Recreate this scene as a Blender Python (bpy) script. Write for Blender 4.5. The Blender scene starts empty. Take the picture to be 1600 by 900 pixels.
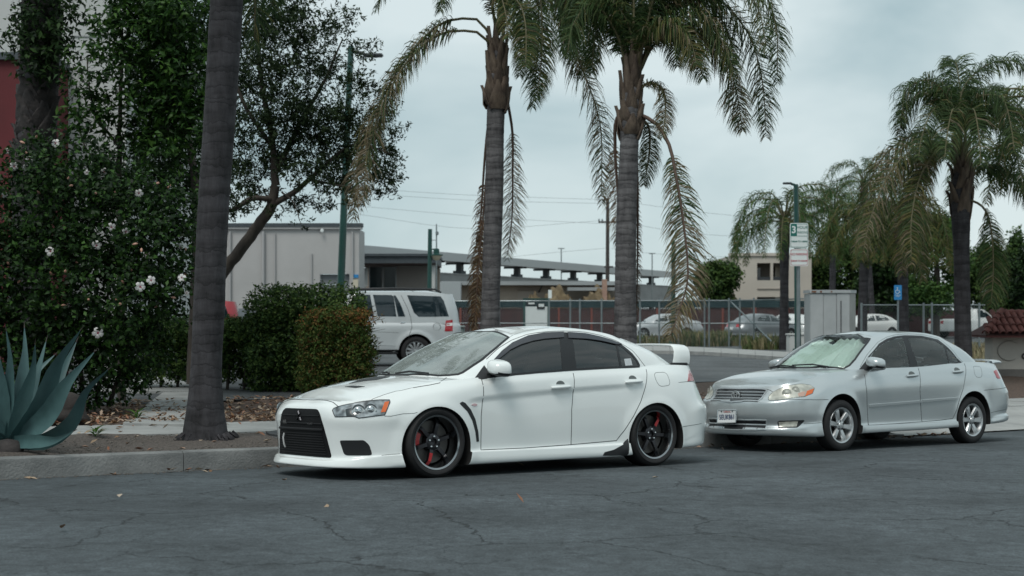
import bpy, bmesh, math, random
import numpy as np
from mathutils import Vector, Matrix
from mathutils.bvhtree import BVHTree
from mathutils.geometry import delaunay_2d_cdt

sc = bpy.context.scene
COL = sc.collection
PI = math.pi
rad = math.radians

# ------------------------------------------------------------------ camera
FPX, CAMH, HOR = 2222.0, 1.45, 494.0      # focal length in photo pixels, eye height, horizon row
cd = bpy.data.cameras.new('camera')
cam = bpy.data.objects.new('camera', cd); COL.objects.link(cam)
cam.location = (0, 0, CAMH); cam.rotation_euler = (PI / 2, 0, 0)
cd.sensor_width = 36.0; cd.lens = FPX / 1600 * 36; cd.shift_y = (HOR - 450) / 1600
cd.clip_start = 0.1; cd.clip_end = 6000
cd.dof.use_dof = True; cd.dof.focus_distance = 13.4; cd.dof.aperture_fstop = 3.2
sc.camera = cam

# ------------------------------------------------------------------ sky, sun, exposure
SUN_EL, SUN_AZ = rad(58), rad(205)
w = bpy.data.worlds.new('World'); sc.world = w; w.use_nodes = True
nt = w.node_tree; nt.nodes.clear()
def wn(t, **k):
    n = nt.nodes.new(t)
    for a, b in k.items(): setattr(n, a, b)
    return n
tc = wn('ShaderNodeTexCoord'); mp = wn('ShaderNodeMapping')
mp.inputs['Scale'].default_value = (1.0, 1.0, 2.0)
nt.links.new(tc.outputs['Generated'], mp.inputs['Vector'])
nz = wn('ShaderNodeTexNoise'); nz.inputs['Scale'].default_value = 3.2; nz.inputs['Detail'].default_value = 5; nz.inputs['Roughness'].default_value = .5
nz.inputs['Distortion'].default_value = .4
nt.links.new(mp.outputs[0], nz.inputs['Vector'])
cr = wn('ShaderNodeValToRGB')
cr.color_ramp.elements[0].position = .34; cr.color_ramp.elements[0].color = (.50, .66, .70, 1)
cr.color_ramp.elements[1].position = .58; cr.color_ramp.elements[1].color = (.86, .985, 1.0, 1)
nt.links.new(nz.outputs[0], cr.inputs[0])
sky = wn('ShaderNodeTexSky', sky_type='NISHITA', sun_disc=False, sun_elevation=SUN_EL, sun_rotation=SUN_AZ)
clouds = wn('ShaderNodeVectorMath', operation='SCALE'); clouds.inputs['Scale'].default_value = 6.3
nt.links.new(cr.outputs[0], clouds.inputs[0])
mx = wn('ShaderNodeMixRGB'); mx.inputs[0].default_value = .93
nt.links.new(sky.outputs[0], mx.inputs[1]); nt.links.new(clouds.outputs[0], mx.inputs[2])
bg = wn('ShaderNodeBackground'); bg.inputs['Strength'].default_value = .1
nt.links.new(mx.outputs[0], bg.inputs[0])
wo = wn('ShaderNodeOutputWorld'); nt.links.new(bg.outputs[0], wo.inputs[0])

sl = bpy.data.lights.new('sun', 'SUN'); sl.energy = 1.5; sl.angle = rad(25); sl.color = (1, .97, .92)
so = bpy.data.objects.new('sun', sl); COL.objects.link(so)
sdir = Vector((math.sin(SUN_AZ) * math.cos(SUN_EL), math.cos(SUN_AZ) * math.cos(SUN_EL), math.sin(SUN_EL)))
so.rotation_euler = sdir.to_track_quat('Z', 'Y').to_euler(); so.location = (0, 0, 30)
sc.view_settings.view_transform = 'Standard'; sc.view_settings.look = 'None'
sc.view_settings.exposure = 0.38; sc.view_settings.gamma = 1.0; sc.view_settings.use_curve_mapping = False
sc.render.engine = 'CYCLES'
sc.cycles.use_denoising = True
sc.cycles.max_bounces = 8; sc.cycles.transparent_max_bounces = 24; sc.cycles.glossy_bounces = 4
sc.cycles.diffuse_bounces = 3

# ------------------------------------------------------------------ materials
MATS = {}
def mat(name, col, rough=.6, metal=0., var=0., vscale=6., coat=0., bump=0., bscale=40., spec=.5, col2=None, detail=5., trans=0., stretch=None, cr0=.0, cr1=1.):
    """Principled material; colour varies between col and col2 (or darker col) with noise."""
    if name in MATS: return MATS[name]
    m = bpy.data.materials.new(name); m.use_nodes = True
    t = m.node_tree; b = t.nodes['Principled BSDF']
    b.inputs['Base Color'].default_value = (*col, 1); b.inputs['Roughness'].default_value = rough
    b.inputs['Metallic'].default_value = metal; b.inputs['Specular IOR Level'].default_value = spec
    if coat: b.inputs['Coat Weight'].default_value = coat; b.inputs['Coat Roughness'].default_value = .04
    if var or col2 or bump:
        g = t.nodes.new('ShaderNodeTexCoord'); mpn = t.nodes.new('ShaderNodeMapping')
        t.links.new(g.outputs['Object'], mpn.inputs['Vector'])
        if stretch: mpn.inputs['Scale'].default_value = stretch
    if var or col2:
        n = t.nodes.new('ShaderNodeTexNoise'); n.inputs['Scale'].default_value = vscale; n.inputs['Detail'].default_value = detail
        n.inputs['Roughness'].default_value = .6
        t.links.new(mpn.outputs[0], n.inputs['Vector'])
        r = t.nodes.new('ShaderNodeValToRGB')
        c2 = col2 if col2 else tuple(c * (1 - var) for c in col)
        r.color_ramp.elements[0].position = .3 + cr0; r.color_ramp.elements[0].color = (*c2, 1)
        r.color_ramp.elements[1].position = .7 * cr1 if cr1 != 1 else .7; r.color_ramp.elements[1].color = (*col, 1)
        t.links.new(n.outputs[0], r.inputs[0]); t.links.new(r.outputs[0], b.inputs['Base Color'])
    if bump:
        n2 = t.nodes.new('ShaderNodeTexNoise'); n2.inputs['Scale'].default_value = bscale; n2.inputs['Detail'].default_value = 6
        t.links.new(mpn.outputs[0], n2.inputs['Vector'])
        bp = t.nodes.new('ShaderNodeBump'); bp.inputs['Strength'].default_value = bump; bp.inputs['Distance'].default_value = .02
        t.links.new(n2.outputs[0], bp.inputs['Height']); t.links.new(bp.outputs[0], b.inputs['Normal'])
    MATS[name] = m
    return m

def leafmat(name, cols, rough=.5, trans=.25):
    """foliage: colour varies per leaf (per mesh island), a little light shines through"""
    if name in MATS: return MATS[name]
    m = bpy.data.materials.new(name); m.use_nodes = True
    t = m.node_tree; b = t.nodes['Principled BSDF']; out = t.nodes['Material Output']
    g = t.nodes.new('ShaderNodeNewGeometry'); r = t.nodes.new('ShaderNodeValToRGB')
    t.links.new(g.outputs['Random Per Island'], r.inputs[0])
    e = r.color_ramp.elements
    while len(e) < len(cols): e.new(.5)
    for i, c in enumerate(cols): e[i].position = i / (len(cols) - 1); e[i].color = (*c, 1)
    b.inputs['Roughness'].default_value = rough + .12; b.inputs['Specular IOR Level'].default_value = .16
    t.links.new(r.outputs[0], b.inputs['Base Color'])
    tr = t.nodes.new('ShaderNodeBsdfTranslucent'); t.links.new(r.outputs[0], tr.inputs[0])
    mxs = t.nodes.new('ShaderNodeMixShader'); mxs.inputs[0].default_value = trans
    t.links.new(b.outputs[0], mxs.inputs[1]); t.links.new(tr.outputs[0], mxs.inputs[2])
    t.links.new(mxs.outputs[0], out.inputs[0])
    MATS[name] = m
    return m

def glassmat(name, tint, ior=1.5, rough=.0, film=0.):
    if name in MATS: return MATS[name]
    m = bpy.data.materials.new(name); m.use_nodes = True
    t = m.node_tree; t.nodes.clear()
    o = t.nodes.new('ShaderNodeOutputMaterial'); mxs = t.nodes.new('ShaderNodeMixShader')
    fr = t.nodes.new('ShaderNodeFresnel'); fr.inputs[0].default_value = ior
    a = t.nodes.new('ShaderNodeBsdfTransparent'); a.inputs[0].default_value = (*tint, 1)
    gl = t.nodes.new('ShaderNodeBsdfGlossy'); gl.inputs['Roughness'].default_value = rough; gl.inputs[0].default_value = (1, 1, 1, 1)
    t.links.new(fr.outputs[0], mxs.inputs[0]); t.links.new(a.outputs[0], mxs.inputs[1]); t.links.new(gl.outputs[0], mxs.inputs[2])
    last = mxs
    if film:                                                   # dust and dew film; its pale colour also stands in for sky glare
        df = t.nodes.new('ShaderNodeBsdfDiffuse'); df.inputs[0].default_value = (.72, .82, .79, 1); m2 = t.nodes.new('ShaderNodeMixShader')
        nz_ = t.nodes.new('ShaderNodeTexNoise'); nz_.inputs['Scale'].default_value = 5; nz_.inputs['Detail'].default_value = 8
        mr_ = t.nodes.new('ShaderNodeMapRange'); mr_.inputs['To Min'].default_value = film * .5; mr_.inputs['To Max'].default_value = film * 1.5
        t.links.new(nz_.outputs[0], mr_.inputs['Value']); t.links.new(mr_.outputs[0], m2.inputs[0])
        t.links.new(mxs.outputs[0], m2.inputs[1]); t.links.new(df.outputs[0], m2.inputs[2]); last = m2
    t.links.new(last.outputs[0], o.inputs[0]); MATS[name] = m
    return m

# ------------------------------------------------------------------ object helpers
def tag(o, label=None, cat=None, group=None, kind=None):
    if label: o['label'] = label
    if cat: o['category'] = cat
    if group: o['group'] = group
    if kind: o['kind'] = kind
    return o

def empty(name, loc, rz=0., label=None, cat=None, group=None):
    o = bpy.data.objects.new(name, None); COL.objects.link(o)
    o.location = loc; o.rotation_euler = (0, 0, rz); o.empty_display_size = .2
    return tag(o, label, cat, group)

def link(name, me, parent=None):
    o = bpy.data.objects.new(name, me); COL.objects.link(o)
    if parent: o.parent = parent
    return o

def smooth(me, ang=35):
    me.polygons.foreach_set('use_smooth', [True] * len(me.polygons))
    if ang < 180: me.set_sharp_from_angle(angle=rad(ang))

def raw(name, verts, faces, mats, parent=None, fm=None, sm=None):
    me = bpy.data.meshes.new(name); me.from_pydata([tuple(v) for v in verts], [], faces)
    for m in (mats if isinstance(mats, (list, tuple)) else [mats]): me.materials.append(m)
    if fm is not None: me.polygons.foreach_set('material_index', fm)
    me.update()
    if sm is not None: smooth(me, sm)
    return link(name, me, parent)

class MB:
    """collects shapes, then links them as ONE mesh object"""
    def __init__(s): s.v = []; s.f = []; s.m = []
    def add(s, v, f, m=0, M=None):
        o = len(s.v)
        s.v += [tuple(M @ Vector(p)) if M else tuple(p) for p in v]
        s.f += [tuple(i + o for i in q) for q in f]; s.m += [m] * len(f)
        return s
    def box(s, c, d, m=0, rz=0., M=None, bev=0.):
        x, y, z = d[0] / 2, d[1] / 2, d[2] / 2
        R = Matrix.Translation(c) @ Matrix.Rotation(rz, 4, 'Z')
        if M: R = M @ R
        if bev <= 0:
            v = [(-x, -y, -z), (x, -y, -z), (x, y, -z), (-x, y, -z), (-x, -y, z), (x, -y, z), (x, y, z), (-x, y, z)]
            f = [(0, 3, 2, 1), (4, 5, 6, 7), (0, 1, 5, 4), (1, 2, 6, 5), (2, 3, 7, 6), (3, 0, 4, 7)]
        else:
            b = bev; bm = bmesh.new(); bmesh.ops.create_cube(bm, size=1)
            for q in bm.verts: q.co = Vector((q.co.x * d[0], q.co.y * d[1], q.co.z * d[2]))
            bmesh.ops.bevel(bm, geom=bm.edges[:], offset=b, segments=2, affect='EDGES')
            bm.verts.index_update(); v = [q.co.copy() for q in bm.verts]; f = [tuple(q.index for q in fa.verts) for fa in bm.faces]; bm.free()
        return s.add(v, f, m, R)
    def tube(s, pts, r, n=8, m=0, cap=True, M=None):
        pts = [Vector(p) for p in pts]; k = len(pts)
        rs = r if isinstance(r, (list, tuple)) else [r] * k
        v = []; f = []; prev = None
        for i, p in enumerate(pts):
            t = (pts[min(i + 1, k - 1)] - pts[max(i - 1, 0)]).normalized()
            if prev is None:
                a = Vector((0, 0, 1)) if abs(t.z) < .9 else Vector((1, 0, 0)); u = t.cross(a).normalized()
            else: u = (prev - t * prev.dot(t)).normalized()
            prev = u; w_ = t.cross(u)
            for j in range(n):
                an = 2 * PI * j / n; v.append(p + (u * math.cos(an) + w_ * math.sin(an)) * rs[i])
        for i in range(k - 1):
            for j in range(n):
                f.append((i * n + j, i * n + (j + 1) % n, (i + 1) * n + (j + 1) % n, (i + 1) * n + j))
        if cap: f += [tuple(range(n))[::-1], tuple((k - 1) * n + j for j in range(n))]
        return s.add(v, f, m, M)
    def lathe(s, prof, n=24, m=0, M=None, closed=False):
        """prof: (radius, height) turned round local Z"""
        v = []; f = []; k = len(prof)
        for r, z in prof:
            for j in range(n):
                a = 2 * PI * j / n; v.append((r * math.cos(a), r * math.sin(a), z))
        for i in range(k if closed else k - 1):
            i2 = (i + 1) % k
            for j in range(n):
                f.append((i * n + j, i * n + (j + 1) % n, i2 * n + (j + 1) % n, i2 * n + j))
        return s.add(v, f, m, M)
    def prism(s, poly, z0, z1, m=0, M=None):
        k = len(poly); v = [(x, y, z0) for x, y in poly] + [(x, y, z1) for x, y in poly]
        f = [tuple(range(k))[::-1], tuple(range(k, 2 * k))] + [(i, (i + 1) % k, k + (i + 1) % k, k + i) for i in range(k)]
        return s.add(v, f, m, M)
    def build(s, name, mats, parent=None, sm=None, M=None):
        v = [M @ Vector(p) for p in s.v] if M else s.v
        return raw(name, v, s.f, mats, parent, s.m, sm)

def copy_tree(o, parent=None):
    c = o.copy(); COL.objects.link(c); c.parent = parent
    for ch in list(o.children): copy_tree(ch, c)
    return c

def at(px, py, Y):
    """the place seen at photo pixel (px, py) at distance Y"""
    return Vector(((px - 800) / FPX * Y, Y, CAMH - (py - HOR) / FPX * Y))

def catmull(P, n):
    """resample control points P (k,d) to n points, chord-length cubic"""
    P = np.asarray(P, float); d = np.linalg.norm(np.diff(P[:, :3], axis=0), axis=1) + 1e-6
    return cat_at(P, np.concatenate([[0], np.cumsum(d)]), n)
def cat_at(P, T, n):
    ts = np.linspace(T[0], T[-1], n) if np.isscalar(n) else n
    k = len(P); m = np.zeros_like(P)
    for i in range(k):
        if i == 0: m[i] = (P[1] - P[0]) / (T[1] - T[0])
        elif i == k - 1: m[i] = (P[-1] - P[-2]) / (T[-1] - T[-2])
        else:
            h0, h1 = T[i] - T[i - 1], T[i + 1] - T[i]
            d0, d1 = (P[i] - P[i - 1]) / h0, (P[i + 1] - P[i]) / h1
            mm = (d0 * h1 + d1 * h0) / (h0 + h1)
            m[i] = np.where(d0 * d1 <= 0, mm * .35, mm)
    out = []
    for t in ts:
        i = min(max(int(np.searchsorted(T, t) - 1), 0), k - 2); h = T[i + 1] - T[i]; u = (t - T[i]) / h
        out.append((2 * u**3 - 3 * u**2 + 1) * P[i] + (u**3 - 2 * u**2 + u) * h * m[i] + (-2 * u**3 + 3 * u**2) * P[i + 1] + (u**3 - u**2) * h * m[i + 1])
    return np.array(out)

def interp(x, tab):
    return float(np.interp(x, [a for a, b in tab], [b for a, b in tab]))
def sstep(a, b, x):
    t = min(max((x - a) / (b - a), 0), 1); return t * t * (3 - 2 * t)

# ------------------------------------------------------------------ street frame: s along the kerb, l towards the camera
YAW = rad(37.0); AX = Vector((math.cos(YAW), math.sin(YAW), 0)); NX = Vector((math.sin(YAW), -math.cos(YAW), 0)); O0 = Vector((-.665, 12.74, 0))
def zs(s): return -.4 * math.tanh(.0575 * s)
def crown(l):
    if l < 2: return .035 * l
    if l < 6: return .07 + .02 * math.sin((l - 2) / 4 * PI / 2)
    return .09 - .012 * (l - 6)
LC, LC2, LS0, LS1, LB = -2.3, -2.47, -4.1, -5.75, -10.0     # kerb face, kerb back, walk edges, bed edge
LOTZ = .12
def hz(s, l):
    """height of the finished ground"""
    z = zs(s)
    if l >= LC: return z + crown(l)
    if l >= LS0: return z + .10 + .04 * sstep(LC2, LS0, l)
    if l >= LS1: return z + .145
    k = sstep(LS1, LB, l)
    return (z + .14) * (1 - k) + LOTZ * k
def SL(s, l, dz=0.):
    p = O0 + AX * s + NX * l
    return Vector((p.x, p.y, hz(s, l) + dz))
def sl_of(p):
    d = Vector((p[0], p[1], 0)) - O0
    return d.dot(AX), d.dot(NX)
def gz(x, y):
    s, l = sl_of((x, y)); return hz(s, l)
def gpx(px, l):
    """street-frame s of the point at lateral l seen in photo column px"""
    r = (px - 800) / FPX; b = O0 + NX * l
    return (r * b.y - b.x) / (AX.x - r * AX.y)
def gat(px, Y):
    X = (px - 800) / FPX * Y
    return Vector((X, Y, gz(X, Y)))
# ================================================================== SETTING
def sheet(name, ss, ls, m, dz=0., hf=None, jit=0., kind='structure', parent=None, seed=0):
    R = random.Random(seed); v = []; f = []
    for a in ss:
        for l in ls:
            p = SL(a, l, dz)
            if hf: p.z += hf(a, l)
            if jit: p.z += R.uniform(-jit, jit)
            v.append(p)
    n = len(ls)
    for i in range(len(ss) - 1):
        for j in range(n - 1):
            f.append((i * n + j, (i + 1) * n + j, (i + 1) * n + j + 1, i * n + j + 1))
    o = raw(name, v, f, m, parent, sm=180)
    if o.data.polygons[0].normal.z < 0: o.data.flip_normals()
    if kind: tag(o, kind=kind)
    return o

def asphalt(name, base, crack=1.0, cs=.62):
    m = bpy.data.materials.new(name); m.use_nodes = True; t = m.node_tree; b = t.nodes['Principled BSDF']
    def N(ty, **k):
        n = t.nodes.new(ty)
        for a, c in k.items(): setattr(n, a, c)
        return n
    L = t.links.new
    g = N('ShaderNodeTexCoord')
    wz = N('ShaderNodeTexNoise'); wz.inputs['Scale'].default_value = 1.6; wz.inputs['Detail'].default_value = 6; wz.inputs['Roughness'].default_value = .62
    L(g.outputs['Object'], wz.inputs['Vector'])
    sub = N('ShaderNodeVectorMath', operation='SUBTRACT'); sub.inputs[1].default_value = (.5, .5, .5); L(wz.outputs['Color'], sub.inputs[0])
    sca = N('ShaderNodeVectorMath', operation='SCALE'); sca.inputs['Scale'].default_value = .75; L(sub.outputs[0], sca.inputs[0])
    add = N('ShaderNodeVectorMath', operation='ADD'); L(g.outputs['Object'], add.inputs[0]); L(sca.outputs[0], add.inputs[1])
    flat = N('ShaderNodeVectorMath', operation='MULTIPLY'); flat.inputs[1].default_value = (1, 1, 0); L(add.outputs[0], flat.inputs[0])
    def cracks(scale, wd):
        v = N('ShaderNodeTexVoronoi', feature='DISTANCE_TO_EDGE', voronoi_dimensions='2D'); v.inputs['Scale'].default_value = scale; L(flat.outputs[0], v.inputs['Vector'])
        r = N('ShaderNodeMapRange', interpolation_type='SMOOTHSTEP'); r.inputs['From Min'].default_value = wd * .25; r.inputs['From Max'].default_value = wd
        r.inputs['To Min'].default_value = 1; r.inputs['To Max'].default_value = 0; L(v.outputs['Distance'], r.inputs['Value'])
        mk = N('ShaderNodeTexNoise'); mk.inputs['Scale'].default_value = scale * 1.3; mk.inputs['Detail'].default_value = 2; L(g.outputs['Object'], mk.inputs['Vector'])
        mr = N('ShaderNodeMapRange'); mr.inputs['From Min'].default_value = .36; mr.inputs['From Max'].default_value = .52; L(mk.outputs[0], mr.inputs['Value'])
        mu = N('ShaderNodeMath', operation='MULTIPLY'); L(r.outputs[0], mu.inputs[0]); L(mr.outputs[0], mu.inputs[1])
        return mu.outputs[0]
    c1 = cracks(cs, .0095); c2 = cracks(cs * 2.3, .014)
    half = N('ShaderNodeMath', operation='MULTIPLY'); half.inputs[1].default_value = .5; L(c2, half.inputs[0])
    mxm = N('ShaderNodeMath', operation='MAXIMUM'); L(c1, mxm.inputs[0]); L(half.outputs[0], mxm.inputs[1])
    amt = N('ShaderNodeMath', operation='MULTIPLY'); amt.inputs[1].default_value = crack; L(mxm.outputs[0], amt.inputs[0])
    big = N('ShaderNodeTexNoise'); big.inputs['Scale'].default_value = .45; big.inputs['Detail'].default_value = 8; big.inputs['Roughness'].default_value = .7; L(g.outputs['Object'], big.inputs['Vector'])
    rp = N('ShaderNodeValToRGB'); rp.color_ramp.elements[0].position = .33; rp.color_ramp.elements[0].color = (*[c * .50 for c in base], 1)
    rp.color_ramp.elements[1].position = .7; rp.color_ramp.elements[1].color = (*[c * 1.25 for c in base], 1); L(big.outputs[0], rp.inputs[0])
    fine = N('ShaderNodeTexNoise'); fine.inputs['Scale'].default_value = 70; fine.inputs['Detail'].default_value = 3; L(g.outputs['Object'], fine.inputs['Vector'])
    fr = N('ShaderNodeMapRange'); fr.inputs['From Min'].default_value = .3; fr.inputs['From Max'].default_value = .7; fr.inputs['To Min'].default_value = .62; fr.inputs['To Max'].default_value = 1.38; L(fine.outputs[0], fr.inputs['Value'])
    mid = N('ShaderNodeTexNoise'); mid.inputs['Scale'].default_value = 9; mid.inputs['Detail'].default_value = 9; mid.inputs['Roughness'].default_value = .8; L(g.outputs['Object'], mid.inputs['Vector'])
    mr3 = N('ShaderNodeMapRange'); mr3.inputs['From Min'].default_value = .3; mr3.inputs['From Max'].default_value = .7; mr3.inputs['To Min'].default_value = .5; mr3.inputs['To Max'].default_value = 1.42; L(mid.outputs[0], mr3.inputs['Value'])
    mm = N('ShaderNodeMath', operation='MULTIPLY'); L(fr.outputs[0], mm.inputs[0]); L(mr3.outputs[0], mm.inputs[1])
    mu2 = N('ShaderNodeVectorMath', operation='SCALE'); L(rp.outputs[0], mu2.inputs[0]); L(mm.outputs[0], mu2.inputs['Scale'])
    mc = N('ShaderNodeMixRGB'); L(amt.outputs[0], mc.inputs[0]); L(mu2.outputs[0], mc.inputs[1]); mc.inputs[2].default_value = (.012, .013, .014, 1)
    L(mc.outputs[0], b.inputs['Base Color']); b.inputs['Roughness'].default_value = .82; b.inputs['Specular IOR Level'].default_value = .35
    hb = N('ShaderNodeMath', operation='MULTIPLY_ADD'); hb.inputs[1].default_value = .25; L(fine.outputs[0], hb.inputs[0])
    ng = N('ShaderNodeMath', operation='MULTIPLY'); ng.inputs[1].default_value = -.8; L(amt.outputs[0], ng.inputs[0]); L(ng.outputs[0], hb.inputs[2])
    bp = N('ShaderNodeBump'); bp.inputs['Strength'].default_value = .55; bp.inputs['Distance'].default_value = .012; L(hb.outputs[0], bp.inputs['Height']); L(bp.outputs[0], b.inputs['Normal'])
    return m

def frange(a, b, st): return [a + i * st for i in range(int(round((b - a) / st)) + 1)]
M_asph = asphalt('road_asphalt', (.070, .084, .092), .85, .55)
M_lot = asphalt('lot_asphalt', (.092, .101, .106), .5, .3)
M_conc = mat('concrete', (.34, .345, .335), .85, col2=(.23, .235, .23), vscale=2.2, detail=10, bump=.25, bscale=60)
M_kerb = mat('kerb_concrete', (.25, .255, .25), .85, col2=(.105, .11, .11), vscale=2.2, detail=12, bump=.4, bscale=45)
M_dirt = mat('planting_dirt', (.15, .125, .108), .95, col2=(.040, .034, .031), vscale=38, detail=14, bump=1.2, bscale=70)
M_bed = mat('bed_mulch', (.13, .085, .062), .95, col2=(.035, .025, .021), vscale=20, detail=12, bump=.9, bscale=45)
M_gnd = mat('ground_earth', (.16, .14, .11), .95, col2=(.09, .08, .065), vscale=.6, detail=10)

# ground: one sheet to the horizon, running below every paved surface
def ground_sheet():
    xs = [-3000, -900, -300, -120, -60] + frange(-40, 40, 2) + [60, 120, 300, 900, 3000]
    ys = [-60, -20] + frange(-4, 60, 2) + [70, 90, 130, 200, 400, 900, 2500, 4800]
    v = []; f = []
    for y in ys:
        for x in xs:
            s, l = sl_of((x, y)); s = max(min(s, 60), -40)
            v.append((x, y, hz(s, max(min(l, 14), -14)) - (.12 if l > -13 else .03) - (.22 if -3.5 < l < -1 else 0)))
    n = len(xs)
    for j in range(len(ys) - 1):
        for i in range(n - 1): f.append((j * n + i, j * n + i + 1, (j + 1) * n + i + 1, (j + 1) * n + i))
    tag(raw('ground', v, f, M_gnd, sm=180), kind='structure')
ground_sheet()

road = sheet('road', frange(-40, 60, .5), [LC, -2.0, -1.6, -1.2, -.6, 0, .6, 1.2, 2, 3, 4, 5, 6, 8, 10, 12, 14, 18], M_asph)
lot = sheet('parking_lot', frange(-45, 75, 3), [-62, -50, -40, -30, -22, -16, -13, -11, LB], M_lot, dz=.004)

# kerb: cast sections with rounded noses and open joints
kerb = tag(empty('kerb', SL(0, LC)), kind='structure')
def kerb_section(s0, s1, drop=0.):
    m = MB(); pr = [(LC, -.30), (LC - .004, .155), (LC - .012, .180), (LC - .03, .190), (LC2, .190), (LC2, -.15)]
    n = max(2, int((s1 - s0) / .4)); k = len(pr); v = []; f = []
    for i in range(n + 1):
        s = s0 + (s1 - s0) * i / n
        for l, h in pr:
            p = SL(s, LC + .001); q = O0 + AX * s + NX * l
            if drop: h = min(h, .19 - drop * sstep(s0, s1, s))
            v.append((q.x, q.y, p.z + h))
    for i in range(n):
        for j in range(k - 1): f.append((i * k + j, i * k + j + 1, (i + 1) * k + j + 1, (i + 1) * k + j))
    f += [tuple(range(k))[::-1], tuple(n * k + j for j in range(k))]
    return raw('kerb_section', v, f, M_kerb, None, sm=30)
for i in range(16):
    s0 = -34.4 + i * 2.75
    o = kerb_section(s0, s0 + 2.742, .15 if i == 15 else 0); o.parent = kerb; o.matrix_parent_inverse = Matrix.Translation(-SL(0, LC))
strip_h = lambda s, l: .012 * math.sin(s * 2.7 + l * 3) + .018 * math.sin(l * 5.1 + s * 1.3) * sstep(LC2, LC2 - .3, l)
strip = sheet('planting_strip', frange(-34, 9.4, .12), [LC2 + .002, -2.52, -2.6, -2.8, -3.0, -3.2, -3.4, -3.6, -3.8, -4.0, LS0 - .03], M_dirt, dz=-.005, hf=strip_h, jit=.008, seed=3)
walk = tag(empty('sidewalk', SL(0, LS0)), kind='structure')
def slab(s0, s1, l0, l1, h=.0, th=.1, m=None, name='paving_slab', parent=None, tilt=0.):
    v = []
    for dz in (h - th, h):
        for s, l in ((s0, l0), (s1, l0), (s1, l1), (s0, l1)):
            q = O0 + AX * s + NX * l; v.append((q.x, q.y, zs(s) + .145 + dz + (tilt if s == s1 else 0)))
    f = [(0, 3, 2, 1), (4, 5, 6, 7), (0, 1, 5, 4), (1, 2, 6, 5), (2, 3, 7, 6), (3, 0, 4, 7)]
    if (Vector(v[5]) - Vector(v[4])).cross(Vector(v[7]) - Vector(v[4])).z < 0: f = [q[::-1] for q in f]
    bm = bmesh.new(); bv = [bm.verts.new(p) for p in v]
    for q in f: bm.faces.new([bv[i] for i in q])
    bm.normal_update(); bmesh.ops.bevel(bm, geom=[e for e in bm.edges if all(x.co.z > (v[0][2] + v[4][2]) / 2 for x in e.verts)], offset=.012, segments=2, affect='EDGES')
    me = bpy.data.meshes.new(name); bm.to_mesh(me); bm.free(); me.materials.append(m or M_conc)
    o = link(name, me, parent)
    if parent: o.matrix_parent_inverse = Matrix.Translation(-parent.location)
    return o
R0 = random.Random(5)
for i in range(-18, 24):
    slab(i * 1.5 + .004, i * 1.5 + 1.496, LS0, LS1, R0.uniform(-.004, .004), parent=walk, tilt=R0.uniform(-.004, .004))
# concrete driveway apron behind the silver sedan
apron = tag(empty('driveway_apron', SL(12, -3)), kind='structure')
for i in range(5):
    s0 = 9.62 + i * 2.2
    v = []
    for l, dz in ((LC + .0, .02), (LS0 - .02, .125)):
        for s in (s0, s0 + 2.19):
            q = O0 + AX * s + NX * l; v.append((q.x, q.y, zs(s) + (crown(LC) + dz if l > -3 else dz + .012)))
    o = raw('paving_slab', v, [(0, 1, 3, 2)], M_conc, apron)
    if o.data.polygons[0].normal.z < 0: o.data.flip_normals()
    o.matrix_parent_inverse = Matrix.Translation(-apron.location)
bed_h = lambda s, l: .02 * math.sin(s * 1.9) * math.sin(l * 2.3) * sstep(LS1, LS1 - .3, l)
bed = sheet('planting_bed', frange(-34, 40, .3), [LS1 + .01, -5.8, -6, -6.3, -6.6, -7, -7.5, -8, -8.5, -9, -9.5, LB - .05], M_bed, dz=-.012, hf=bed_h, jit=.01, seed=4)

# path: slabs leading back between the flowering bush and the hedge
path = tag(empty('garden_path', at(260, 640, 19)), kind='structure')
def gpoly(name, pix, dz, m, parent, th=.12):
    """slab whose corners lie on the ground where the photo shows them"""
    top = []
    for px, py in pix:
        z = .17
        for _ in range(8):
            Y = (CAMH - z) * FPX / (py - HOR); X = (px - 800) / FPX * Y; z = gz(X, Y) + dz
        top.append((X, Y, z))
    k = len(top); v = top + [(x, y, z - th) for x, y, z in top]
    f = [tuple(range(k)), tuple(range(k, 2 * k))[::-1]] + [((i + 1) % k, i, k + i, k + (i + 1) % k) for i in range(k)]
    o = raw(name, v, f, m, parent)
    if o.data.polygons[0].normal.z < 0: o.data.flip_normals()
    o.matrix_parent_inverse = Matrix.Translation(-parent.location)
    return o
gpoly('paving_slab', [(192, 661), (346, 664), (336, 636), (224, 636)], .03, M_conc, path)
gpoly('paving_slab', [(225, 635), (336, 635), (330, 612), (256, 612)], .034, M_conc, path)
gpoly('paving_slab', [(150, 610.5), (330, 611), (300, 597), (215, 579), (150, 575)], .05, M_conc, path)
# far pavement along the fence
fw = tag(empty('far_pavement', (9, 57, LOTZ)), kind='structure')
near_e = catmull([(700, 546), (960, 547), (1084, 549), (1220, 557.6), (1340, 568)], 25); far_e = catmull([(700, 538.5), (960, 538.5), (1084, 542), (1226, 549.6), (1340, 557)], 25)
for i in range(24):
    gpoly('paving_slab', [tuple(near_e[i]), tuple(near_e[i + 1] - (near_e[i + 1] - near_e[i]) * .02), tuple(far_e[i + 1] - (far_e[i + 1] - far_e[i]) * .02), tuple(far_e[i])], .12, M_conc, fw, .14)
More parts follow.
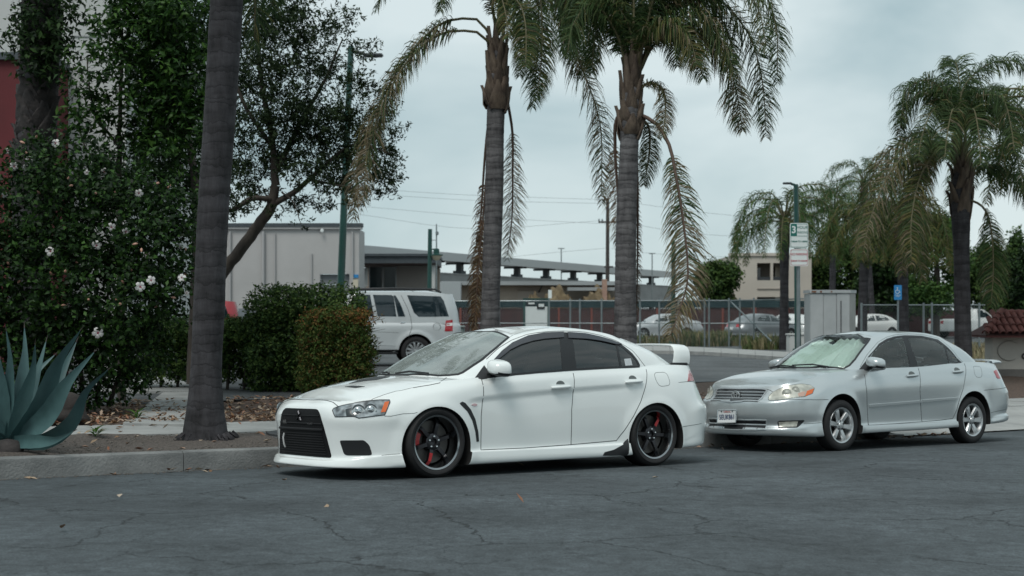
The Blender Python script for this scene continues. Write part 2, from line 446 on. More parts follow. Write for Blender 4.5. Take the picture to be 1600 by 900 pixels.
# ================================================================== CARS
M_white = mat('white_paint', (.79, .825, .815), .25, coat=1., spec=.5)
M_silver = mat('silver_paint', (.53, .57, .58), .30, metal=.6, coat=.8)
M_suvp = mat('grey_white_paint', (.46, .49, .50), .35, metal=.1, coat=.8)
M_blk = mat('black_plastic', (.012, .013, .015), .45)
M_gloss = mat('gloss_black', (.008, .008, .01), .18, coat=.5)
M_well = mat('wheel_well', (.006, .006, .006), .9)
M_tyre = mat('tyre_rubber', (.011, .011, .012), .75, bump=.2, bscale=80)
M_gun = mat('gunmetal', (.055, .055, .06), .28, metal=.9)
M_lipm = mat('polished_rim_lip', (.32, .33, .34), .18, metal=1.)
M_alloy = mat('silver_alloy', (.50, .52, .53), .3, metal=.75)
M_iron = mat('brake_iron', (.11, .105, .10), .5, metal=.7)
M_redp = mat('red_paint', (.42, .018, .022), .35, coat=.3)
M_chrome = mat('chrome', (.62, .64, .65), .12, metal=1.)
M_lamp = mat('lamp_reflector', (.55, .57, .58), .15, metal=.85, var=.75, vscale=16, detail=1)
M_lamp2 = mat('lamp_hazy', (.60, .60, .53), .3, metal=.25, var=.45, vscale=13, detail=1, coat=.6)
M_amber = mat('amber_lens', (.62, .12, .02), .2, coat=.6)
M_tail = mat('tail_lens', (.35, .012, .02), .15, coat=.8)
M_tail2 = mat('tail_lens_clear', (.55, .36, .38), .2, coat=.8)
M_seat = mat('seat_cloth', (.06, .065, .07), .85)
M_seat2 = mat('seat_cloth_grey', (.07, .08, .085), .85)
M_dash = mat('dash_plastic', (.02, .021, .022), .7)
M_gap = mat('panel_gap', (.02, .023, .025), .8)
M_gap2 = mat('panel_gap_soft', (.11, .125, .125), .8)
M_platew = mat('plate_white', (.62, .64, .64), .45)
M_blue = mat('plate_blue', (.02, .045, .13), .5)
M_platered = mat('plate_red', (.5, .12, .12), .5)
M_glass = glassmat('tinted_glass', (.08, .10, .10), 1.85)
M_glassf = glassmat('windscreen_glass', (.50, .56, .54), 2.8, 0., .22)
M_glassc = glassmat('clear_glass', (.93, .98, .98), 1.5, 0., .03)
M_visor = glassmat('visor_plastic', (.22, .23, .25), 1.45, .12)
M_paper = mat('paper_sticker', (.6, .64, .66), .7, var=.3, vscale=60)
M_foil = mat('sunshade_foil', (.62, .70, .67), .40, metal=.3, bump=.25, bscale=22)

def grid_shell(rows, close_u=False):
    """rows: (nu, nv, 3) array -> verts, quad faces"""
    nu, nv, _ = rows.shape
    v = rows.reshape(-1, 3); f = []
    for i in range(nu - 1):
        for j in range(nv - 1): f.append((i * nv + j, (i + 1) * nv + j, (i + 1) * nv + j + 1, i * nv + j + 1))
    return [tuple(p) for p in v], f

def body_bmesh(S):
    """lower body: wall rows up the side, then a cap to the spine; mirrored, closed below"""
    st = S['stations']; K = len(st[0][2]); n = S.get('nu', 170)
    base = np.array([[x, y] for x, y, _ in st], float)
    d = np.linalg.norm(np.diff(base, axis=0), axis=1); T = np.concatenate([[0], np.cumsum(d)])
    flat = np.array([[x, y] + [c for p in pr for c in p] for x, y, pr in st], float)
    U = cat_at(flat, T, n)
    U[0, 1] = 0; U[-1, 1] = 0
    tg = np.gradient(U[:, :2], axis=0); tg[0] = (0, 1); tg[-1] = (0, -1)
    tg /= np.linalg.norm(tg, axis=1)[:, None]
    nr = np.stack([-tg[:, 1], tg[:, 0]], 1)                     # outward
    rows = []; nv = S.get('nv', 30); nc = S.get('nc', 14)
    for i in range(n):
        pr = U[i, 2:].reshape(K, 2)                             # (inset, z)
        kk = cat_at(pr[:, ::-1].copy(), np.linspace(0, 1, K), nv)  # (z, inset)
        col = []
        for z, ins in kk:
            x, y = U[i, :2] - nr[i] * ins
            if abs(nr[i, 1]) > .3 and 'disp' in S: y += S['disp'](x, z) * abs(nr[i, 1])
            col.append((x, max(y, 0), z))
        xr, yr, zt = col[-1]
        xs_ = min(max(xr, S['spine'][0]), S['spine'][1])
        for j in range(1, nc + 1):
            t = j / nc; x = xr + (xs_ - xr) * t; wgt = t * (2 - t)
            col.append((x, yr * (1 - t), zt * (1 - wgt) + interp(x, S['zc']) * wgt))
        rows.append(col)
    rows = np.array(rows); nu, NV, _ = rows.shape
    v, f = grid_shell(rows)
    f = [q[::-1] for q in f]
    o = len(v); v2 = [(x, -y, z) for x, y, z in v]; f2 = [tuple(i + o for i in q[::-1]) for q in f]
    fb = [(i * NV, (i + 1) * NV, o + (i + 1) * NV, o + i * NV) for i in range(nu - 1)]
    bm = bmesh.new(); bv = [bm.verts.new(p) for p in v + v2]
    for q in f + f2 + fb: bm.faces.new([bv[i] for i in q])
    bmesh.ops.remove_doubles(bm, verts=bm.verts, dist=.0012)
    bmesh.ops.dissolve_degenerate(bm, edges=bm.edges, dist=.0004)
    bmesh.ops.recalc_face_normals(bm, faces=bm.faces)
    return bm

def cabin_grid(S):
    """greenhouse: base ring to roof edge, then roof cap"""
    st = S['cabin']; n = S.get('cn', 120)
    B = np.array([list(a) + list(b) for a, b in st], float)
    d = np.linalg.norm(np.diff(B[:, :2], axis=0), axis=1) + np.linalg.norm(np.diff(B[:, 3:5], axis=0), axis=1); T = np.concatenate([[0], np.cumsum(d)])
    U = cat_at(B, T, n); U[0, 1] = U[0, 4] = U[-1, 1] = U[-1, 4] = 0
    mid = (U[:, :2] + U[:, 3:5]) / 2; tg = np.gradient(mid, axis=0); tg[0] = (0, 1); tg[-1] = (0, -1)
    tg /= np.linalg.norm(tg, axis=1)[:, None]; nr = np.stack([-tg[:, 1], tg[:, 0]], 1)
    rows = []; nv, nc = S.get('cnv', 26), 12
    for i in range(n):
        b, t = U[i, :3], U[i, 3:]; col = []
        bul = S.get('bulge', .03)
        for j in range(nv):
            q = j / (nv - 1); p = b + (t - b) * q; k = math.sin(q * PI) * bul
            col.append((p[0] + nr[i, 0] * k, max(p[1] + nr[i, 1] * k, 0), p[2] + k * .35))
        x0 = min(max(t[0], S['rspine'][0]), S['rspine'][1])
        for j in range(1, nc + 1):
            q = j / nc; x = t[0] + (x0 - t[0]) * q; wg = q * (2 - q)
            col.append((x, t[1] * (1 - q), t[2] * (1 - wg) + interp(x, S['zroof']) * wg))
        rows.append(col)
    return np.array(rows)

def bvh_of_bm(bm): return BVHTree.FromBMesh(bm)

class Shell:
    """casts pixels or points onto a car's surfaces (car coordinates)"""
    def __init__(s, trees, root): s.trees = trees; s.root = root; s.inv = root.matrix_world.inverted(); s.cam = s.inv @ Vector((0, 0, CAMH))
    def cast(s, o, d):
        best = None
        for t in s.trees:
            h = t.ray_cast(o, d)
            if h[0] is not None and (best is None or h[3] < best[3]): best = h
        return best
    def near(s, p):
        return min((t.find_nearest(p) for t in s.trees), key=lambda h: h[3])
    def px(s, pts, guess=14.):
        out = []
        for px, py in pts:
            d = (s.inv.to_3x3() @ Vector(((px - 800) / FPX, 1, -(py - HOR) / FPX))).normalized()
            h = s.cast(s.cam, d)
            if h is None:
                c = s.cam + d * guess; best = None
                for k in np.linspace(-2.5, 2.5, 60):
                    q = s.near(s.cam + d * (guess + k))
                    if best is None or q[3] < best[3]: best = q
                out.append(best[0].copy())
            else: out.append(h[0].copy())
        return out

def flip(pts): return [Vector((p[0], -p[1], p[2])) for p in pts]
def rounded(poly, r=.02, n=4):
    """round the corners of a 3-D polygon"""
    out = []; k = len(poly)
    for i in range(k):
        p = Vector(poly[i]); a = Vector(poly[i - 1]) - p; b = Vector(poly[(i + 1) % k]) - p
        da, db = min(r, a.length * .45), min(r, b.length * .45)
        A_, B_ = p + a.normalized() * da, p + b.normalized() * db
        for j in range(n + 1):
            t = j / n; out.append(A_ * (1 - t)**2 + p * 2 * t * (1 - t) + B_ * t * t)
    return out

def patch(sh, poly, D, off, th, m, name, parent, step=.03, sm=50, holes=(), mats=None, mfun=None):
    """a panel of thickness th lying off metres proud of the surface inside poly (seen along D)"""
    D = Vector(D).normalized(); up = Vector((0, 0, 1)) if abs(D.z) < .9 else Vector((1, 0, 0))
    e1 = D.cross(up).normalized(); e2 = e1.cross(D).normalized()
    c0 = sum((Vector(p) for p in poly), Vector()) / len(poly)
    P2 = []
    for i in range(len(poly)):
        a = Vector(poly[i]) - c0; b = Vector(poly[(i + 1) % len(poly)]) - c0
        A2, B2 = np.array((a.dot(e1), a.dot(e2))), np.array((b.dot(e1), b.dot(e2)))
        k = max(1, int(np.linalg.norm(B2 - A2) / step))
        for j in range(k): P2.append(A2 + (B2 - A2) * j / k)
    nb = len(P2); arr = np.array(P2)
    if nb < 3: return None
    ar = 0.5 * np.sum(arr[:, 0] * np.roll(arr[:, 1], -1) - np.roll(arr[:, 0], -1) * arr[:, 1])
    if ar < 0: P2 = P2[::-1]; arr = arr[::-1]
    lo, hi = arr.min(0), arr.max(0); pts = [Vector(p) for p in P2]
    def inside(p):
        c = False; x, y = p
        for i in range(nb):
            x1, y1 = arr[i]; x2, y2 = arr[i - 1]
            if (y1 > y) != (y2 > y) and x < (x2 - x1) * (y - y1) / (y2 - y1) + x1: c = not c
        return c
    for x in np.arange(lo[0] + step / 2, hi[0], step):
        for y in np.arange(lo[1] + step / 2, hi[1], step):
            if inside((x, y)) and np.min(np.sum((arr - (x, y))**2, 1)) > (step * .45)**2: pts.append(Vector((x, y)))
    edges = [(i, (i + 1) % nb) for i in range(nb)]; hp = []
    for h in holes:
        q = [((Vector(p) - c0).dot(e1), (Vector(p) - c0).dot(e2)) for p in h]; o_ = len(pts); dn = []
        for i in range(len(q)):
            a, b = np.array(q[i]), np.array(q[(i + 1) % len(q)]); k = max(1, int(np.linalg.norm(b - a) / step))
            dn += [Vector(a + (b - a) * j / k) for j in range(k)]
        pts += dn; edges += [(o_ + i, o_ + (i + 1) % len(dn)) for i in range(len(dn))]; hp.append(q)
    r = delaunay_2d_cdt(pts, edges, [], 1, 1e-6)
    V2, F = r[0], r[2]
    if hp:
        F = [f for f in F if not any(pinpoly(sum(V2[i][0] for i in f) / 3, sum(V2[i][1] for i in f) / 3, q) for q in hp)]
    V = []; NR = []
    for p in V2:
        q = c0 + e1 * p[0] + e2 * p[1]
        h = sh.cast(q - D * 3, D)
        if h is None or (h[0] - q).length > .35: h = sh.near(q); 
        n = h[1] if h[1].dot(D) < 0 else -h[1]
        V.append(Vector(h[0])); NR.append(n)
    outer = [v + n * off for v, n in zip(V, NR)]; inner = [v + n * (off - th) for v, n in zip(V, NR)]
    k = len(V); faces = []
    cnt = {}
    for f in F:
        f = tuple(f)
        nn = (outer[f[1]] - outer[f[0]]).cross(outer[f[2]] - outer[f[0]])
        if nn.dot(D) > 0: f = f[::-1]
        faces.append(f)
        for i in range(len(f)): cnt[(f[i], f[(i + 1) % len(f)])] = 1
    for a, b in list(cnt):
        if (b, a) not in cnt: faces.append((b, a, k + a, k + b))
    o = raw(name, outer + inner, faces, mats or m, parent, sm=None)
    if mfun:
        for p in o.data.polygons:
            p.material_index = mfun(p.center)
    smooth(o.data, sm)
    return o

def ribbon(sh, pts, wd, off, m, name, parent, closed=False, th=.004, step=.03, snap=True):
    """a narrow strip along pts on the surface"""
    P = [Vector(p) for p in pts]
    if closed: P.append(P[0])
    Q = []
    for a, b in zip(P[:-1], P[1:]):
        k = max(1, int((b - a).length / step))
        Q += [a + (b - a) * j / k for j in range(k)]
    Q.append(P[-1])
    H = [sh.near(q) for q in Q]; k = len(Q); v = []; f = []
    cen = Vector((1.3, 0, .6))
    for i in range(k):
        p, n = Vector(H[i][0]), Vector(H[i][1])
        if n.dot(p - cen) < 0: n = -n
        t = (Vector(H[min(i + 1, k - 1)][0]) - Vector(H[max(i - 1, 0)][0]))
        if closed and i in (0, k - 1): t = Vector(H[1][0]) - Vector(H[k - 2][0])
        t.normalize(); s_ = n.cross(t).normalized()
        v += [p + s_ * wd / 2 - n * .006, p + s_ * wd / 2 * .8 + n * off, p - s_ * wd / 2 * .8 + n * off, p - s_ * wd / 2 - n * .006]
    for i in range(k - 1):
        for j in range(3): f.append((i * 4 + j, i * 4 + j + 1, (i + 1) * 4 + j + 1, (i + 1) * 4 + j))
    o = raw(name, v, f, m, parent, sm=60)
    return o

def pinpoly(x, z, poly):
    c = False
    for i in range(len(poly)):
        x1, y1 = poly[i][0], poly[i][1]; x2, y2 = poly[i - 1][0], poly[i - 1][1]
        if (y1 > z) != (y2 > z) and x < (x2 - x1) * (z - y1) / (y2 - y1) + x1: c = not c
    return c

def body_parts(S, root, paint, parts):
    """cut the wheel arches, then hand faces out to named parts (shared smooth normals)"""
    bm = body_bmesh(S); shell = bvh_of_bm(bm)
    me = bpy.data.meshes.new('body_shell'); bm.to_mesh(me); bm.free()
    me.materials.append(paint); me.materials.append(M_well)
    def cut_all(eps):
        tmp = bpy.data.objects.new('tmp', me); COL.objects.link(tmp); cut = []
        for x, z, r in S['arches']:
            for sd in (-1, 1):
                m = MB(); M = Matrix.Translation((x + eps, sd * (S['arch_in'] + eps), z + eps * 1.7)) @ Matrix.Rotation(-sd * PI / 2, 4, 'X')
                m.lathe([(0.001, 0), (r, 0), (r, 1.0), (.001, 1.0)], 64, 1, M)
                c = m.build('cutter', [paint, M_well]); bmc = bmesh.new(); bmc.from_mesh(c.data)
                bmesh.ops.remove_doubles(bmc, verts=bmc.verts, dist=.0015); bmesh.ops.recalc_face_normals(bmc, faces=bmc.faces)
                bmc.to_mesh(c.data); bmc.free(); cut.append(c)
                md = tmp.modifiers.new('b', 'BOOLEAN'); md.operation = 'DIFFERENCE'; md.object = c; md.solver = 'EXACT'
        dg = bpy.context.evaluated_depsgraph_get(); dg.update()
        full = bpy.data.meshes.new_from_object(tmp.evaluated_get(dg))
        for c in cut: bpy.data.objects.remove(c)
        bpy.data.objects.remove(tmp)
        good = all(sum(1 for p in full.polygons if p.material_index == 1 and abs(p.center.x - x) < r * 1.2 and p.center.y * sd > 0) > 30 for x, z, r in S['arches'] for sd in (-1, 1))
        skin = sum(1 for p in full.polygons if p.material_index == 0 and abs(p.center.y) > S['arch_in'] + .02 and any(math.hypot(p.center.x - x, p.center.z - z) < r * .97 for x, z, r in S['arches']))
        return full, good and skin == 0
    for eps in (0., .0013, -.0017, .0029, .0041, -.0037, .0057, -.0063, .0083):
        full, good = cut_all(eps)
        if good: break
        print('arch cut retried')
    bmx = bmesh.new(); bmx.from_mesh(full)                     # no skin may be left inside a wheel opening
    dead = [f for f in bmx.faces if f.material_index == 0 and abs(f.calc_center_median().y) > S['arch_in'] + .02 and any(math.hypot(f.calc_center_median().x - x, f.calc_center_median().z - z) < r * .97 for x, z, r in S['arches'])]
    if dead: bmesh.ops.delete(bmx, geom=dead, context='FACES'); bmx.to_mesh(full)
    bmx.free()
    smooth(full, 38)
    cn = np.empty(len(full.loops) * 3, 'f'); full.corner_normals.foreach_get('vector', cn); cn = cn.reshape(-1, 3)
    groups = {}
    for p in full.polygons:
        nm = 'body'
        if p.material_index == 0:
            for name, fn in parts:
                if fn(p.center, p.normal): nm = name; break
        groups.setdefault(nm, []).append(p)
    objs = {}
    for nm, ps in groups.items():
        idx = {}; v = []; f = []; fm = []; ln = []
        for p in ps:
            q = []
            for li in p.loop_indices:
                vi = full.loops[li].vertex_index
                if vi not in idx: idx[vi] = len(v); v.append(tuple(full.vertices[vi].co))
                q.append(idx[vi]); ln.append(tuple(cn[li]))
            f.append(tuple(q)); fm.append(p.material_index)
        base = nm.split(':')[0]
        o = raw(base, v, f, [paint, M_well], root, fm)
        o.data.polygons.foreach_set('use_smooth', [True] * len(f))
        o.data.normals_split_custom_set(ln)
        objs[nm] = o
    bpy.data.meshes.remove(full)
    return shell, objs

def cabin_parts(S, root, paint, holes, name='roof'):
    rows = cabin_grid(S); v, f = grid_shell(rows); o = len(v)
    f = [q[::-1] for q in f]
    v2 = [(x, -y, z) for x, y, z in v]; f2 = [tuple(i + o for i in q[::-1]) for q in f]
    bm = bmesh.new(); bv = [bm.verts.new(p) for p in v + v2]
    for q in f + f2: bm.faces.new([bv[i] for i in q])
    bmesh.ops.remove_doubles(bm, verts=bm.verts, dist=.0012); bmesh.ops.dissolve_degenerate(bm, edges=bm.edges, dist=.0004)
    bmesh.ops.recalc_face_normals(bm, faces=bm.faces)
    shell = bvh_of_bm(bm)
    return shell, bm
def cabin_finish(bm, root, paint, keep, name='roof'):
    me = bpy.data.meshes.new(name); bm.to_mesh(me)
    smooth(me, 40)
    cn = np.empty(len(me.loops) * 3, 'f'); me.corner_normals.foreach_get('vector', cn); cn = cn.reshape(-1, 3)
    v = [tuple(q.co) for q in me.vertices]; f = []; ln = []
    for p in me.polygons:
        if keep(p.center, p.normal): f.append(tuple(p.vertices)); ln += [tuple(cn[li]) for li in p.loop_indices]
    o = raw(name, v, f, paint, root)
    o.data.polygons.foreach_set('use_smooth', [True] * len(f)); o.data.normals_split_custom_set(ln)
    bm.free(); bpy.data.meshes.remove(me)
    return o

# ------------------------------------------------------------------ wheels: axis along +Y of the wheel, outer face towards -Y
def wheel(parent, x, y, z, R, rim_r, wd, nsp, style, side, spin=0., red=None, caliper=None, detail=True, steer=0.):
    Mx = Matrix.Rotation(PI / 2, 4, 'X')                        # lathe Z -> -Y  (outer face = high z)
    if side > 0: Mx = Matrix.Rotation(PI, 4, 'Z') @ Mx
    hw = wd / 2
    rimm = M_lipm if style == 'deep' else M_alloy
    m = MB()
    m.lathe([(rim_r - .035, -hw * .9), (rim_r - .04, hw * .2), (rim_r - .022, hw * .72), (rim_r - .016, hw * .9), (rim_r, hw * .95), (rim_r + .004, hw * .90), (rim_r + .004, -hw)], 48, 0)
    m.lathe([(.02, -hw * .2), (rim_r - .03, -hw * .2)], 32, 1)
    wh = m.build('wheel', [rimm, M_well], parent, sm=40, M=Mx); wh.location = (x, y, z); wh.rotation_euler = (0, 0, steer)
    t = MB(); s_ = (R - rim_r)
    t.lathe([(rim_r + .002, -hw * .9), (rim_r + s_ * .5, -hw), (R - .018, -hw * .92), (R, -hw * .75), (R, hw * .75), (R - .010, hw * .88), (R - .024, hw * .96), (rim_r + s_ * .55, hw * 1.03), (rim_r + s_ * .28, hw * 1.02), (rim_r + .012, hw * .97), (rim_r + .002, hw * .92)], 64, 0)
    if detail:
        for k in (-.4, 0, .4):
            t.lathe([(R + .001, hw * k - .004), (R - .006, hw * k), (R + .001, hw * k + .004)], 64, 0)
    t.build('tyre', M_tyre, wh, sm=40, M=Mx)
    # spokes
    def spoke_mesh(a, mi):
        q = MB(); M = Matrix.Rotation(a, 4, 'Z')
        if style == 'deep':
            sec = [(.045, .030, hw * .46, .028), (.085, .024, hw * .50, .026), (rim_r - .075, .021, hw * .50, .024), (rim_r - .030, .027, hw * .24, .03)]
        else:
            sec = [(.03, .026, hw * .62, .02), (.07, .028, hw * .70, .02), (rim_r - .05, .034, hw * .84, .02), (rim_r - .012, .040, hw * .80, .02)]
        v = []; f = []
        for r, w_, z_, th in sec: v += [(r, -w_, z_ - th), (r, -w_ * .72, z_), (r, w_ * .72, z_), (r, w_, z_ - th)]
        for i in range(len(sec) - 1):
            for j in range(3): f.append((i * 4 + j, i * 4 + j + 1, (i + 1) * 4 + j + 1, (i + 1) * 4 + j)[::-1])
        f.append((12, 13, 14, 15)[::-1] if False else (len(v) - 4, len(v) - 3, len(v) - 2, len(v) - 1))
        q.add(v, f, mi, M)
        return q
    sm_ = M_gun if style == 'deep' else M_alloy
    for i in range(nsp):
        a = spin + i * 2 * PI / nsp
        if red is not None and i == red:
            q = spoke_mesh(a, 0)
            # red sticker band on the spoke's face
            M = Matrix.Rotation(a, 4, 'Z'); zf = hw * .505
            q.add([(.10, -.017, zf + .002), (.10, .017, zf + .002), (rim_r - .072, .0155, zf + .002), (rim_r - .072, -.0155, zf + .002), (rim_r - .034, -.018, hw * .26), (rim_r - .034, .018, hw * .26)], [(0, 1, 2, 3), (3, 2, 5, 4)], 1, M)
            o = q.build('spoke', [sm_, M_redp], wh, sm=30, M=Mx); tag(o, 'dark spoke with a red band along its face')
        else: spoke_mesh(a, 0).build('spoke', sm_, wh, sm=30, M=Mx)
    h = MB(); zc = hw * .5 if style == 'deep' else hw * .66
    if style == 'deep': h.lathe([(.085, hw * .1), (.078, zc - .006), (.066, zc + .002), (.034, zc), (.030, zc - .018), (.001, zc - .02)], 32, 0)
    else: h.lathe([(.066, hw * .3), (.062, zc + .004), (.034, zc + .010), (.030, zc + .018), (.001, zc + .020)], 32, 0)
    h.build('hub', sm_, wh, sm=40, M=Mx)
    nme = None
    for i in range(5):
        a = i * 2 * PI / 5 + .3
        if nme is None:
            o = MB().lathe([(.010, zc - .01), (.010, zc + .012), (.001, zc + .014)], 8, 0).build('wheel_nut', M_chrome if style == 'deep' else M_blk, wh, sm=30, M=Mx); nme = o.data
        else: o = link('wheel_nut', nme, wh)
        o.location = Mx @ Vector((.050 * math.cos(a), .050 * math.sin(a), 0))
    d = MB(); d.lathe([(.08, -.02), (rim_r * .78, -.02), (rim_r * .78, .006), (.09, .006)], 40, 0); d.build('brake_disc', M_iron, wh, sm=30, M=Mx)
    if caliper is not None:
        c = MB(); a0 = caliper; v = []; f = []; r0, r1 = rim_r * .5, rim_r * .86
        for i in range(7):
            a = a0 - .42 + .84 * i / 6
            for r, zz in ((r0, -.03), (r1, -.03), (r1, .030), (r0 + .012, .036), (r0, .02)): v.append((r * math.cos(a), r * math.sin(a), zz))
        for i in range(6):
            for j in range(5): f.append((i * 5 + j, i * 5 + (j + 1) % 5, (i + 1) * 5 + (j + 1) % 5, (i + 1) * 5 + j))
        f += [(4, 3, 2, 1, 0), tuple(30 + j for j in range(5))]
        c.add(v, f); c.build('brake_caliper', M_redp, wh, sm=40, M=Mx)
    return wh

def car_root(name, s_, l_, label, group=None, cat='car', pitch=None, roll=None, dz=0.):
    """Empty on the road under the front axle; +X of the car points to its tail, visible side is -Y"""
    p = O0 + AX * s_ + NX * l_
    o = empty(name, (p.x, p.y, zs(s_) + crown(l_) + dz), 0, label, cat, group)
    pt = math.atan2(zs(s_) - zs(s_ + 2.6), 2.6); rl = math.atan(.035)
    o.rotation_euler = (Matrix.Rotation(YAW, 3, 'Z') @ Matrix.Rotation(pt, 3, 'Y') @ Matrix.Rotation(-rl, 3, 'X')).to_euler()
    bpy.context.view_layer.update()
    return o
def text_mesh(txt, size, m, name, parent, M, ext=.001, align='CENTER', space=1.0, bold=0.):
    c = bpy.data.curves.new('t', 'FONT'); c.body = txt; c.size = size; c.extrude = ext; c.align_x = align; c.align_y = 'CENTER'; c.space_character = space; c.offset = bold
    t = bpy.data.objects.new('t', c); COL.objects.link(t); dg = bpy.context.evaluated_depsgraph_get(); dg.update()
    me = bpy.data.meshes.new_from_object(t.evaluated_get(dg)); bpy.data.objects.remove(t); bpy.data.curves.remove(c)
    me.transform(M); me.materials.clear(); me.materials.append(m); me.name = name
    return link(name, me, parent)
# ------------------------------------------------------------------ the white sports saloon
def Z(ox, oy, k): return lambda *pts: [(ox + x / k, oy + y / k) for x, y in pts]
Z1, Z2, Z3, Z4, Z5, ZB = Z(430, 580, 5.294), Z(600, 500, 5.625), Z(620, 600, 5.625), Z(960, 520, 4.094), Z(760, 500, 6.154), Z(720, 480, 3.214)
def arch_disp(arches, amp, wid):
    def f(x, z):
        d = 0.
        for ax, az, r in arches:
            q = math.hypot(x - ax, z - az) - r
            if q > -.08: d += amp * math.exp(-(max(q, 0) / wid)**2)
        return d
    return f
EV_ARCH = [(0, .268, .372), (2.66, .272, .366)]
_ad = arch_disp(EV_ARCH, .016, .06)
def ev_disp(x, z):
    d = _ad(x, z)
    zc = np.interp(x, [.3, .485, 1.533, 2.511], [.69, .705, .778, .828])
    d -= .015 * sstep(zc + .018, zc - .030, z) * math.exp(-max(zc - z, 0) / .2) * sstep(.3, .5, x) * (1 - sstep(2.1, 2.6, x))
    return d
B_ = [(.10, .10), (0, .115)]
EVO = dict(nu=190, nv=64, nc=16, spine=(-.5, 3.2), disp=ev_disp, arches=EV_ARCH, arch_in=.56,
    stations=[
    (-.96, 0, [(.10, .10), (0, .115), (.015, .165), (.055, .20), (.050, .42), (.045, .55), (.070, .64), (.13, .705)]),
    (-.945, .35, [(.10, .10), (0, .115), (.015, .165), (.055, .20), (.045, .42), (.040, .55), (.062, .64), (.125, .70)]),
    (-.885, .56, [(.10, .10), (0, .115), (.015, .17), (.050, .21), (.035, .42), (.022, .53), (.04, .61), (.105, .69)]),
    (-.77, .715, [(.10, .10), (0, .115), (.010, .18), (.035, .225), (.015, .42), (0, .53), (.02, .60), (.09, .692)]),
    (-.62, .80, [(.10, .10), (0, .115), (.005, .20), (.020, .235), (.010, .42), (0, .53), (.02, .61), (.09, .71)]),
    (-.46, .85, [(.10, .10), (0, .115), (0, .21), (.010, .24), (.010, .42), (0, .54), (.025, .64), (.105, .742)]),
    (-.30, .868, [(.10, .10), (0, .115), (0, .21), (.010, .245), (.008, .42), (0, .56), (.03, .69), (.115, .782)]),
    (0, .88, [(.10, .10), (0, .115), (0, .21), (.005, .245), (0, .45), (0, .62), (.03, .75), (.12, .848)]),
    (.40, .885, [(.10, .10), (.005, .115), (0, .215), (.030, .242), (.020, .45), (.012, .65), (.03, .80), (.095, .89)]),
    (.90, .885, [(.10, .105), (.005, .118), (0, .215), (.032, .245), (.022, .45), (.018, .70), (.026, .84), (.06, .915)]),
    (1.60, .885, [(.10, .11), (.005, .12), (0, .215), (.032, .25), (.022, .45), (.016, .73), (.026, .87), (.06, .953)]),
    (2.20, .885, [(.10, .115), (0, .125), (0, .225), (.028, .255), (.016, .45), (.010, .76), (.03, .90), (.078, .985)]),
    (2.65, .89, [(.10, .14), (.01, .15), (0, .25), (0, .28), (0, .5), (.004, .75), (.05, .92), (.13, 1.01)]),
    (3.05, .875, [(.10, .165), (.01, .175), (0, .25), (0, .30), (0, .5), (.008, .70), (.06, .90), (.15, 1.02)]),
    (3.36, .82, [(.12, .17), (.02, .19), (.005, .3), (0, .42), (0, .57), (.035, .66), (.09, .84), (.16, 1.015)]),
    (3.57, .68, [(.14, .17), (.04, .20), (.02, .3), (0, .42), (0, .57), (.05, .66), (.12, .84), (.18, 1.01)]),
    (3.67, .45, [(.16, .18), (.05, .22), (.02, .3), (0, .42), (0, .57), (.05, .66), (.12, .84), (.17, 1.012)]),
    (3.70, 0, [(.16, .18), (.05, .22), (.02, .3), (0, .42), (0, .57), (.05, .66), (.12, .84), (.17, 1.02)])],
    zc=[(-.83, .705), (-.75, .752), (-.6, .81), (-.3, .872), (0, .912), (.3, .935), (.6, .95), (2.6, 1.03), (3.0, 1.055), (3.3, 1.058), (3.5, 1.035), (3.53, 1.02)],
    cabin=[((.10, 0, .915), (1.02, 0, 1.352)), ((.17, .45, .905), (1.05, .40, 1.338)), ((.33, .70, .89), (1.12, .535, 1.308)), ((.50, .805, .875), (1.22, .578, 1.32)),
           ((1.0, .825, .90), (1.42, .60, 1.362)), ((1.6, .825, .935), (1.70, .61, 1.377)), ((2.2, .81, .97), (2.05, .60, 1.363)), ((2.65, .765, .99), (2.33, .575, 1.325)),
           ((3.0, .68, 1.02), (2.48, .53, 1.292)), ((3.16, .55, 1.035), (2.56, .46, 1.296)), ((3.22, .3, 1.045), (2.58, .25, 1.315)), ((3.24, 0, 1.05), (2.58, 0, 1.32))],
    cn=200, cnv=40, bulge=.035, zroof=[(1.02, 1.352), (1.3, 1.398), (1.7, 1.42), (2.1, 1.405), (2.4, 1.36), (2.58, 1.32)], rspine=(1.25, 2.35))

def sweep_section(path, sec, name, m, parent, sm=40):
    """sec: closed list of (x, n) at each path point; path: list of (y, z, ang)"""
    v = []; f = []; k = len(sec[0])
    for (y, z, a), s_ in zip(path, sec):
        for x, n in s_: v.append((x, y - n * math.sin(a), z + n * math.cos(a)))
    for i in range(len(path) - 1):
        for j in range(k): f.append((i * k + j, i * k + (j + 1) % k, (i + 1) * k + (j + 1) % k, (i + 1) * k + j))
    f += [tuple(range(k))[::-1], tuple((len(path) - 1) * k + j for j in range(k))]
    bm = bmesh.new(); bv = [bm.verts.new(p) for p in v]
    for q in f: bm.faces.new([bv[i] for i in q])
    bmesh.ops.recalc_face_normals(bm, faces=bm.faces)
    me = bpy.data.meshes.new(name); bm.to_mesh(me); bm.free(); me.materials.append(m); smooth(me, sm)
    return link(name, me, parent)

def mirror_copy(o):
    """the same part on the other flank"""
    c = o.copy(); c.data = o.data.copy(); COL.objects.link(c)
    cn = None
    c.data.transform(Matrix.Scale(-1, 4, (0, 1, 0))); c.data.flip_normals()
    for ch in list(o.children):
        d = mirror_copy(ch); d.parent = c
    return c
def both(o): mirror_copy(o); return o

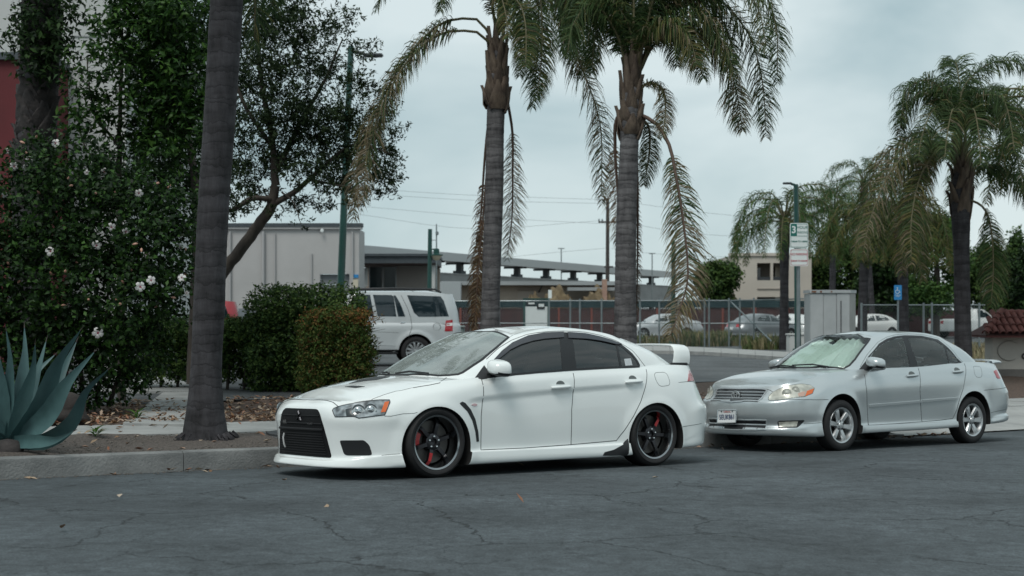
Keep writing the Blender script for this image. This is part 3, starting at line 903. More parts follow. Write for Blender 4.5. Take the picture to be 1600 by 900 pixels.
def wing_mirror(root, c, d, paint, tilt=0.):
    """door mirror: painted shell over a black foot; c centre, d half sizes"""
    bm = bmesh.new(); bmesh.ops.create_cube(bm, size=2); bmesh.ops.subdivide_edges(bm, edges=bm.edges[:], cuts=6, use_grid_fill=True)
    for v in bm.verts:
        p = v.co.copy(); q = Vector(p)
        n = (abs(p.x)**3.2 + abs(p.y)**3.2 + abs(p.z)**3.2)**(1 / 3.2); q = p / n
        # front (towards -X) is rounded, rear is flat glass
        q.x *= 1.0 if q.x < 0 else .55
        q.z *= 1 - .10 * max(-q.x, 0); q.y *= 1 - .1 * max(-q.x, 0)
        v.co = (c[0] + q.x * d[0], c[1] + q.y * d[1], c[2] + q.z * d[2] + .02 * q.y)
    me = bpy.data.meshes.new('wing_mirror'); bm.to_mesh(me); bm.free(); me.materials.append(paint); me.materials.append(M_blk); me.materials.append(M_chrome)
    for p in me.polygons:
        if p.center.z < c[2] - d[2] * .62: p.material_index = 1
        if p.normal.x > .9: p.material_index = 2
    smooth(me, 60); o = link('wing_mirror', me, root)
    a = MB(); a.tube([(c[0] + .0, c[1] + d[1] * .7, c[2] - d[2] * .75), (c[0] + .02, c[1] + d[1] + .03, c[2] - d[2] * .95), (c[0] + .03, c[1] + d[1] + .10, c[2] - d[2] * .9)], [.03, .028, .035], 8)
    a.build('mirror_foot', M_blk, o, 50)
    return o

def seat(root, x, y, z, m, wd=.5):
    M = Matrix.Translation((x, y, z))
    b = MB(); T = M @ Matrix.Rotation(rad(12), 4, 'Y')
    b.box((0, 0, .05), (.13, wd, .5), 0, M=T, bev=.05); b.box((.015, 0, .395), (.09, wd * .52, .17), 0, M=T, bev=.04)
    for s_ in (-.06, .06): b.tube([T @ Vector((.01, s_, .28)), T @ Vector((.015, s_, .34))], .008, 6)
    return b.build('seat', m, root, 40)

def build_white():
    root = car_root('parked_car', 0., -.885, 'white sports sedan with a big rear wing and dark six-spoke wheels, parked at the kerb', 'cars parked along the kerb')
    S = EVO
    bm0 = body_bmesh(S); pre = bvh_of_bm(bm0); bm0.free()
    cshell, cbm = cabin_parts(S, root, M_white, None)
    sh = Shell([pre, cshell], root); bs = Shell([pre], root); cs = Shell([cshell], root)
    xz = lambda pts: [(p.x, p.z) for p in pts]
    # door outlines, read on the surface
    df = bs.px([(752.2, 592), (822, 587), (893, 579.6), (893, 640), (892.3, 694.7), (820, 700), (751.5, 703), (751.6, 650)])
    dr = bs.px([(893.4, 579.6), (1009.4, 576.3), (1009.2, 604), (1000, 629), (987, 655), (975, 673), (963, 688), (893, 694.7), (893.2, 640)])
    dfp, drp = xz(df), xz(dr)
    inf = lambda c: abs(c.y) > .7 and pinpoly(c.x, c.z, dfp); inr = lambda c: abs(c.y) > .7 and pinpoly(c.x, c.z, drp)
    cabbase = [(a[0], a[1]) for a, b in S['cabin']]; foot = cabbase + [(x, -y) for x, y in cabbase[::-1]]
    def shrink(p): return ((p[0] - 1.6) * .97 + 1.6, p[1] * .965)
    footp = [shrink(p) for p in foot]
    hood_edge = lambda x: np.interp(x, [-.9, -.82, -.6, -.3, 0, .3], [.45, .50, .61, .66, .68, .68])
    parts = [('interior', lambda c, n: n.z > .6 and pinpoly(c.x, c.y, footp)),
             ('hood', lambda c, n: n.z > .5 and c.x < .34 and c.z > .70 and abs(c.y) < hood_edge(c.x)),
             ('trunk_lid', lambda c, n: c.x > 3.1 and abs(c.y) < .58 and c.z > .84),
             ('front_door:l', lambda c, n: c.y < 0 and inf(c)), ('front_door:r', lambda c, n: c.y > 0 and inf(c)),
             ('rear_door:l', lambda c, n: c.y < 0 and inr(c)), ('rear_door:r', lambda c, n: c.y > 0 and inr(c)),
             ('front_bumper', lambda c, n: c.x < -.38 and (c.z < .575 or abs(c.y) < .5)),
             ('rear_bumper', lambda c, n: c.x > 2.98 and c.z < .66),
             ('side_skirt:l', lambda c, n: c.y < -.7 and c.z < .245 and .3 < c.x < 2.4), ('side_skirt:r', lambda c, n: c.y > .7 and c.z < .245 and .3 < c.x < 2.4)]
    _, ob = body_parts(S, root, M_white, parts)
    ob['interior'].data.materials[0] = M_dash; ob['interior'].name = 'dashboard'
    # ---- glasshouse openings
    D = Vector((0, 1, -.25)).normalized()
    dlo = cs.px(Z2((812, 508)) + Z5((0, 470), (70, 388), (150, 302), (250, 225), (400, 158), (550, 128), (735, 118), (950, 133), (1100, 166), (1200, 197), (1300, 237), (1400, 320), (1455, 390), (1476, 432), (1472, 458), (1250, 468), (1000, 479), (800, 490), (500, 512), (245, 537), (0, 562)))
    gf = cs.px(Z5((60, 400), (150, 318), (250, 245), (400, 182), (560, 152), (698, 145), (712, 300), (728, 478), (500, 492), (245, 515), (0, 545), (20, 470)))
    gr = cs.px(Z5((815, 150), (960, 158), (1100, 190), (1238, 235), (1258, 330), (1278, 445), (1050, 455), (866, 465), (850, 350)))
    gq = cs.px(Z5((1262, 246), (1300, 262), (1395, 345), (1445, 405), (1456, 440), (1298, 446), (1280, 340)))
    trim = patch(cs, dlo, D, .003, .012, M_blk, 'window_trim', root, holes=[gf, gr, gq]); both(trim)
    panes = []
    for poly, nm in ((gf, 'side_window'), (gr, 'side_window'), (gq, 'quarter_window')):
        panes.append(both(patch(cs, poly, D, .0005, .004, M_glass, nm, root)))
    ws = cs.px(Z2((85, 487), (250, 398), (450, 285), (600, 200), (720, 160), (860, 150)) )
    wn_ = cs.px(Z2((1095, 153), (980, 250), (860, 350), (745, 425), (690, 462), (650, 478), (575, 486), (480, 490)))
    ws_half = [Vector(p) for p in wn_]
    top = [Vector((1.03, -.25, 1.345)), Vector((1.02, 0, 1.35))]; bot = [Vector((.20, -.42, .915)), Vector((.135, -.2, .925)), Vector((.12, 0, .928))]
    half = [top[1], top[0]] + ws_half + bot
    wspoly = half + flip(half[1:-1])[::-1]
    DW = Vector((1, 0, -.75)).normalized()
    both_w = patch(cs, wspoly, DW, .002, .005, M_glassf, 'windscreen', root, step=.05)
    ribbon(cs, wspoly, .03, .0035, M_blk, 'windscreen_seal', root, closed=True)
    rw = [Vector((2.64, 0, 1.30)), Vector((2.63, -.42, 1.27)), Vector((3.02, -.54, 1.11)), Vector((3.16, -.3, 1.07)), Vector((3.18, 0, 1.07))]
    rwp = rw + flip(rw[1:-1])[::-1]; patch(cs, rwp, (-1, 0, -.8), .002, .005, M_glass, 'rear_window', root, step=.05)
    hol = [xz(gf), xz(gr), xz(gq)]; wyz = [(p.y, p.z) for p in wspoly]; ryz = [(p.y, p.z) for p in rwp]
    def keep(c, n):
        if abs(c.y) > .45 and abs(n.y) > .55 and any(pinpoly(c.x, c.z, h) for h in hol): return False
        if n.x < -.1 and c.x < 1.3 and pinpoly(c.y, c.z, wyz): return False
        if n.x > .1 and c.x > 2.3 and pinpoly(c.y, c.z, ryz): return False
        return True
    cabin_finish(cbm, root, M_white, keep)
    # interior
    MB().box((.66, 0, .93), (.5, 1.22, .06), bev=.02).build('dashboard_top', M_dash, ob['interior'], 40)
    MB().box((2.85, 0, 1.0), (.5, 1.2, .05)).build('parcel_shelf', M_dash, ob['interior'])
    st = MB(); st.lathe([(.18, -.012), (.192, 0), (.18, .012), (.168, 0)], 24, 0, Matrix.Translation((.98, -.36, .93)) @ Matrix.Rotation(rad(-68), 4, 'Y'), closed=True); st.build('steering_wheel', M_blk, root, 60)
    for x, y in ((1.55, -.36), (1.55, .36), (2.42, -.36), (2.42, .36)): seat(root, x, y, .74, M_seat)
    # ---- visors over the side windows
    vf = cs.px(Z5((70, 388), (150, 302), (250, 225), (400, 158), (550, 128), (738, 120), (742, 172), (560, 186), (450, 205), (330, 242), (230, 292), (130, 372), (95, 392)))
    vr = cs.px(Z5((775, 122), (950, 135), (1100, 168), (1200, 198), (1300, 238), (1250, 240), (1100, 206), (960, 186), (785, 178)))
    M_vis = mat('smoked_visor', (.035, .035, .042), .22, coat=.5)
    for q in (vf, vr): both(patch(cs, q, D, .014, .012, M_vis, 'window_visor', root))
    # ---- seams
    fd, rd = ob['front_door:l'], ob['rear_door:l']
    both(ribbon(bs, df[-2::-1][:3] + [], .006, .001, M_gap2, 'panel_gap', fd)) if False else None
    sd_f = bs.px([(752.2, 592), (751.8, 650), (751.5, 703), (820, 700), (892.3, 694.7)])
    sd_b = bs.px([(893.4, 580), (893.2, 640), (892.3, 694.7)])
    sd_r = bs.px([(892.3, 694.7), (963, 688.5), (976, 672), (990, 650), (1001, 628), (1008.5, 604), (1009.5, 577)])
    for pts, par in ((sd_f, fd), (sd_b, fd), (sd_r, rd)): both(ribbon(bs, pts, .008, .0012, M_gap, 'panel_gap', par))
    fr = cs.px(Z5((0, 378), (120, 268), (240, 195), (380, 142), (560, 114), (740, 106), (950, 117), (1100, 148), (1250, 200), (1400, 292), (1490, 400), (1520, 470)))
    both(ribbon(cs, fr, .008, .0012, M_gap, 'panel_gap', root))
    dt = cs.px(Z5((230, 160), (330, 118), (450, 90), (600, 76))); both(ribbon(cs, dt, .006, .001, M_gap2, 'roof_moulding', root))
    # hood outline
    hp = bs.px(Z1((175, 240), (300, 238), (430, 243), (480, 258), (520, 292)))
    hp2 = bs.px(Z1((520, 292), (640, 275), (785, 245), (900, 195), (1000, 165)) + Z2((150, 620), (400, 572), (490, 553), (530, 522), (556, 500)))
    hh = [p for p in hp if p.y < -.05]
    hb = [Vector((p.x, p.y, p.z)) for p in hh]; full_h = flip(hb)[::-1] + hb
    full_h.sort(key=lambda p: p.y, reverse=True)
    ribbon(bs, full_h, .008, .0012, M_gap, 'panel_gap', ob['hood']); both(ribbon(bs, hp2, .008, .0012, M_gap, 'panel_gap', ob['hood']))
    both(ribbon(bs, bs.px(Z1((905, 372), (960, 372), (1059, 352)) + Z3((150, 258), (180, 250))), .006, .001, M_gap2, 'panel_gap', ob['front_bumper']))
    both(ribbon(bs, bs.px(Z1((880, 697), (960, 688), (1032, 684))), .005, .001, M_gap2, 'lip_seam', ob['front_bumper']))
    both(ribbon(bs, bs.px(Z4((425, 603), (490, 592), (557, 580))), .006, .001, M_gap2, 'lip_seam', ob['rear_bumper']))
    both(ribbon(bs, bs.px(Z4((410, 318), (470, 312), (520, 318))), .006, .001, M_gap2, 'panel_gap', ob['rear_bumper']))
    fuel = rounded(bs.px(Z4((252, 255), (330, 252), (360, 335), (290, 345), (262, 300))), .05); both_f = ribbon(bs, fuel, .006, .001, M_gap2, 'fuel_flap', root, closed=True)
    # ---- grille
    gn = bs.px(Z1((352, 314), (372, 350), (400, 450), (430, 560), (468, 718)))
    yt, yb = -gn[0].y, -gn[-1].y
    gl = [Vector((-.9, 0, gn[0].z + .004))] + gn + [Vector((-.9, 0, gn[-1].z))]
    gpoly_ = rounded(gn + flip(gn)[::-1], .03)
    DF = Vector((1, 0, -.05))
    g = patch(bs, gpoly_, DF, .004, .02, mat('grille_black', (.006, .006, .007), .6, spec=.2), 'grille', root, step=.04)
    def hw(z): return interp(z, sorted([(p.z, -p.y) for p in gn]))
    zt_, zb_ = gn[0].z, gn[-1].z
    def surf(y, z):
        h = bs.cast(Vector((-3, y, z)), Vector((1, 0, 0))); return h[0] if h else Vector((-.9, y, z))
    M_grid = mat('grille_mesh', (.009, .009, .010), .55, spec=.3)
    for k in range(9):                                       # intercooler fins behind the lower opening
        z = zb_ + .03 + k * .022; yy = hw(z) - .05
        q = [surf(y, z) + Vector((-.006, 0, 0)) for y in np.linspace(-yy, yy, 9)]; MB().tube(q, .005, 5).build('fin', M_grid, g, 60)
    for z, r_, mm in ((zb_ + .245, .014, M_grid), (zt_ - .13, .007, M_grid), (zt_ - .06, .005, M_grid)):
        yy = hw(z) - .015; q = [surf(y, z) + Vector((-.009, 0, 0)) for y in np.linspace(-yy, yy, 11)]; MB().tube(q, r_, 6).build('grille_bar', mm, g, 60)
    for y in np.linspace(-.26, .26, 9):
        q = [surf(y, z) + Vector((-.002, 0, 0)) for z in np.linspace(zb_ + .255, zt_ - .02, 5)]; MB().tube(q, .003, 4).build('grille_bar', M_grid, g, 60)
    # three-diamond emblem and the two small badges on the bars
    M_emb = mat('dark_emblem', (.05, .052, .058), .25, metal=.8)
    e = MB()
    ec = surf(0, zt_ - .075)
    for a in (90, 210, 330):
        ca, sa = math.cos(rad(a)), math.sin(rad(a)); L_, w_ = .062, .018
        dx = [(0, 0), (L_ / 2 * ca - w_ * sa, L_ / 2 * sa + w_ * ca), (L_ * ca, L_ * sa), (L_ / 2 * ca + w_ * sa, L_ / 2 * sa - w_ * ca)]
        v = [(ec.x - .012, -q[0], ec.z + q[1]) for q in dx] + [(ec.x - .020, -q[0] * .8, ec.z + q[1] * .8) for q in dx]
        e.add(v, [(4, 5, 6, 7), (0, 1, 5, 4), (1, 2, 6, 5), (2, 3, 7, 6), (3, 0, 4, 7), (7, 6, 5, 4)])
    e.build('emblem', M_emb, g)
    Mt = lambda p: Matrix.Translation(p) @ Matrix.Rotation(-PI / 2, 4, 'Z') @ Matrix.Rotation(PI / 2, 4, 'X')
    text_mesh('MR', .05, M_lipm, 'badge', g, Mt(surf(.26, zt_ - .125) + Vector((-.016, 0, 0))), bold=.001)
    p = surf(-.22, zt_ - .13); text_mesh('RALLIART', .022, M_lipm, 'badge', g, Mt(p + Vector((-.016, 0, 0))))
    M_hook = mat('tow_strap', (.5, .5, .5), .6)
    MB().tube([surf(.27, zb_ + .20) + Vector((-.02, 0, 0)), surf(.275, zb_ + .16) + Vector((-.03, 0, 0)), surf(.262, zb_ + .10) + Vector((-.03, 0, 0)), surf(.27, zb_ + .07) + Vector((-.015, 0, 0))], .008, 6).build('tow_hook', M_hook, g, 60)
    # ---- lamps
    cd_ = (bs.px([(565, 640)])[0] - bs.cam).normalized()
    hl = bs.px(Z1((474, 322), (485, 308), (522, 293), (640, 268), (785, 244), (870, 238), (946, 238), (950, 256), (930, 305), (905, 362), (800, 374), (692, 388), (652, 375), (560, 377), (497, 378)))
    lamp = patch(bs, hl, cd_, .003, .02, M_lamp, 'headlight', root, step=.025)
    ribbon(bs, hl, .009, .004, M_blk, 'lamp_seal', lamp, closed=True)
    am = bs.px(Z1((906, 256), (943, 252), (912, 338), (873, 341))); patch(bs, am, cd_, .006, .004, M_amber, 'turn_lens', lamp, step=.02)
    dk = bs.px(Z1((583, 318), (648, 300), (652, 372), (590, 372))); patch(bs, dk, cd_, .005, .004, mat('lamp_dark', (.03, .04, .045), .2), 'lamp_divider', lamp, step=.02)
    for px_, r_ in (((688, 330), .062), ((790, 320), .058)):
        c = bs.px(Z1(px_))[0]; n_ = -cd_
        Mq = Matrix.Translation(c + n_ * .004) @ (n_.to_track_quat('Z', 'Y').to_matrix().to_4x4())
        MB().lathe([(r_, 0), (r_ * .96, .006), (r_ * .7, .002), (r_ * .5, .004), (r_ * .45, .010), (.001, .016)], 20, 0, Mq).build('projector', M_chrome, lamp, 40)
    mirror_copy(lamp)
    fog = rounded(bs.px(Z1((533, 572), (735, 570), (778, 610), (802, 685), (788, 696), (590, 697), (568, 682))), .02)
    both(patch(bs, fog, cd_, .003, .02, M_blk, 'bumper_duct', root, step=.03))
    vt = bs.px(Z3((553, 168), (575, 155), (600, 165), (650, 225), (690, 310), (715, 420), (722, 505), (700, 508), (690, 420), (663, 322), (620, 242), (560, 182)))
    both(patch(bs, vt, (0, 1, -.1), .003, .012, M_blk, 'fender_vent', root, step=.02))
    mk_ = rounded(bs.px(Z3((650, 185), (680, 168), (712, 180), (690, 198))), .02); both(patch(bs, mk_, (0, 1, 0), .005, .006, M_tail2, 'side_repeater', root, step=.015))
    tl = bs.px(Z4((476, 240), (494, 246), (508, 308), (467, 311))); 
    ct_ = (tl[0] - bs.cam).normalized()
    tlp = patch(bs, tl, Vector((-.5, .85, 0)), .004, .01, M_tail, 'tail_light', root, step=.02, mats=[M_tail, M_tail2], mfun=lambda c: 1 if c.z > .93 else 0); mirror_copy(tlp)
    # hood vents
    hv = bs.px(Z1((575, 131), (640, 122), (742, 129), (665, 140))); both(patch(bs, hv, (0, 0, -1), .004, .008, M_blk, 'hood_vent', ob['hood'], step=.03))
    far = bs.px(Z1((612, 103), (740, 66), (860, 44), (945, 48), (840, 72)))
    patch(bs, far, (0, 0, -1), .004, .008, M_blk, 'hood_vent', ob['hood'], step=.04)
    # ---- handles
    for (a, b), par in (((Z5((622, 652))[0], Z5((805, 640))[0]), fd), ((Z5((1332, 598))[0], Z5((1492, 588))[0]), rd)):
        P = bs.px([a, ((a[0] + b[0]) / 2, (a[1] + b[1]) / 2), b]); n_ = Vector((0, -1, 0))
        h = MB(); h.tube([P[0] + n_ * .006, P[0] * .85 + P[2] * .15 + n_ * .022, P[1] + n_ * .026, P[0] * .15 + P[2] * .85 + n_ * .022, P[2] + n_ * .006], [.012, .017, .017, .017, .012], 10)
        both(h.build('handle', M_white, par, 60))
        m_ = Vector(P[1]) + Vector((0, 0, .028)); cup = [m_ + Vector((.052 * math.cos(t), 0, .034 * math.sin(t))) for t in np.linspace(0, PI, 9)]
        both(patch(bs, cup, (0, 1, 0), .002, .006, M_gap2, 'handle_cup', par, step=.02))
    # ---- skirt winglet, mud flap
    sk = bs.px(ZB((712, 745), (722, 728), (770, 715), (815, 690), (838, 660), (842, 735), (835, 752)))
    both(patch(bs, sk, (0, 1, 0), .006, .03, M_blk, 'skirt_winglet', root, step=.04))
    # ---- rear wing
    pth = [(-.655, 1.035, PI / 2), (-.662, 1.10, PI / 2 - .02), (-.655, 1.165, PI / 2 - .2), (-.63, 1.205, PI / 4), (-.59, 1.226, .2), (-.45, 1.235, .03), (-.2, 1.243, .01), (0, 1.245, 0)]
    pth += [(-y, z, -a) for y, z, a in pth[-2::-1]]
    def sec(i):
        c0, c1, th = 3.115, 3.345, .014
        k = min(i, len(pth) - 1 - i); c0 += [-.01, .0, .012, .02, .028, .045, .06, .065][k]; c1 += [0, .005, .003, 0, -.004, -.01, -.012, -.012][k]
        return [(c0, 0), (c0 + .02, th * .8), (c0 + .1, th), (c1 - .05, th * .7), (c1, th * .3), (c1, -th * .3), (c1 - .05, -th * .6), (c0 + .1, -th), (c0 + .02, -th * .8)]
    sweep_section(pth, [sec(i) for i in range(len(pth))], 'rear_wing', M_white, root, 50)
    for s_ in (-1, 1): MB().box((3.2, s_ * .655, 1.03), (.22, .05, .03), bev=.008).build('wing_foot', M_blk, root)
    # ---- mirrors, wipers
    wm = wing_mirror(root, (.67, -.935, .985), (.12, .115, .075), M_white); mirror_copy(wm).location = (.26, -.03, 0)
    sail = cs.px(Z2((795, 515), (850, 440), (880, 400), (900, 430), (905, 515), (860, 522))); both(patch(cs, sail, D, .006, .01, M_blk, 'mirror_sail', root))
    for pts in (Z2((118, 488), (240, 470), (405, 488)), Z2((0, 480), (40, 478), (60, 488))):
        P = sh.px(pts); MB().tube([p + Vector((-.02, 0, .02)) for p in P], .010, 6).build('wiper', M_blk, root, 60)
    # stickers in the quarter window
    q = cs.px(Z5((1322, 375), (1385, 370), (1402, 436), (1335, 440))); patch(cs, q, D, .004, .002, M_paper, 'sticker', root, step=.03)
    # ---- wheels
    for x, y, sd in ((0, -.752, -1), (2.65, -.752, -1), (0, .752, 1), (2.65, .752, 1)):
        fr_ = x < 1
        wheel(root, x, y, .318, .318, .246, .262, 6, 'deep', sd, rad(-105 if fr_ else 56), red=0, caliper=rad(172) if fr_ else None)
    return root
white_car = build_white()
# ------------------------------------------------------------------ the silver saloon
Z6, Z7, C3, C4, ZT = Z(1100, 580, 6.925), Z(1200, 510, 4.2875), Z(1090, 490, 3.913), Z(1320, 480, 3.75), Z(1480, 500, 4.5)
CO_ARCH = [(0, .325, .358), (2.6, .325, .358)]
_cd = arch_disp(CO_ARCH, .012, .035)
COR = dict(nu=180, nv=44, nc=16, spine=(-.55, 3.3), disp=_cd, arches=CO_ARCH, arch_in=.55,
    stations=[
    (-1.0, 0, [(.12, .19), (.03, .205), (.012, .27), (.05, .325), (0, .44), (0, .585), (.075, .645), (.155, .775)]),
    (-.985, .30, [(.12, .19), (.03, .205), (.012, .27), (.05, .325), (0, .44), (0, .585), (.075, .645), (.155, .775)]),
    (-.92, .53, [(.12, .19), (.03, .205), (.01, .27), (.04, .325), (0, .44), (0, .58), (.075, .645), (.155, .782)]),
    (-.80, .69, [(.12, .185), (.02, .20), (0, .27), (.03, .33), (0, .45), (0, .59), (.045, .655), (.135, .80)]),
    (-.62, .785, [(.10, .18), (.01, .195), (0, .28), (.02, .34), (0, .46), (0, .60), (.03, .68), (.125, .83)]),
    (-.45, .825, [(.10, .175), (0, .19), (0, .30), (.01, .355), (0, .46), (0, .62), (.03, .71), (.13, .862)]),
    (-.25, .84, [(.10, .18), (0, .195), (0, .30), (.005, .36), (0, .5), (0, .66), (.03, .78), (.13, .90)]),
    (0, .845, [(.10, .18), (0, .20), (0, .30), (0, .36), (0, .52), (0, .70), (.03, .82), (.13, .938)]),
    (.40, .85, [(.10, .19), (0, .205), (0, .285), (.03, .312), (.02, .5), (0, .72), (.025, .86), (.095, .967)]),
    (.90, .85, [(.10, .195), (0, .21), (0, .285), (.03, .312), (.02, .5), (0, .74), (.02, .88), (.062, .985)]),
    (1.6, .85, [(.10, .20), (0, .215), (0, .285), (.03, .315), (.02, .5), (0, .76), (.02, .90), (.06, 1.003)]),
    (2.2, .85, [(.10, .21), (0, .225), (0, .29), (.025, .318), (.012, .5), (0, .78), (.03, .94), (.08, 1.04)]),
    (2.6, .85, [(.10, .22), (0, .235), (0, .30), (.01, .33), (0, .5), (0, .80), (.04, .96), (.13, 1.06)]),
    (3.0, .84, [(.10, .235), (0, .25), (0, .32), (0, .36), (0, .5), (0, .80), (.05, .96), (.15, 1.06)]),
    (3.4, .80, [(.10, .25), (.01, .27), (0, .34), (.02, .38), (0, .5), (0, .65), (.06, .86), (.15, 1.03)]),
    (3.64, .66, [(.12, .26), (.02, .28), (0, .34), (.03, .38), (0, .5), (0, .65), (.10, .80), (.17, 1.01)]),
    (3.76, .42, [(.12, .26), (.02, .28), (0, .34), (.03, .38), (0, .5), (0, .65), (.10, .80), (.17, 1.01)]),
    (3.80, 0, [(.12, .26), (.02, .28), (0, .34), (.03, .38), (0, .5), (0, .65), (.10, .80), (.17, 1.02)])],
    zc=[(-.845, .775), (-.7, .835), (-.5, .89), (-.2, .95), (.1, .985), (.3, 1.0), (2.6, 1.06), (3.0, 1.095), (3.4, 1.085), (3.6, 1.045), (3.63, 1.02)],
    cabin=[((.14, 0, .98), (.98, 0, 1.42)), ((.20, .4, .975), (1.0, .38, 1.41)), ((.36, .64, .97), (1.06, .5, 1.38)), ((.5, .765, .955), (1.18, .55, 1.39)),
           ((1.0, .785, .97), (1.4, .575, 1.43)), ((1.6, .785, .99), (1.7, .585, 1.445)), ((2.2, .77, 1.025), (2.05, .57, 1.43)), ((2.6, .72, 1.045), (2.32, .545, 1.395)),
           ((2.98, .63, 1.06), (2.46, .5, 1.365)), ((3.10, .5, 1.07), (2.52, .43, 1.37)), ((3.14, .25, 1.08), (2.55, .22, 1.39)), ((3.15, 0, 1.085), (2.55, 0, 1.395))],
    cn=190, cnv=36, bulge=.035, zroof=[(.98, 1.42), (1.3, 1.465), (1.7, 1.482), (2.1, 1.472), (2.4, 1.43), (2.55, 1.395)], rspine=(1.2, 2.3))

def build_silver():
    root = car_root('parked_car', 6.24, -1.455, 'silver saloon with a foil sunshade behind its windscreen, parked behind the white car', 'cars parked along the kerb')
    S = COR; P = M_silver
    bm0 = body_bmesh(S); pre = bvh_of_bm(bm0); bm0.free()
    cshell, cbm = cabin_parts(S, root, P, None)
    sh = Shell([pre, cshell], root); bs = Shell([pre], root); cs = Shell([cshell], root)
    G = 17.5
    bpx = lambda p: bs.px(p, G); cpx = lambda p: cs.px(p, G)
    xz = lambda pts: [(p.x, p.z) for p in pts]
    df = bpx(C4((112, 390), (270, 375), (430, 352), (440, 480), (452, 671), (300, 682), (141, 691), (128, 520)))
    dr = bpx(C4((431, 352), (560, 340), (695, 327), (706, 400), (695, 480), (668, 555), (660, 600), (635, 650), (453, 671), (441, 480)))
    dfp, drp = xz(df), xz(dr)
    inf = lambda c: abs(c.y) > .68 and pinpoly(c.x, c.z, dfp); inr = lambda c: abs(c.y) > .68 and pinpoly(c.x, c.z, drp)
    cabbase = [(a[0], a[1]) for a, b in S['cabin']]; foot = cabbase + [(x, -y) for x, y in cabbase[::-1]]
    footp = [((x - 1.6) * .97 + 1.6, y * .965) for x, y in foot]
    parts = [('interior', lambda c, n: n.z > .6 and pinpoly(c.x, c.y, footp)),
             ('hood', lambda c, n: n.z > .5 and c.x < .34 and c.z > .77 and abs(c.y) < .62),
             ('trunk_lid', lambda c, n: c.x > 3.12 and abs(c.y) < .56 and c.z > .7),
             ('front_door:l', lambda c, n: c.y < 0 and inf(c)), ('front_door:r', lambda c, n: c.y > 0 and inf(c)),
             ('rear_door:l', lambda c, n: c.y < 0 and inr(c)), ('rear_door:r', lambda c, n: c.y > 0 and inr(c)),
             ('front_bumper', lambda c, n: c.x < -.3 and c.z < .636), ('rear_bumper', lambda c, n: c.x > 2.92 and c.z < .655),
             ('side_skirt:l', lambda c, n: c.y < -.68 and c.z < .315 and .3 < c.x < 2.3), ('side_skirt:r', lambda c, n: c.y > .68 and c.z < .315 and .3 < c.x < 2.3)]
    _, ob = body_parts(S, root, P, parts)
    ob['interior'].data.materials[0] = M_dash; ob['interior'].name = 'dashboard'
    D = Vector((0, 1, -.25)).normalized()
    dlo = cpx(C4((80, 382), (110, 335), (138, 288), (200, 214), (245, 186), (290, 172), (350, 165), (450, 168), (545, 190), (605, 238), (655, 297), (688, 327), (560, 347), (430, 357), (300, 368), (150, 379)))
    gf = cpx(C4((100, 362), (128, 318), (160, 272), (205, 226), (250, 200), (300, 183), (336, 179), (360, 260), (379, 347), (260, 357), (150, 367)))
    gr = cpx(C4((368, 181), (450, 180), (535, 200), (576, 226), (592, 270), (606, 329), (520, 338), (428, 346), (398, 260)))
    gq = cpx(C4((589, 235), (630, 270), (668, 321), (613, 328)))
    trim = patch(cs, dlo, D, .003, .012, M_blk, 'window_trim', root, holes=[gf, gr, gq]); both(trim)
    for poly, nm in ((gf, 'side_window'), (gr, 'side_window'), (gq, 'quarter_window')): both(patch(cs, poly, D, .0005, .004, M_glassc, nm, root))
    near = cpx(Z7((640, 78), (684, 82), (664, 112), (622, 165), (582, 222), (545, 262), (505, 283)))
    half = [Vector((.99, 0, 1.418)), Vector((.995, -.25, 1.412))] + near + [Vector((.26, -.42, .995)), Vector((.185, -.2, .998)), Vector((.175, 0, 1.0))]
    wsp = half + flip(half[1:-1])[::-1]
    DW = Vector((1, 0, -.75)).normalized()
    patch(cs, wsp, DW, .002, .005, glassmat('clear_windscreen', (.80, .87, .84), 1.5), 'windscreen', root, step=.05)
    ribbon(cs, wsp, .03, .0035, M_blk, 'windscreen_seal', root, closed=True)
    rw = [Vector((2.60, 0, 1.37)), Vector((2.60, -.36, 1.35)), Vector((2.95, -.5, 1.16)), Vector((3.06, -.3, 1.12)), Vector((3.08, 0, 1.12))]
    rwp = rw + flip(rw[1:-1])[::-1]; patch(cs, rwp, (-1, 0, -.8), .002, .005, M_glassc, 'rear_window', root, step=.05)
    hol = [xz(gf), xz(gr), xz(gq)]; wyz = [(p.y, p.z) for p in wsp]; ryz = [(p.y, p.z) for p in rwp]
    def keep(c, n):
        if abs(c.y) > .42 and abs(n.y) > .55 and any(pinpoly(c.x, c.z, h) for h in hol): return False
        if n.x < -.1 and c.x < 1.3 and pinpoly(c.y, c.z, wyz): return False
        if n.x > .1 and c.x > 2.3 and pinpoly(c.y, c.z, ryz): return False
        return True
    cabin_finish(cbm, root, P, keep)
    d = MB(); d.box((.60, 0, .97), (.42, 1.15, .05), bev=.02); d.build('dashboard_top', M_dash, ob['interior'], 40)
    MB().lathe([(.178, -.012), (.19, 0), (.178, .012), (.166, 0)], 24, 0, Matrix.Translation((.98, -.34, 1.0)) @ Matrix.Rotation(rad(-66), 4, 'Y'), closed=True).build('steering_wheel', M_blk, root, 60)
    for x, y in ((1.52, -.35), (1.52, .35)): seat(root, x, y, .80, M_seat2)
    for y in (-.36, .36):
        b = MB(); b.box((2.50, y, 1.165), (.10, .30, .13), 0, bev=.045); b.box((2.52, y, 1.06), (.12, .5, .12), 0, bev=.04); b.build('headrest', M_seat2, root, 40)
    # ---- foil sunshade: folded panels just inside the windscreen
    sun = tag(empty('sunshade', (0, 0, 0)), 'crinkled silver foil sunshade unfolded behind the windscreen of the silver saloon', 'sunshade')
    sun.matrix_world = root.matrix_world.copy()
    v = []; f = []; NU, NV = 73, 15
    def wr(q): return (near[2] * (1 - q) + near[5] * q)
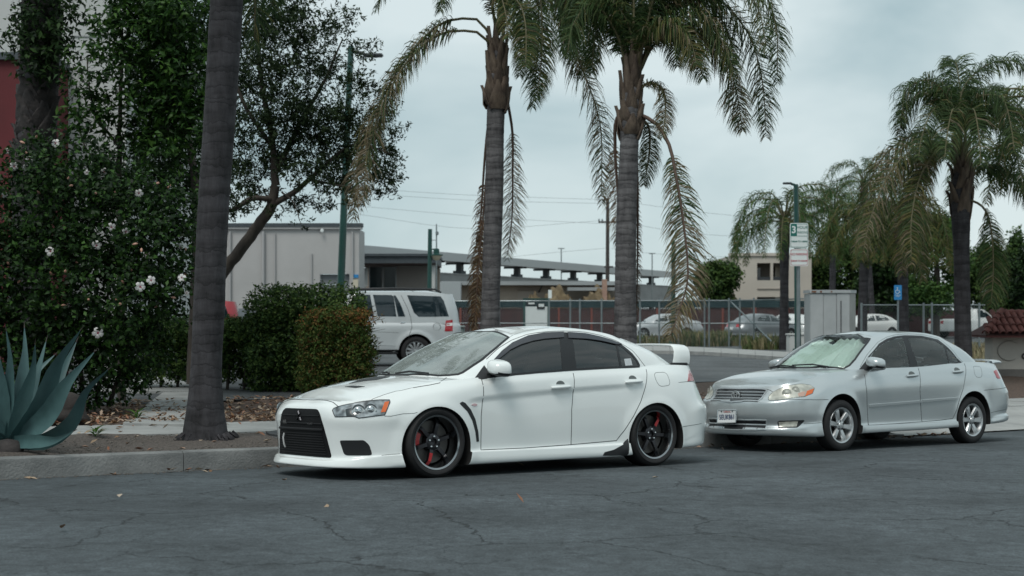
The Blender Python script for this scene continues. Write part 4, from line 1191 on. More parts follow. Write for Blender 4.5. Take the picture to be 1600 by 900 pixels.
    for j in range(NV):
        q = j / (NV - 1); zz = 1.40 - q * .385
        half_w = interp(zz, sorted([(p.z, -p.y - .05) for p in near]))
        for i in range(NU):
            u = -1 + 2 * i / (NU - 1); y = u * half_w
            h = cs.cast(Vector((-2, y, zz)), Vector((1, 0, 0)))
            p = Vector(h[0]) if h else Vector((.6, y, zz))
            k = (i + j * .25) % 9; tri = abs(k - 4.5) / 4.5
            dep = .035 + .05 * tri + .006 * math.sin(i * 1.7 + j * 2.3)
            v.append((p.x + dep * .55, p.y, p.z - dep * .8))
    for j in range(NV - 1):
        for i in range(NU - 1):
            u = -1 + 2 * (i + .5) / (NU - 1)
            if j < 2 and abs(u) < .10: continue
            f.append((j * NU + i, (j + 1) * NU + i, (j + 1) * NU + i + 1, j * NU + i + 1))
    raw('foil_panel', v, f, M_foil, sun, sm=25)
    # ---- seams
    fd, rd = ob['front_door:l'], ob['rear_door:l']
    for pts, par in ((C4((113, 392), (122, 450), (130, 540), (141, 691), (300, 682), (452, 671)), fd), (C4((430, 355), (440, 480), (452, 671)), fd), (C4((452, 671), (560, 662), (632, 652), (655, 605), (668, 555), (693, 480), (705, 410), (700, 330)), rd)):
        both(ribbon(bs, bpx(pts), .008, .0012, M_gap, 'panel_gap', par))
    fr = cpx(C4((90, 350), (128, 282), (195, 204), (245, 176), (290, 163), (350, 157), (450, 160), (550, 183), (612, 232), (662, 293), (697, 328)))
    both(ribbon(cs, fr, .006, .001, M_gap2, 'panel_gap', root))
    both(ribbon(bs, bpx(Z7((60, 497), (150, 490), (240, 491), (330, 492), (405, 490))), .007, .0012, M_gap, 'panel_gap', ob['front_bumper']))
    both(ribbon(bs, bpx(Z7((240, 652), (300, 650), (368, 643))), .007, .001, M_gap2, 'lip_seam', ob['front_bumper']))
    both(ribbon(bs, bpx(C4((815, 487), (880, 480), (945, 472))), .007, .001, M_gap, 'panel_gap', ob['rear_bumper']))
    both(ribbon(bs, bpx(C4((850, 620), (900, 608), (945, 596))), .008, .001, M_gap2, 'lip_seam', ob['rear_bumper']))
    he = [p for p in bpx(Z6((420, 184), (560, 186), (680, 194), (715, 206), (745, 224))) if p.y < .02]
    he2 = sorted(he + flip(he), key=lambda p: p.y); ribbon(bs, he2, .007, .001, M_gap, 'panel_gap', ob['hood'])
    ribbon(bs, rounded(bpx(C4((752, 345), (793, 348), (803, 410), (772, 412), (757, 385))), .04), .006, .001, M_gap2, 'fuel_flap', root, closed=True)
    # ---- face
    gn = bpx(Z6((420, 191), (640, 194), (672, 199), (683, 210), (650, 258), (615, 305), (585, 327), (420, 336)))
    gn[0].y = -.0; gn[-1].y = 0
    gpolyc = gn + flip(gn[1:-1])[::-1]
    g = patch(bs, gpolyc, (1, 0, -.1), .003, .02, M_gloss, 'grille', root, step=.03)
    ribbon(bs, gpolyc, .022, .010, M_alloy, 'grille_frame', g, closed=True, step=.03)
    def surf(y, z):
        h = bs.cast(Vector((-3, y, z)), Vector((1, 0, 0))); return h[0] if h else Vector((-.9, y, z))
    zt_, zb_ = gn[1].z, gn[-2].z
    def hwid(z): return interp(z, sorted([(p.z, -p.y) for p in gn[2:-1]]))
    for k in range(3):
        z = zt_ - (k + 1) * (zt_ - zb_) / 4; yy = hwid(z) - .01
        MB().tube([surf(y, z) + Vector((-.008, 0, 0)) for y in np.linspace(-yy, yy, 15)], .009, 6).build('grille_bar', M_alloy, g, 60)
    # oval emblem made of three rings
    ec = surf(0, (zt_ + zb_) / 2); em = MB()
    for a, b, cy, cz in ((.062, .044, 0, 0), (.022, .040, 0, 0), (.042, .015, 0, .018)):
        pts = [(ec.x - .030, ec.y + cy + a * math.cos(t), ec.z + cz + b * math.sin(t)) for t in np.linspace(0, 2 * PI, 29)]
        em.tube(pts, .0085, 6, cap=False)
    em.build('emblem', M_alloy, g, 60)
    MB().lathe([(.001, 0), (.06, 0), (.056, .008), (.001, .010)], 24, 0, Matrix.Translation((ec.x - .008, 0, ec.z)) @ Matrix.Rotation(-PI / 2, 4, 'Y') @ Matrix.Diagonal((.7, 1, 1, 1))).build('emblem_base', M_gloss, g)
    lg = bpx(Z6((420, 522), (560, 525), (675, 530), (678, 560), (668, 628), (560, 634), (420, 636))); lg[0].y = lg[-1].y = 0
    lgp = lg + flip(lg[1:-1])[::-1]
    l = patch(bs, lgp, (1, 0, 0), .002, .03, M_blk, 'lower_grille', root, step=.04)
    ribbon(bs, lgp, .016, .010, P, 'grille_frame', l, closed=True)
    z1, z0 = lg[1].z, lg[-2].z; zm = (z1 + z0) / 2; yw = -lg[3].y
    MB().tube([surf(y, zm) + Vector((-.008, 0, 0)) for y in np.linspace(-yw, yw, 15)], .009, 6).build('grille_bar', P, l, 60)
    for y in np.linspace(-.36, .36, 5): MB().tube([surf(y, z) + Vector((-.004, 0, 0)) for z in np.linspace(z0, z1, 4)], .006, 4).build('grille_bar', M_dash, l)
    # number plate, bent a little at its foot
    pc = surf(.07, .415); npl = empty('number_plate', (pc.x - .018, .07, .415)); npl.parent = root
    pl = MB(); v = []
    for z, dx in ((.076, 0), (.03, -.002), (-.03, -.004), (-.076, -.020)):
        for y in (.1525, -.1525): v.append((dx, y, z))
    v += [(x + .004, y, z) for x, y, z in v]
    ff = [(2 * i, 2 * i + 1, 2 * i + 3, 2 * i + 2) for i in range(3)]; ff += [tuple(8 + k for k in q[::-1]) for q in ff]
    pl.add(v, ff, 0)
    bpy.data.objects.remove(npl)
    npl = pl.build('number_plate', M_platew, root); npl.location = (pc.x - .018, .07, .415); npl.rotation_euler = (rad(-2), 0, 0)
    TM = lambda y, z, dx=0: Matrix.Translation((-.006 + dx, y, z)) @ Matrix.Rotation(-PI / 2, 4, 'Z') @ Matrix.Rotation(PI / 2, 4, 'X')
    t = text_mesh('5EUK861', .078, M_blue, 'plate_number', npl, TM(0, -.012, -.002) @ Matrix.Diagonal((.84, 1.15, 1, 1)), space=1.02, bold=.0004)
    text_mesh('California', .03, M_platered, 'plate_name', npl, TM(0, .056, .002))
    for y in (-.09, .09): MB().lathe([(.008, 0), (.008, .004), (.001, .005)], 8, 0, Matrix.Translation((-.004, y, .06)) @ Matrix.Rotation(-PI / 2, 4, 'Y')).build('plate_bolt', M_blk, npl)
    fr_ = MB()
    for a, b in (((.1525, .076), (-.1525, .076)), ((-.1525, .076), (-.1525, -.076)), ((-.1525, -.076), (.1525, -.076)), ((.1525, -.076), (.1525, .076))):
        dx = lambda z: -.020 if z < 0 else -.002
        fr_.tube([(dx(a[1]), a[0], a[1]), (dx(b[1]), b[0], b[1])], .005, 5)
    fr_.build('plate_frame', M_chrome, npl)
    cdv = (bpx([(1215, 620)])[0] - bs.cam).normalized()
    hl = bpx(C3((431, 522), (440, 500), (460, 482), (492, 464), (560, 441), (640, 430), (690, 438), (714, 456), (702, 488), (652, 508), (560, 519), (470, 531), (438, 531)))
    lamp = patch(bs, hl, cdv, .004, .02, M_lamp2, 'headlight', root, step=.025)
    ribbon(bs, hl, .008, .004, M_gap2, 'lamp_seal', lamp, closed=True)
    patch(bs, bpx(C3((668, 474), (711, 459), (700, 488), (656, 507))), cdv, .007, .004, M_amber, 'turn_lens', lamp, step=.02)
    patch(bs, bpx(C3((612, 490), (640, 478), (660, 478), (648, 506), (618, 508))), cdv, .006, .003, mat('lamp_pink', (.5, .33, .27), .3), 'lamp_reflector', lamp, step=.02)
    for q, r_ in (((545, 486), .055), ((600, 470), .05)):
        c = bpx(C3(q))[0]; n_ = -cdv; Mq = Matrix.Translation(c + n_ * .005) @ n_.to_track_quat('Z', 'Y').to_matrix().to_4x4()
        MB().lathe([(r_, 0), (r_ * .95, .005), (r_ * .6, .003), (r_ * .4, .008), (.001, .012)], 18, 0, Mq).build('projector', M_lamp2, lamp, 40)
    mirror_copy(lamp)
    fo = bpx(Z7((62, 640), (75, 632), (240, 627), (245, 632), (210, 668), (195, 678), (70, 681)))
    fp = patch(bs, fo, cdv, .002, .02, M_blk, 'fog_lamp', root, step=.03)
    patch(bs, bpx(Z7((72, 640), (200, 636), (190, 672), (76, 675))), cdv, .006, .004, M_lamp2, 'lens', fp, step=.02); mirror_copy(fp)
    tl = bpx(C4((886, 363), (903, 357), (914, 375), (923, 410), (914, 419), (900, 400)))
    tp = patch(bs, rounded(tl, .03), Vector((-.5, .85, 0)), .005, .01, M_tail, 'tail_light', root, step=.02); mirror_copy(tp)
    # ---- side: moulding, handles
    for q, par in ((C4((142, 570), (450, 546), (451, 558), (142, 585)), fd), (C4((456, 543), (664, 527), (664, 538), (456, 556)), rd)):
        both(patch(bs, bpx(q), (0, 1, 0), .014, .014, P, 'side_moulding', par, step=.05))
    for a, b, par in ((C4((362, 404))[0], C4((427, 398))[0], fd), (C4((632, 380))[0], C4((690, 375))[0], rd)):
        Q = bpx([a, ((a[0] + b[0]) / 2, (a[1] + b[1]) / 2), b]); n_ = Vector((0, -1, 0))
        both(MB().tube([Q[0] + n_ * .006, Q[0] * .85 + Q[2] * .15 + n_ * .022, Q[1] + n_ * .026, Q[0] * .15 + Q[2] * .85 + n_ * .022, Q[2] + n_ * .006], [.012, .017, .018, .017, .012], 10).build('handle', P, par, 60))
        m_ = Vector(Q[1]) + Vector((0, 0, .018)); cup = [m_ + Vector((.06 * math.cos(t), 0, .036 * math.sin(t))) for t in np.linspace(0, 2 * PI, 17)[:-1]]
        both(patch(bs, cup, (0, 1, 0), .002, .006, M_gap2, 'handle_cup', par, step=.02))
    wm = wing_mirror(root, (.58, -.90, 1.052), (.115, .115, .066), P); mirror_copy(wm).location = (.2, -.02, 0)
    both(patch(cs, cpx(C4((80, 382), (118, 322), (140, 330), (140, 378))), D, .006, .01, M_blk, 'mirror_sail', root))
    for pts in (Z7((170, 268), (300, 262), (410, 278)), Z7((10, 275), (90, 268), (190, 278))):
        Q = sh.px(pts, G); MB().tube([p + Vector((-.02, 0, .015)) for p in Q], .010, 6).build('wiper', M_blk, root, 60)
    # ---- boot spoiler
    pth = [(-.60, 1.05, .9), (-.57, 1.075, .35), (-.4, 1.092, .05), (0, 1.10, 0)]; pth += [(-y, z, -a) for y, z, a in pth[-2::-1]]
    sec = []
    for i in range(len(pth)):
        k = min(i, len(pth) - 1 - i); c0 = 3.40 + .02 * k; c1 = 3.60 + .01 * k; th = .014
        sec.append([(c0, 0), (c0 + .06, th), (c1 - .03, th), (c1, th * .4), (c1, -th * .4), (c1 - .03, -th), (c0 + .06, -th)])
    sweep_section(pth, sec, 'boot_spoiler', P, root, 50)
    for y in (-.5, .5): MB().box((3.5, y, 1.06), (.12, .05, .06), bev=.01).build('spoiler_foot', P, root)
    for x, y, sd in ((0, -.742, -1), (2.6, -.742, -1), (0, .742, 1), (2.6, .742, 1)):
        wheel(root, x, y, .305, .305, .212, .20, 6, 'alloy', sd, rad(50 if x < 1 else 58), detail=True)
    return root
silver_car = build_silver()
# ================================================================== PLANTS
def mesh_np(name, V, F, mi, mats, parent=None, smooth_=False):
    """V (n,3), F list of equal-size faces (m,k)"""
    me = bpy.data.meshes.new(name); m, k = F.shape
    me.vertices.add(len(V)); me.vertices.foreach_set('co', np.ascontiguousarray(V, 'f').ravel())
    me.loops.add(m * k); me.loops.foreach_set('vertex_index', np.ascontiguousarray(F, 'i').ravel())
    me.polygons.add(m); me.polygons.foreach_set('loop_start', np.arange(0, m * k, k, dtype='i'))
    me.update(calc_edges=True)
    for q in mats: me.materials.append(q)
    me.polygons.foreach_set('material_index', np.ascontiguousarray(mi, 'i'))
    if smooth_: me.polygons.foreach_set('use_smooth', [True] * m)
    me.update()
    return link(name, me, parent)

L_dark = leafmat('leaf_dark', [(.007, .015, .007), (.011, .026, .009), (.019, .044, .012), (.040, .085, .022)], .45)
L_mid = leafmat('leaf_mid', [(.018, .042, .014), (.030, .070, .018), (.048, .105, .026), (.085, .16, .035)], .42)
L_olive = leafmat('leaf_olive', [(.010, .022, .010), (.018, .034, .014), (.030, .052, .020), (.050, .078, .032)], .5)
L_hedge = leafmat('leaf_hedge', [(.018, .040, .013), (.034, .068, .020), (.060, .11, .028), (.11, .165, .042)], .45)
L_red = leafmat('leaf_nandina', [(.024, .050, .014), (.036, .072, .018), (.055, .10, .022), (.085, .13, .03), (.10, .095, .025), (.10, .045, .02)], .5)
L_far = leafmat('leaf_far', [(.020, .042, .016), (.034, .068, .020), (.055, .10, .026), (.085, .14, .036)], .6)
L_palm = leafmat('palm_green', [(.020, .042, .018), (.032, .062, .022), (.050, .090, .030), (.10, .13, .05)], .42, .3)
L_palmg = leafmat('palm_fresh', [(.022, .050, .018), (.038, .080, .024), (.060, .115, .032), (.11, .16, .05)], .45, .35)
L_palmy = leafmat('palm_olive', [(.045, .062, .02), (.07, .085, .028), (.11, .11, .036), (.16, .135, .05)], .5, .3)
L_dry = leafmat('palm_dry', [(.10, .08, .045), (.15, .12, .07), (.20, .165, .11), (.26, .22, .16)], .7, .2)
L_brown = leafmat('palm_brown', [(.07, .045, .028), (.12, .075, .045), (.17, .11, .065)], .8, .1)
M_rachis = mat('palm_rachis', (.11, .10, .045), .6, var=.4)
M_rachisd = mat('palm_rachis_dry', (.10, .062, .045), .7, var=.4)
M_bootd = mat('palm_boot_dark', (.060, .052, .050), .9, col2=(.014, .013, .014), vscale=7, detail=8, bump=.6, bscale=25)
M_boot = mat('palm_boot', (.15, .115, .085), .9, col2=(.035, .023, .018), vscale=9, stretch=(1, 1, .35), detail=8, bump=.6, bscale=30)
M_bark = mat('bark', (.085, .070, .058), .9, col2=(.030, .025, .022), vscale=7, stretch=(1, 1, .25), detail=9, bump=.7, bscale=24)
M_twig = mat('twig', (.05, .042, .034), .9, var=.4)

def leaves(R, P, Nn, ln, wd, fold=.12, droop=.25, dirs=None):
    """six-sided folded leaves at P with facing normals Nn -> V, F (tris, 4 per leaf)"""
    n = len(P)
    if dirs is None: dirs = R.normal(size=(n, 3))
    Nn = Nn / (np.linalg.norm(Nn, axis=1)[:, None] + 1e-9)
    T = dirs - Nn * np.sum(dirs * Nn, 1)[:, None]; T /= (np.linalg.norm(T, axis=1)[:, None] + 1e-9)
    B = np.cross(Nn, T); L = (ln * R.uniform(.65, 1.25, n))[:, None]; W = (wd * R.uniform(.7, 1.2, n))[:, None]
    a = P; m_ = P + T * L * .5 - Nn * L * .02; t = P + T * L * .96 - Nn * L * droop
    l_ = P + T * L * .45 + B * W * .5 + Nn * W * fold; r_ = P + T * L * .45 - B * W * .5 + Nn * W * fold
    V = np.stack([a, l_, m_, r_, t], 1).reshape(-1, 3)
    base = (np.arange(n) * 5)[:, None]
    F = np.concatenate([base + [0, 2, 1], base + [0, 3, 2], base + [1, 2, 4], base + [2, 3, 4]], 1).reshape(-1, 3)
    return V, F

def blob_points(R, blobs, n, shell=.45):
    """points through ellipsoid clumps, denser near their surface; outward normals"""
    wts = np.array([b[3] * b[4] + b[3] * b[5] + b[4] * b[5] for b in blobs]); wts /= wts.sum()
    ids = R.choice(len(blobs), n, p=wts); B = np.array(blobs, float)[ids]
    d = R.normal(size=(n, 3)); d /= np.linalg.norm(d, axis=1)[:, None]
    r = 1 - shell * R.random(n)**1.6
    lump = 1 + .13 * np.sin(d[:, 0] * 7 + ids) * np.sin(d[:, 1] * 6 + ids * 2) + .08 * np.sin(d[:, 2] * 11 + ids * 3)
    off = d * (r * lump)[:, None] * B[:, 3:6]
    return B[:, :3] + off, d

def foliage(name, blobs, n, ln, wd, m, parent=None, seed=0, shell=.45, up=.5, rnd=.7, sprig=5, droop=.25, org=None, floor=None):
    """leaf mass made of small sprigs of leaves"""
    R = np.random.default_rng(seed); k = max(1, n // sprig)
    C, d = blob_points(R, blobs, k, shell)
    ax = d + R.normal(size=(k, 3)) * .5 + np.array([0, 0, up * .6]); ax /= np.linalg.norm(ax, axis=1)[:, None]
    ids = np.repeat(np.arange(k), sprig); t = np.tile(np.linspace(0, 1, sprig), k)
    P = C[ids] + ax[ids] * (t * ln * 1.5)[:, None] + R.normal(size=(len(ids), 3)) * ln * .22
    Nn = d[ids] * .5 + np.array([0, 0, up]) + R.normal(size=P.shape) * rnd
    dirs = ax[ids] * .6 + R.normal(size=P.shape) * .9
    if floor is not None: P[:, 2] = np.maximum(P[:, 2], floor + R.random(len(P)) * .05)
    V, F = leaves(R, P, Nn, ln, wd, droop=droop, dirs=dirs)
    if org is not None: V = V - np.array(org)
    return mesh_np(name, V, F, np.zeros(len(F)), [m], parent)

def limb(pts, r, name, m, parent, n=9, org=None, wob=.0, seed=0):
    R = random.Random(seed); P = [Vector(p) for p in pts]
    C = catmull([tuple(p) + (q,) for p, q in zip(P, r)], max(6, len(pts) * 5))
    o = Vector(org) if org is not None else Vector()
    b = MB(); b.tube([Vector(c[:3]) - o + Vector((R.uniform(-wob, wob), R.uniform(-wob, wob), 0)) for c in C], [c[3] for c in C], n)
    return b.build(name, m, parent, 60)

# ------------------------------------------------------------------ palms
def frond_mesh(name, pts, n=70, ll=.6, lw=.03, sag=.6, t0=.18, cols=(L_palm,), wt=None, seed=0, parent=None, org=None, rr=.028, rm=None, plume=.6, tipdry=0.):
    """one palm leaf: a curved rachis with drooping leaflets both sides"""
    R = np.random.default_rng(seed)
    C = catmull(pts, 40); C = np.array(C)
    T = np.gradient(C, axis=0); T /= np.linalg.norm(T, axis=1)[:, None]
    n = int(n * 2.6); nl = n * 2; sag = sag * 1.4; lw = lw * .72; plume = plume * 1.35
    t = np.repeat(np.linspace(t0, .995, n), 2) + R.uniform(-.006, .006, nl); t = np.clip(t, 0, .999)
    f = t * 39; i = np.floor(f).astype(int).clip(0, 38); u = (f - i)[:, None]
    P = C[i] * (1 - u) + C[i + 1] * u; Tt = T[i]
    up = np.array([0, 0, 1.]); S = np.cross(Tt, up); nn = np.linalg.norm(S, axis=1)[:, None]
    S = np.where(nn > .25, S / (nn + 1e-9), np.array([.8, -.6, 0])); N_ = np.cross(S, Tt)
    sgn = np.tile([1., -1.], n)[:, None]
    tt = (t - t0) / (1 - t0)
    prof = np.clip(np.sin(np.clip(tt * .92 + .06, 0, 1) * PI)**.55, .15, 1)
    L = (ll * prof * R.uniform(.8, 1.15, nl))[:, None]
    d0 = S * sgn * .85 + Tt * (.45 + .35 * tt)[:, None] + N_ * (R.uniform(-plume, plume, nl))[:, None]; d0 /= np.linalg.norm(d0, axis=1)[:, None]
    sg = (sag * R.uniform(.6, 1.4, nl))[:, None]
    p1 = P + d0 * L * .4; d1 = d0 + np.array([0, 0, -1.]) * sg * .7; d1 /= np.linalg.norm(d1, axis=1)[:, None]
    p2 = p1 + d1 * L * .32; d2 = d1 + np.array([0, 0, -1.]) * sg * 1.1 + R.normal(size=(nl, 3)) * .08; d2 /= np.linalg.norm(d2, axis=1)[:, None]
    p3 = p2 + d2 * L * .3
    wv = Tt * .8 + N_ * R.uniform(-.5, .5, nl)[:, None]; wv /= np.linalg.norm(wv, axis=1)[:, None]
    W = lw * R.uniform(.8, 1.2, nl)[:, None]
    V = np.stack([P - wv * W * .3, P + wv * W * .3, p1 - wv * W * .5, p1 + wv * W * .5, p2 - wv * W * .38, p2 + wv * W * .38, p3], 1).reshape(-1, 3)
    b = (np.arange(nl) * 7)[:, None]
    F = np.concatenate([b + [0, 1, 3], b + [0, 3, 2], b + [2, 3, 5], b + [2, 5, 4], b + [4, 5, 6]], 1).reshape(-1, 3)
    w_ = np.array(wt if wt else [1 / len(cols)] * len(cols), float)
    ids = R.choice(len(cols), nl, p=w_ / w_.sum())
    if tipdry: ids = np.where(R.random(nl) < tipdry * tt, len(cols) - 1, ids)
    mi = np.repeat(ids, 5)
    # rachis
    mb = MB(); mb.tube([tuple(c) for c in C[::2]], [rr * (1 - .85 * k / 19.5) + .003 for k in range(20)], 5)
    rv = np.array(mb.v); rf = []
    for q in mb.f:
        for k in range(1, len(q) - 1): rf.append((q[0], q[k], q[k + 1]))
    rf = np.array(rf) + len(V)
    V = np.concatenate([V, rv]); F = np.concatenate([F, rf]); mi = np.concatenate([mi, np.full(len(rf), len(cols))])
    if org is not None: V = V - np.array(org)
    return mesh_np(name, V, F, mi, list(cols) + [rm or M_rachis], parent)

def trunkmat(name, c1, c2, freq, ring=2.9):
    """ringed palm trunk: grey bark with darker leaf-scar rings and stains"""
    m = bpy.data.materials.new(name); m.use_nodes = True; t = m.node_tree; b = t.nodes['Principled BSDF']; L = t.links.new
    g = t.nodes.new('ShaderNodeTexCoord'); mp_ = t.nodes.new('ShaderNodeMapping'); mp_.inputs['Scale'].default_value = (1.2, 1.2, freq)
    L(g.outputs['Object'], mp_.inputs[0])
    n = t.nodes.new('ShaderNodeTexNoise'); n.inputs['Scale'].default_value = 1.0; n.inputs['Detail'].default_value = 6; n.inputs['Roughness'].default_value = .65; n.inputs['Distortion'].default_value = .5; L(mp_.outputs[0], n.inputs['Vector'])
    n2 = t.nodes.new('ShaderNodeTexNoise'); n2.inputs['Scale'].default_value = 7; n2.inputs['Detail'].default_value = 10; n2.inputs['Roughness'].default_value = .75; mpv = t.nodes.new('ShaderNodeMapping'); mpv.inputs['Scale'].default_value = (1, 1, .22); L(g.outputs['Object'], mpv.inputs[0]); L(mpv.outputs[0], n2.inputs['Vector'])
    mx_ = t.nodes.new('ShaderNodeMath'); mx_.operation = 'MULTIPLY_ADD'; mx_.inputs[1].default_value = .55; L(n2.outputs[0], mx_.inputs[0])
    sc_ = t.nodes.new('ShaderNodeMath'); sc_.operation = 'MULTIPLY'; sc_.inputs[1].default_value = .5; L(n.outputs[0], sc_.inputs[0]); L(sc_.outputs[0], mx_.inputs[2])
    r = t.nodes.new('ShaderNodeValToRGB'); r.color_ramp.elements[0].position = .40; r.color_ramp.elements[0].color = (*c2, 1); r.color_ramp.elements[1].position = .66; r.color_ramp.elements[1].color = (*c1, 1)
    L(mx_.outputs[0], r.inputs[0]); b.inputs['Roughness'].default_value = .9
    wv = t.nodes.new('ShaderNodeTexWave'); wv.wave_type = 'BANDS'; wv.bands_direction = 'Z'; wv.wave_profile = 'SAW'
    wv.inputs['Scale'].default_value = ring; wv.inputs['Distortion'].default_value = 6.5; wv.inputs['Detail'].default_value = 5; wv.inputs['Detail Scale'].default_value = 1.1; wv.inputs['Detail Roughness'].default_value = .65
    L(g.outputs['Object'], wv.inputs['Vector'])
    rr_ = t.nodes.new('ShaderNodeValToRGB'); e = rr_.color_ramp.elements
    e[0].position = .0; e[0].color = (.18, .18, .19, 1); e[1].position = .10; e[1].color = (.7, .7, .7, 1); x = e.new(.5); x.color = (1, 1, 1, 1); x = e.new(1.); x.color = (1, 1, 1, 1)
    wv2 = t.nodes.new('ShaderNodeTexWave'); wv2.wave_type = 'BANDS'; wv2.bands_direction = 'Z'; wv2.wave_profile = 'SAW'
    wv2.inputs['Scale'].default_value = ring * .57; wv2.inputs['Distortion'].default_value = 7; wv2.inputs['Detail'].default_value = 6; wv2.inputs['Detail Scale'].default_value = .8; wv2.inputs['Detail Roughness'].default_value = .7
    L(g.outputs['Object'], wv2.inputs['Vector']); wm_ = t.nodes.new('ShaderNodeMath'); wm_.operation = 'MINIMUM'
    L(wv.outputs['Fac'], wm_.inputs[0]); L(wv2.outputs['Fac'], wm_.inputs[1]); L(wm_.outputs[0], rr_.inputs[0])
    ml = t.nodes.new('ShaderNodeMixRGB'); ml.blend_type = 'MULTIPLY'; ml.inputs[0].default_value = .72; L(r.outputs[0], ml.inputs[1]); L(rr_.outputs[0], ml.inputs[2]); L(ml.outputs[0], b.inputs['Base Color'])
    hm = t.nodes.new('ShaderNodeMath'); hm.operation = 'MULTIPLY_ADD'; hm.inputs[1].default_value = .22; L(rr_.outputs[0], hm.inputs[0]); L(mx_.outputs[0], hm.inputs[2])
    bp = t.nodes.new('ShaderNodeBump'); bp.inputs['Strength'].default_value = .8; bp.inputs['Distance'].default_value = .02; L(hm.outputs[0], bp.inputs['Height']); L(bp.outputs[0], b.inputs['Normal'])
    return m
M_trunk = trunkmat('palm_trunk', (.17, .165, .17), (.040, .039, .042), 9, 2.7)
M_trunkn = trunkmat('palm_trunk_dark', (.066, .063, .070), (.008, .0075, .009), 5, 1.7)

def palm_trunk(parent, pts, rs, m, ring=.14, seed=0, flare=None, n=22):
    """pts world; trunk with leaf-scar ridges; local coords relative to parent location"""
    R = random.Random(seed); o = parent.location
    C = catmull([tuple(p) + (r,) for p, r in zip(pts, rs)], int(sum((Vector(pts[i + 1]) - Vector(pts[i])).length for i in range(len(pts) - 1)) / (ring / 5)) + 2)
    v = []; f = []; k = len(C); ph = R.uniform(0, 6)
    for i, c in enumerate(C):
        cyc = (i % 5) / 5; amp = .006 * (1 - cyc) + R.uniform(-.010, .010)
        for j in range(n):
            a = 2 * PI * j / n
            r = c[3] * (1 + amp + .02 * math.sin(3 * a + ph + i * .05) + R.uniform(-.008, .008))
            v.append((c[0] - o.x + r * math.cos(a), c[1] - o.y + r * math.sin(a), c[2] - o.z + .012 * math.sin(2 * a + i * .3)))
    for i in range(k - 1):
        for j in range(n): f.append((i * n + j, i * n + (j + 1) % n, (i + 1) * n + (j + 1) % n, (i + 1) * n + j))
    f.append(tuple((k - 1) * n + j for j in range(n)))
    return raw('trunk', v, f, m, parent, sm=50)

def boots(parent, p0, p1, r0, r1, n, seed=0, ln=.5, spread=.10, m=None):
    """old leaf bases clasping the top of the trunk: each its own part"""
    R = random.Random(seed); o = parent.location; p0, p1 = Vector(p0), Vector(p1)
    for i in range(n):
        t = (i + R.random() * .6) / n; a = i * 2.4 + R.uniform(-.3, .3); c = p0.lerp(p1, t); r = (r0 + (r1 - r0) * t)
        L = ln * R.uniform(.7, 1.25); d = Vector((math.cos(a), math.sin(a), 0)); s_ = Vector((-math.sin(a), math.cos(a), 0))
        v = []; f = []
        prof = [(-.3, .75, -.01), (0, .85, .03), (.35, .62, .05 + spread * .2), (.7, .34, .05 + spread * .6), (1, .16, .04 + spread * R.uniform(.7, 1.8))]
        for q, w_, out in prof:
            w2 = r * w_ * .95
            for sx, dz in ((-1, -.035), (-.5, 0), (.5, 0), (1, -.035)):
                v.append(c + d * (r * .92 + out + dz) + s_ * (w2 * sx) + Vector((0, 0, q * L)) - o)
        for i2 in range(4):
            for j in range(3): f.append((i2 * 4 + j, i2 * 4 + j + 1, (i2 + 1) * 4 + j + 1, (i2 + 1) * 4 + j))
        b = [tuple(x) for x in v]; k = len(b); dn = [tuple(Vector(x) - d * .02) for x in v]
        f2 = [tuple(q + k for q in fa[::-1]) for fa in f]
        rim = [0, 1, 2, 3, 7, 11, 15, 19, 18, 17, 16, 12, 8, 4]
        f3 = [(rim[(q + 1) % 14], rim[q], rim[q] + k, rim[(q + 1) % 14] + k) for q in range(14)]
        raw('leaf_base', b + dn, f + f2 + f3, m or M_boot, parent, sm=60)

def px_path(pix, Y, dys=None):
    """photo-measured curve at distance Y, with per-point depth offsets in metres"""
    return [at(x, y, Y + (dys[i] if dys else 0)) for i, (x, y) in enumerate(pix)]

def palm(name, label, group, base, Y, trunk_px, rs, m, seed, **kw):
    o = empty(name, base, 0, label, 'palm tree', group)
    pts = [Vector(base) + Vector((0, 0, -.05))] + [at(x, y, Y) for x, y in trunk_px]
    palm_trunk(o, pts, rs, m, seed=seed, **kw)
    return o

G_palm = 'palm trees along the street'
def fr(o, pix, Y, dy, seed, n=70, ll=.62, lw=.028, sag=.6, t0=.18, cols=(L_palm, L_palmy), wt=(.8, .2), rr=.026, rm=None, plume=.55, name='frond', tipdry=0.):
    k = len(pix); dys = [dy * (i / (k - 1))**1.0 for i in range(k)]
    return frond_mesh(name, px_path(pix, Y, dys), n, ll, lw, sag, t0, cols, wt, seed, o, o.location, rr, rm, plume, tipdry)

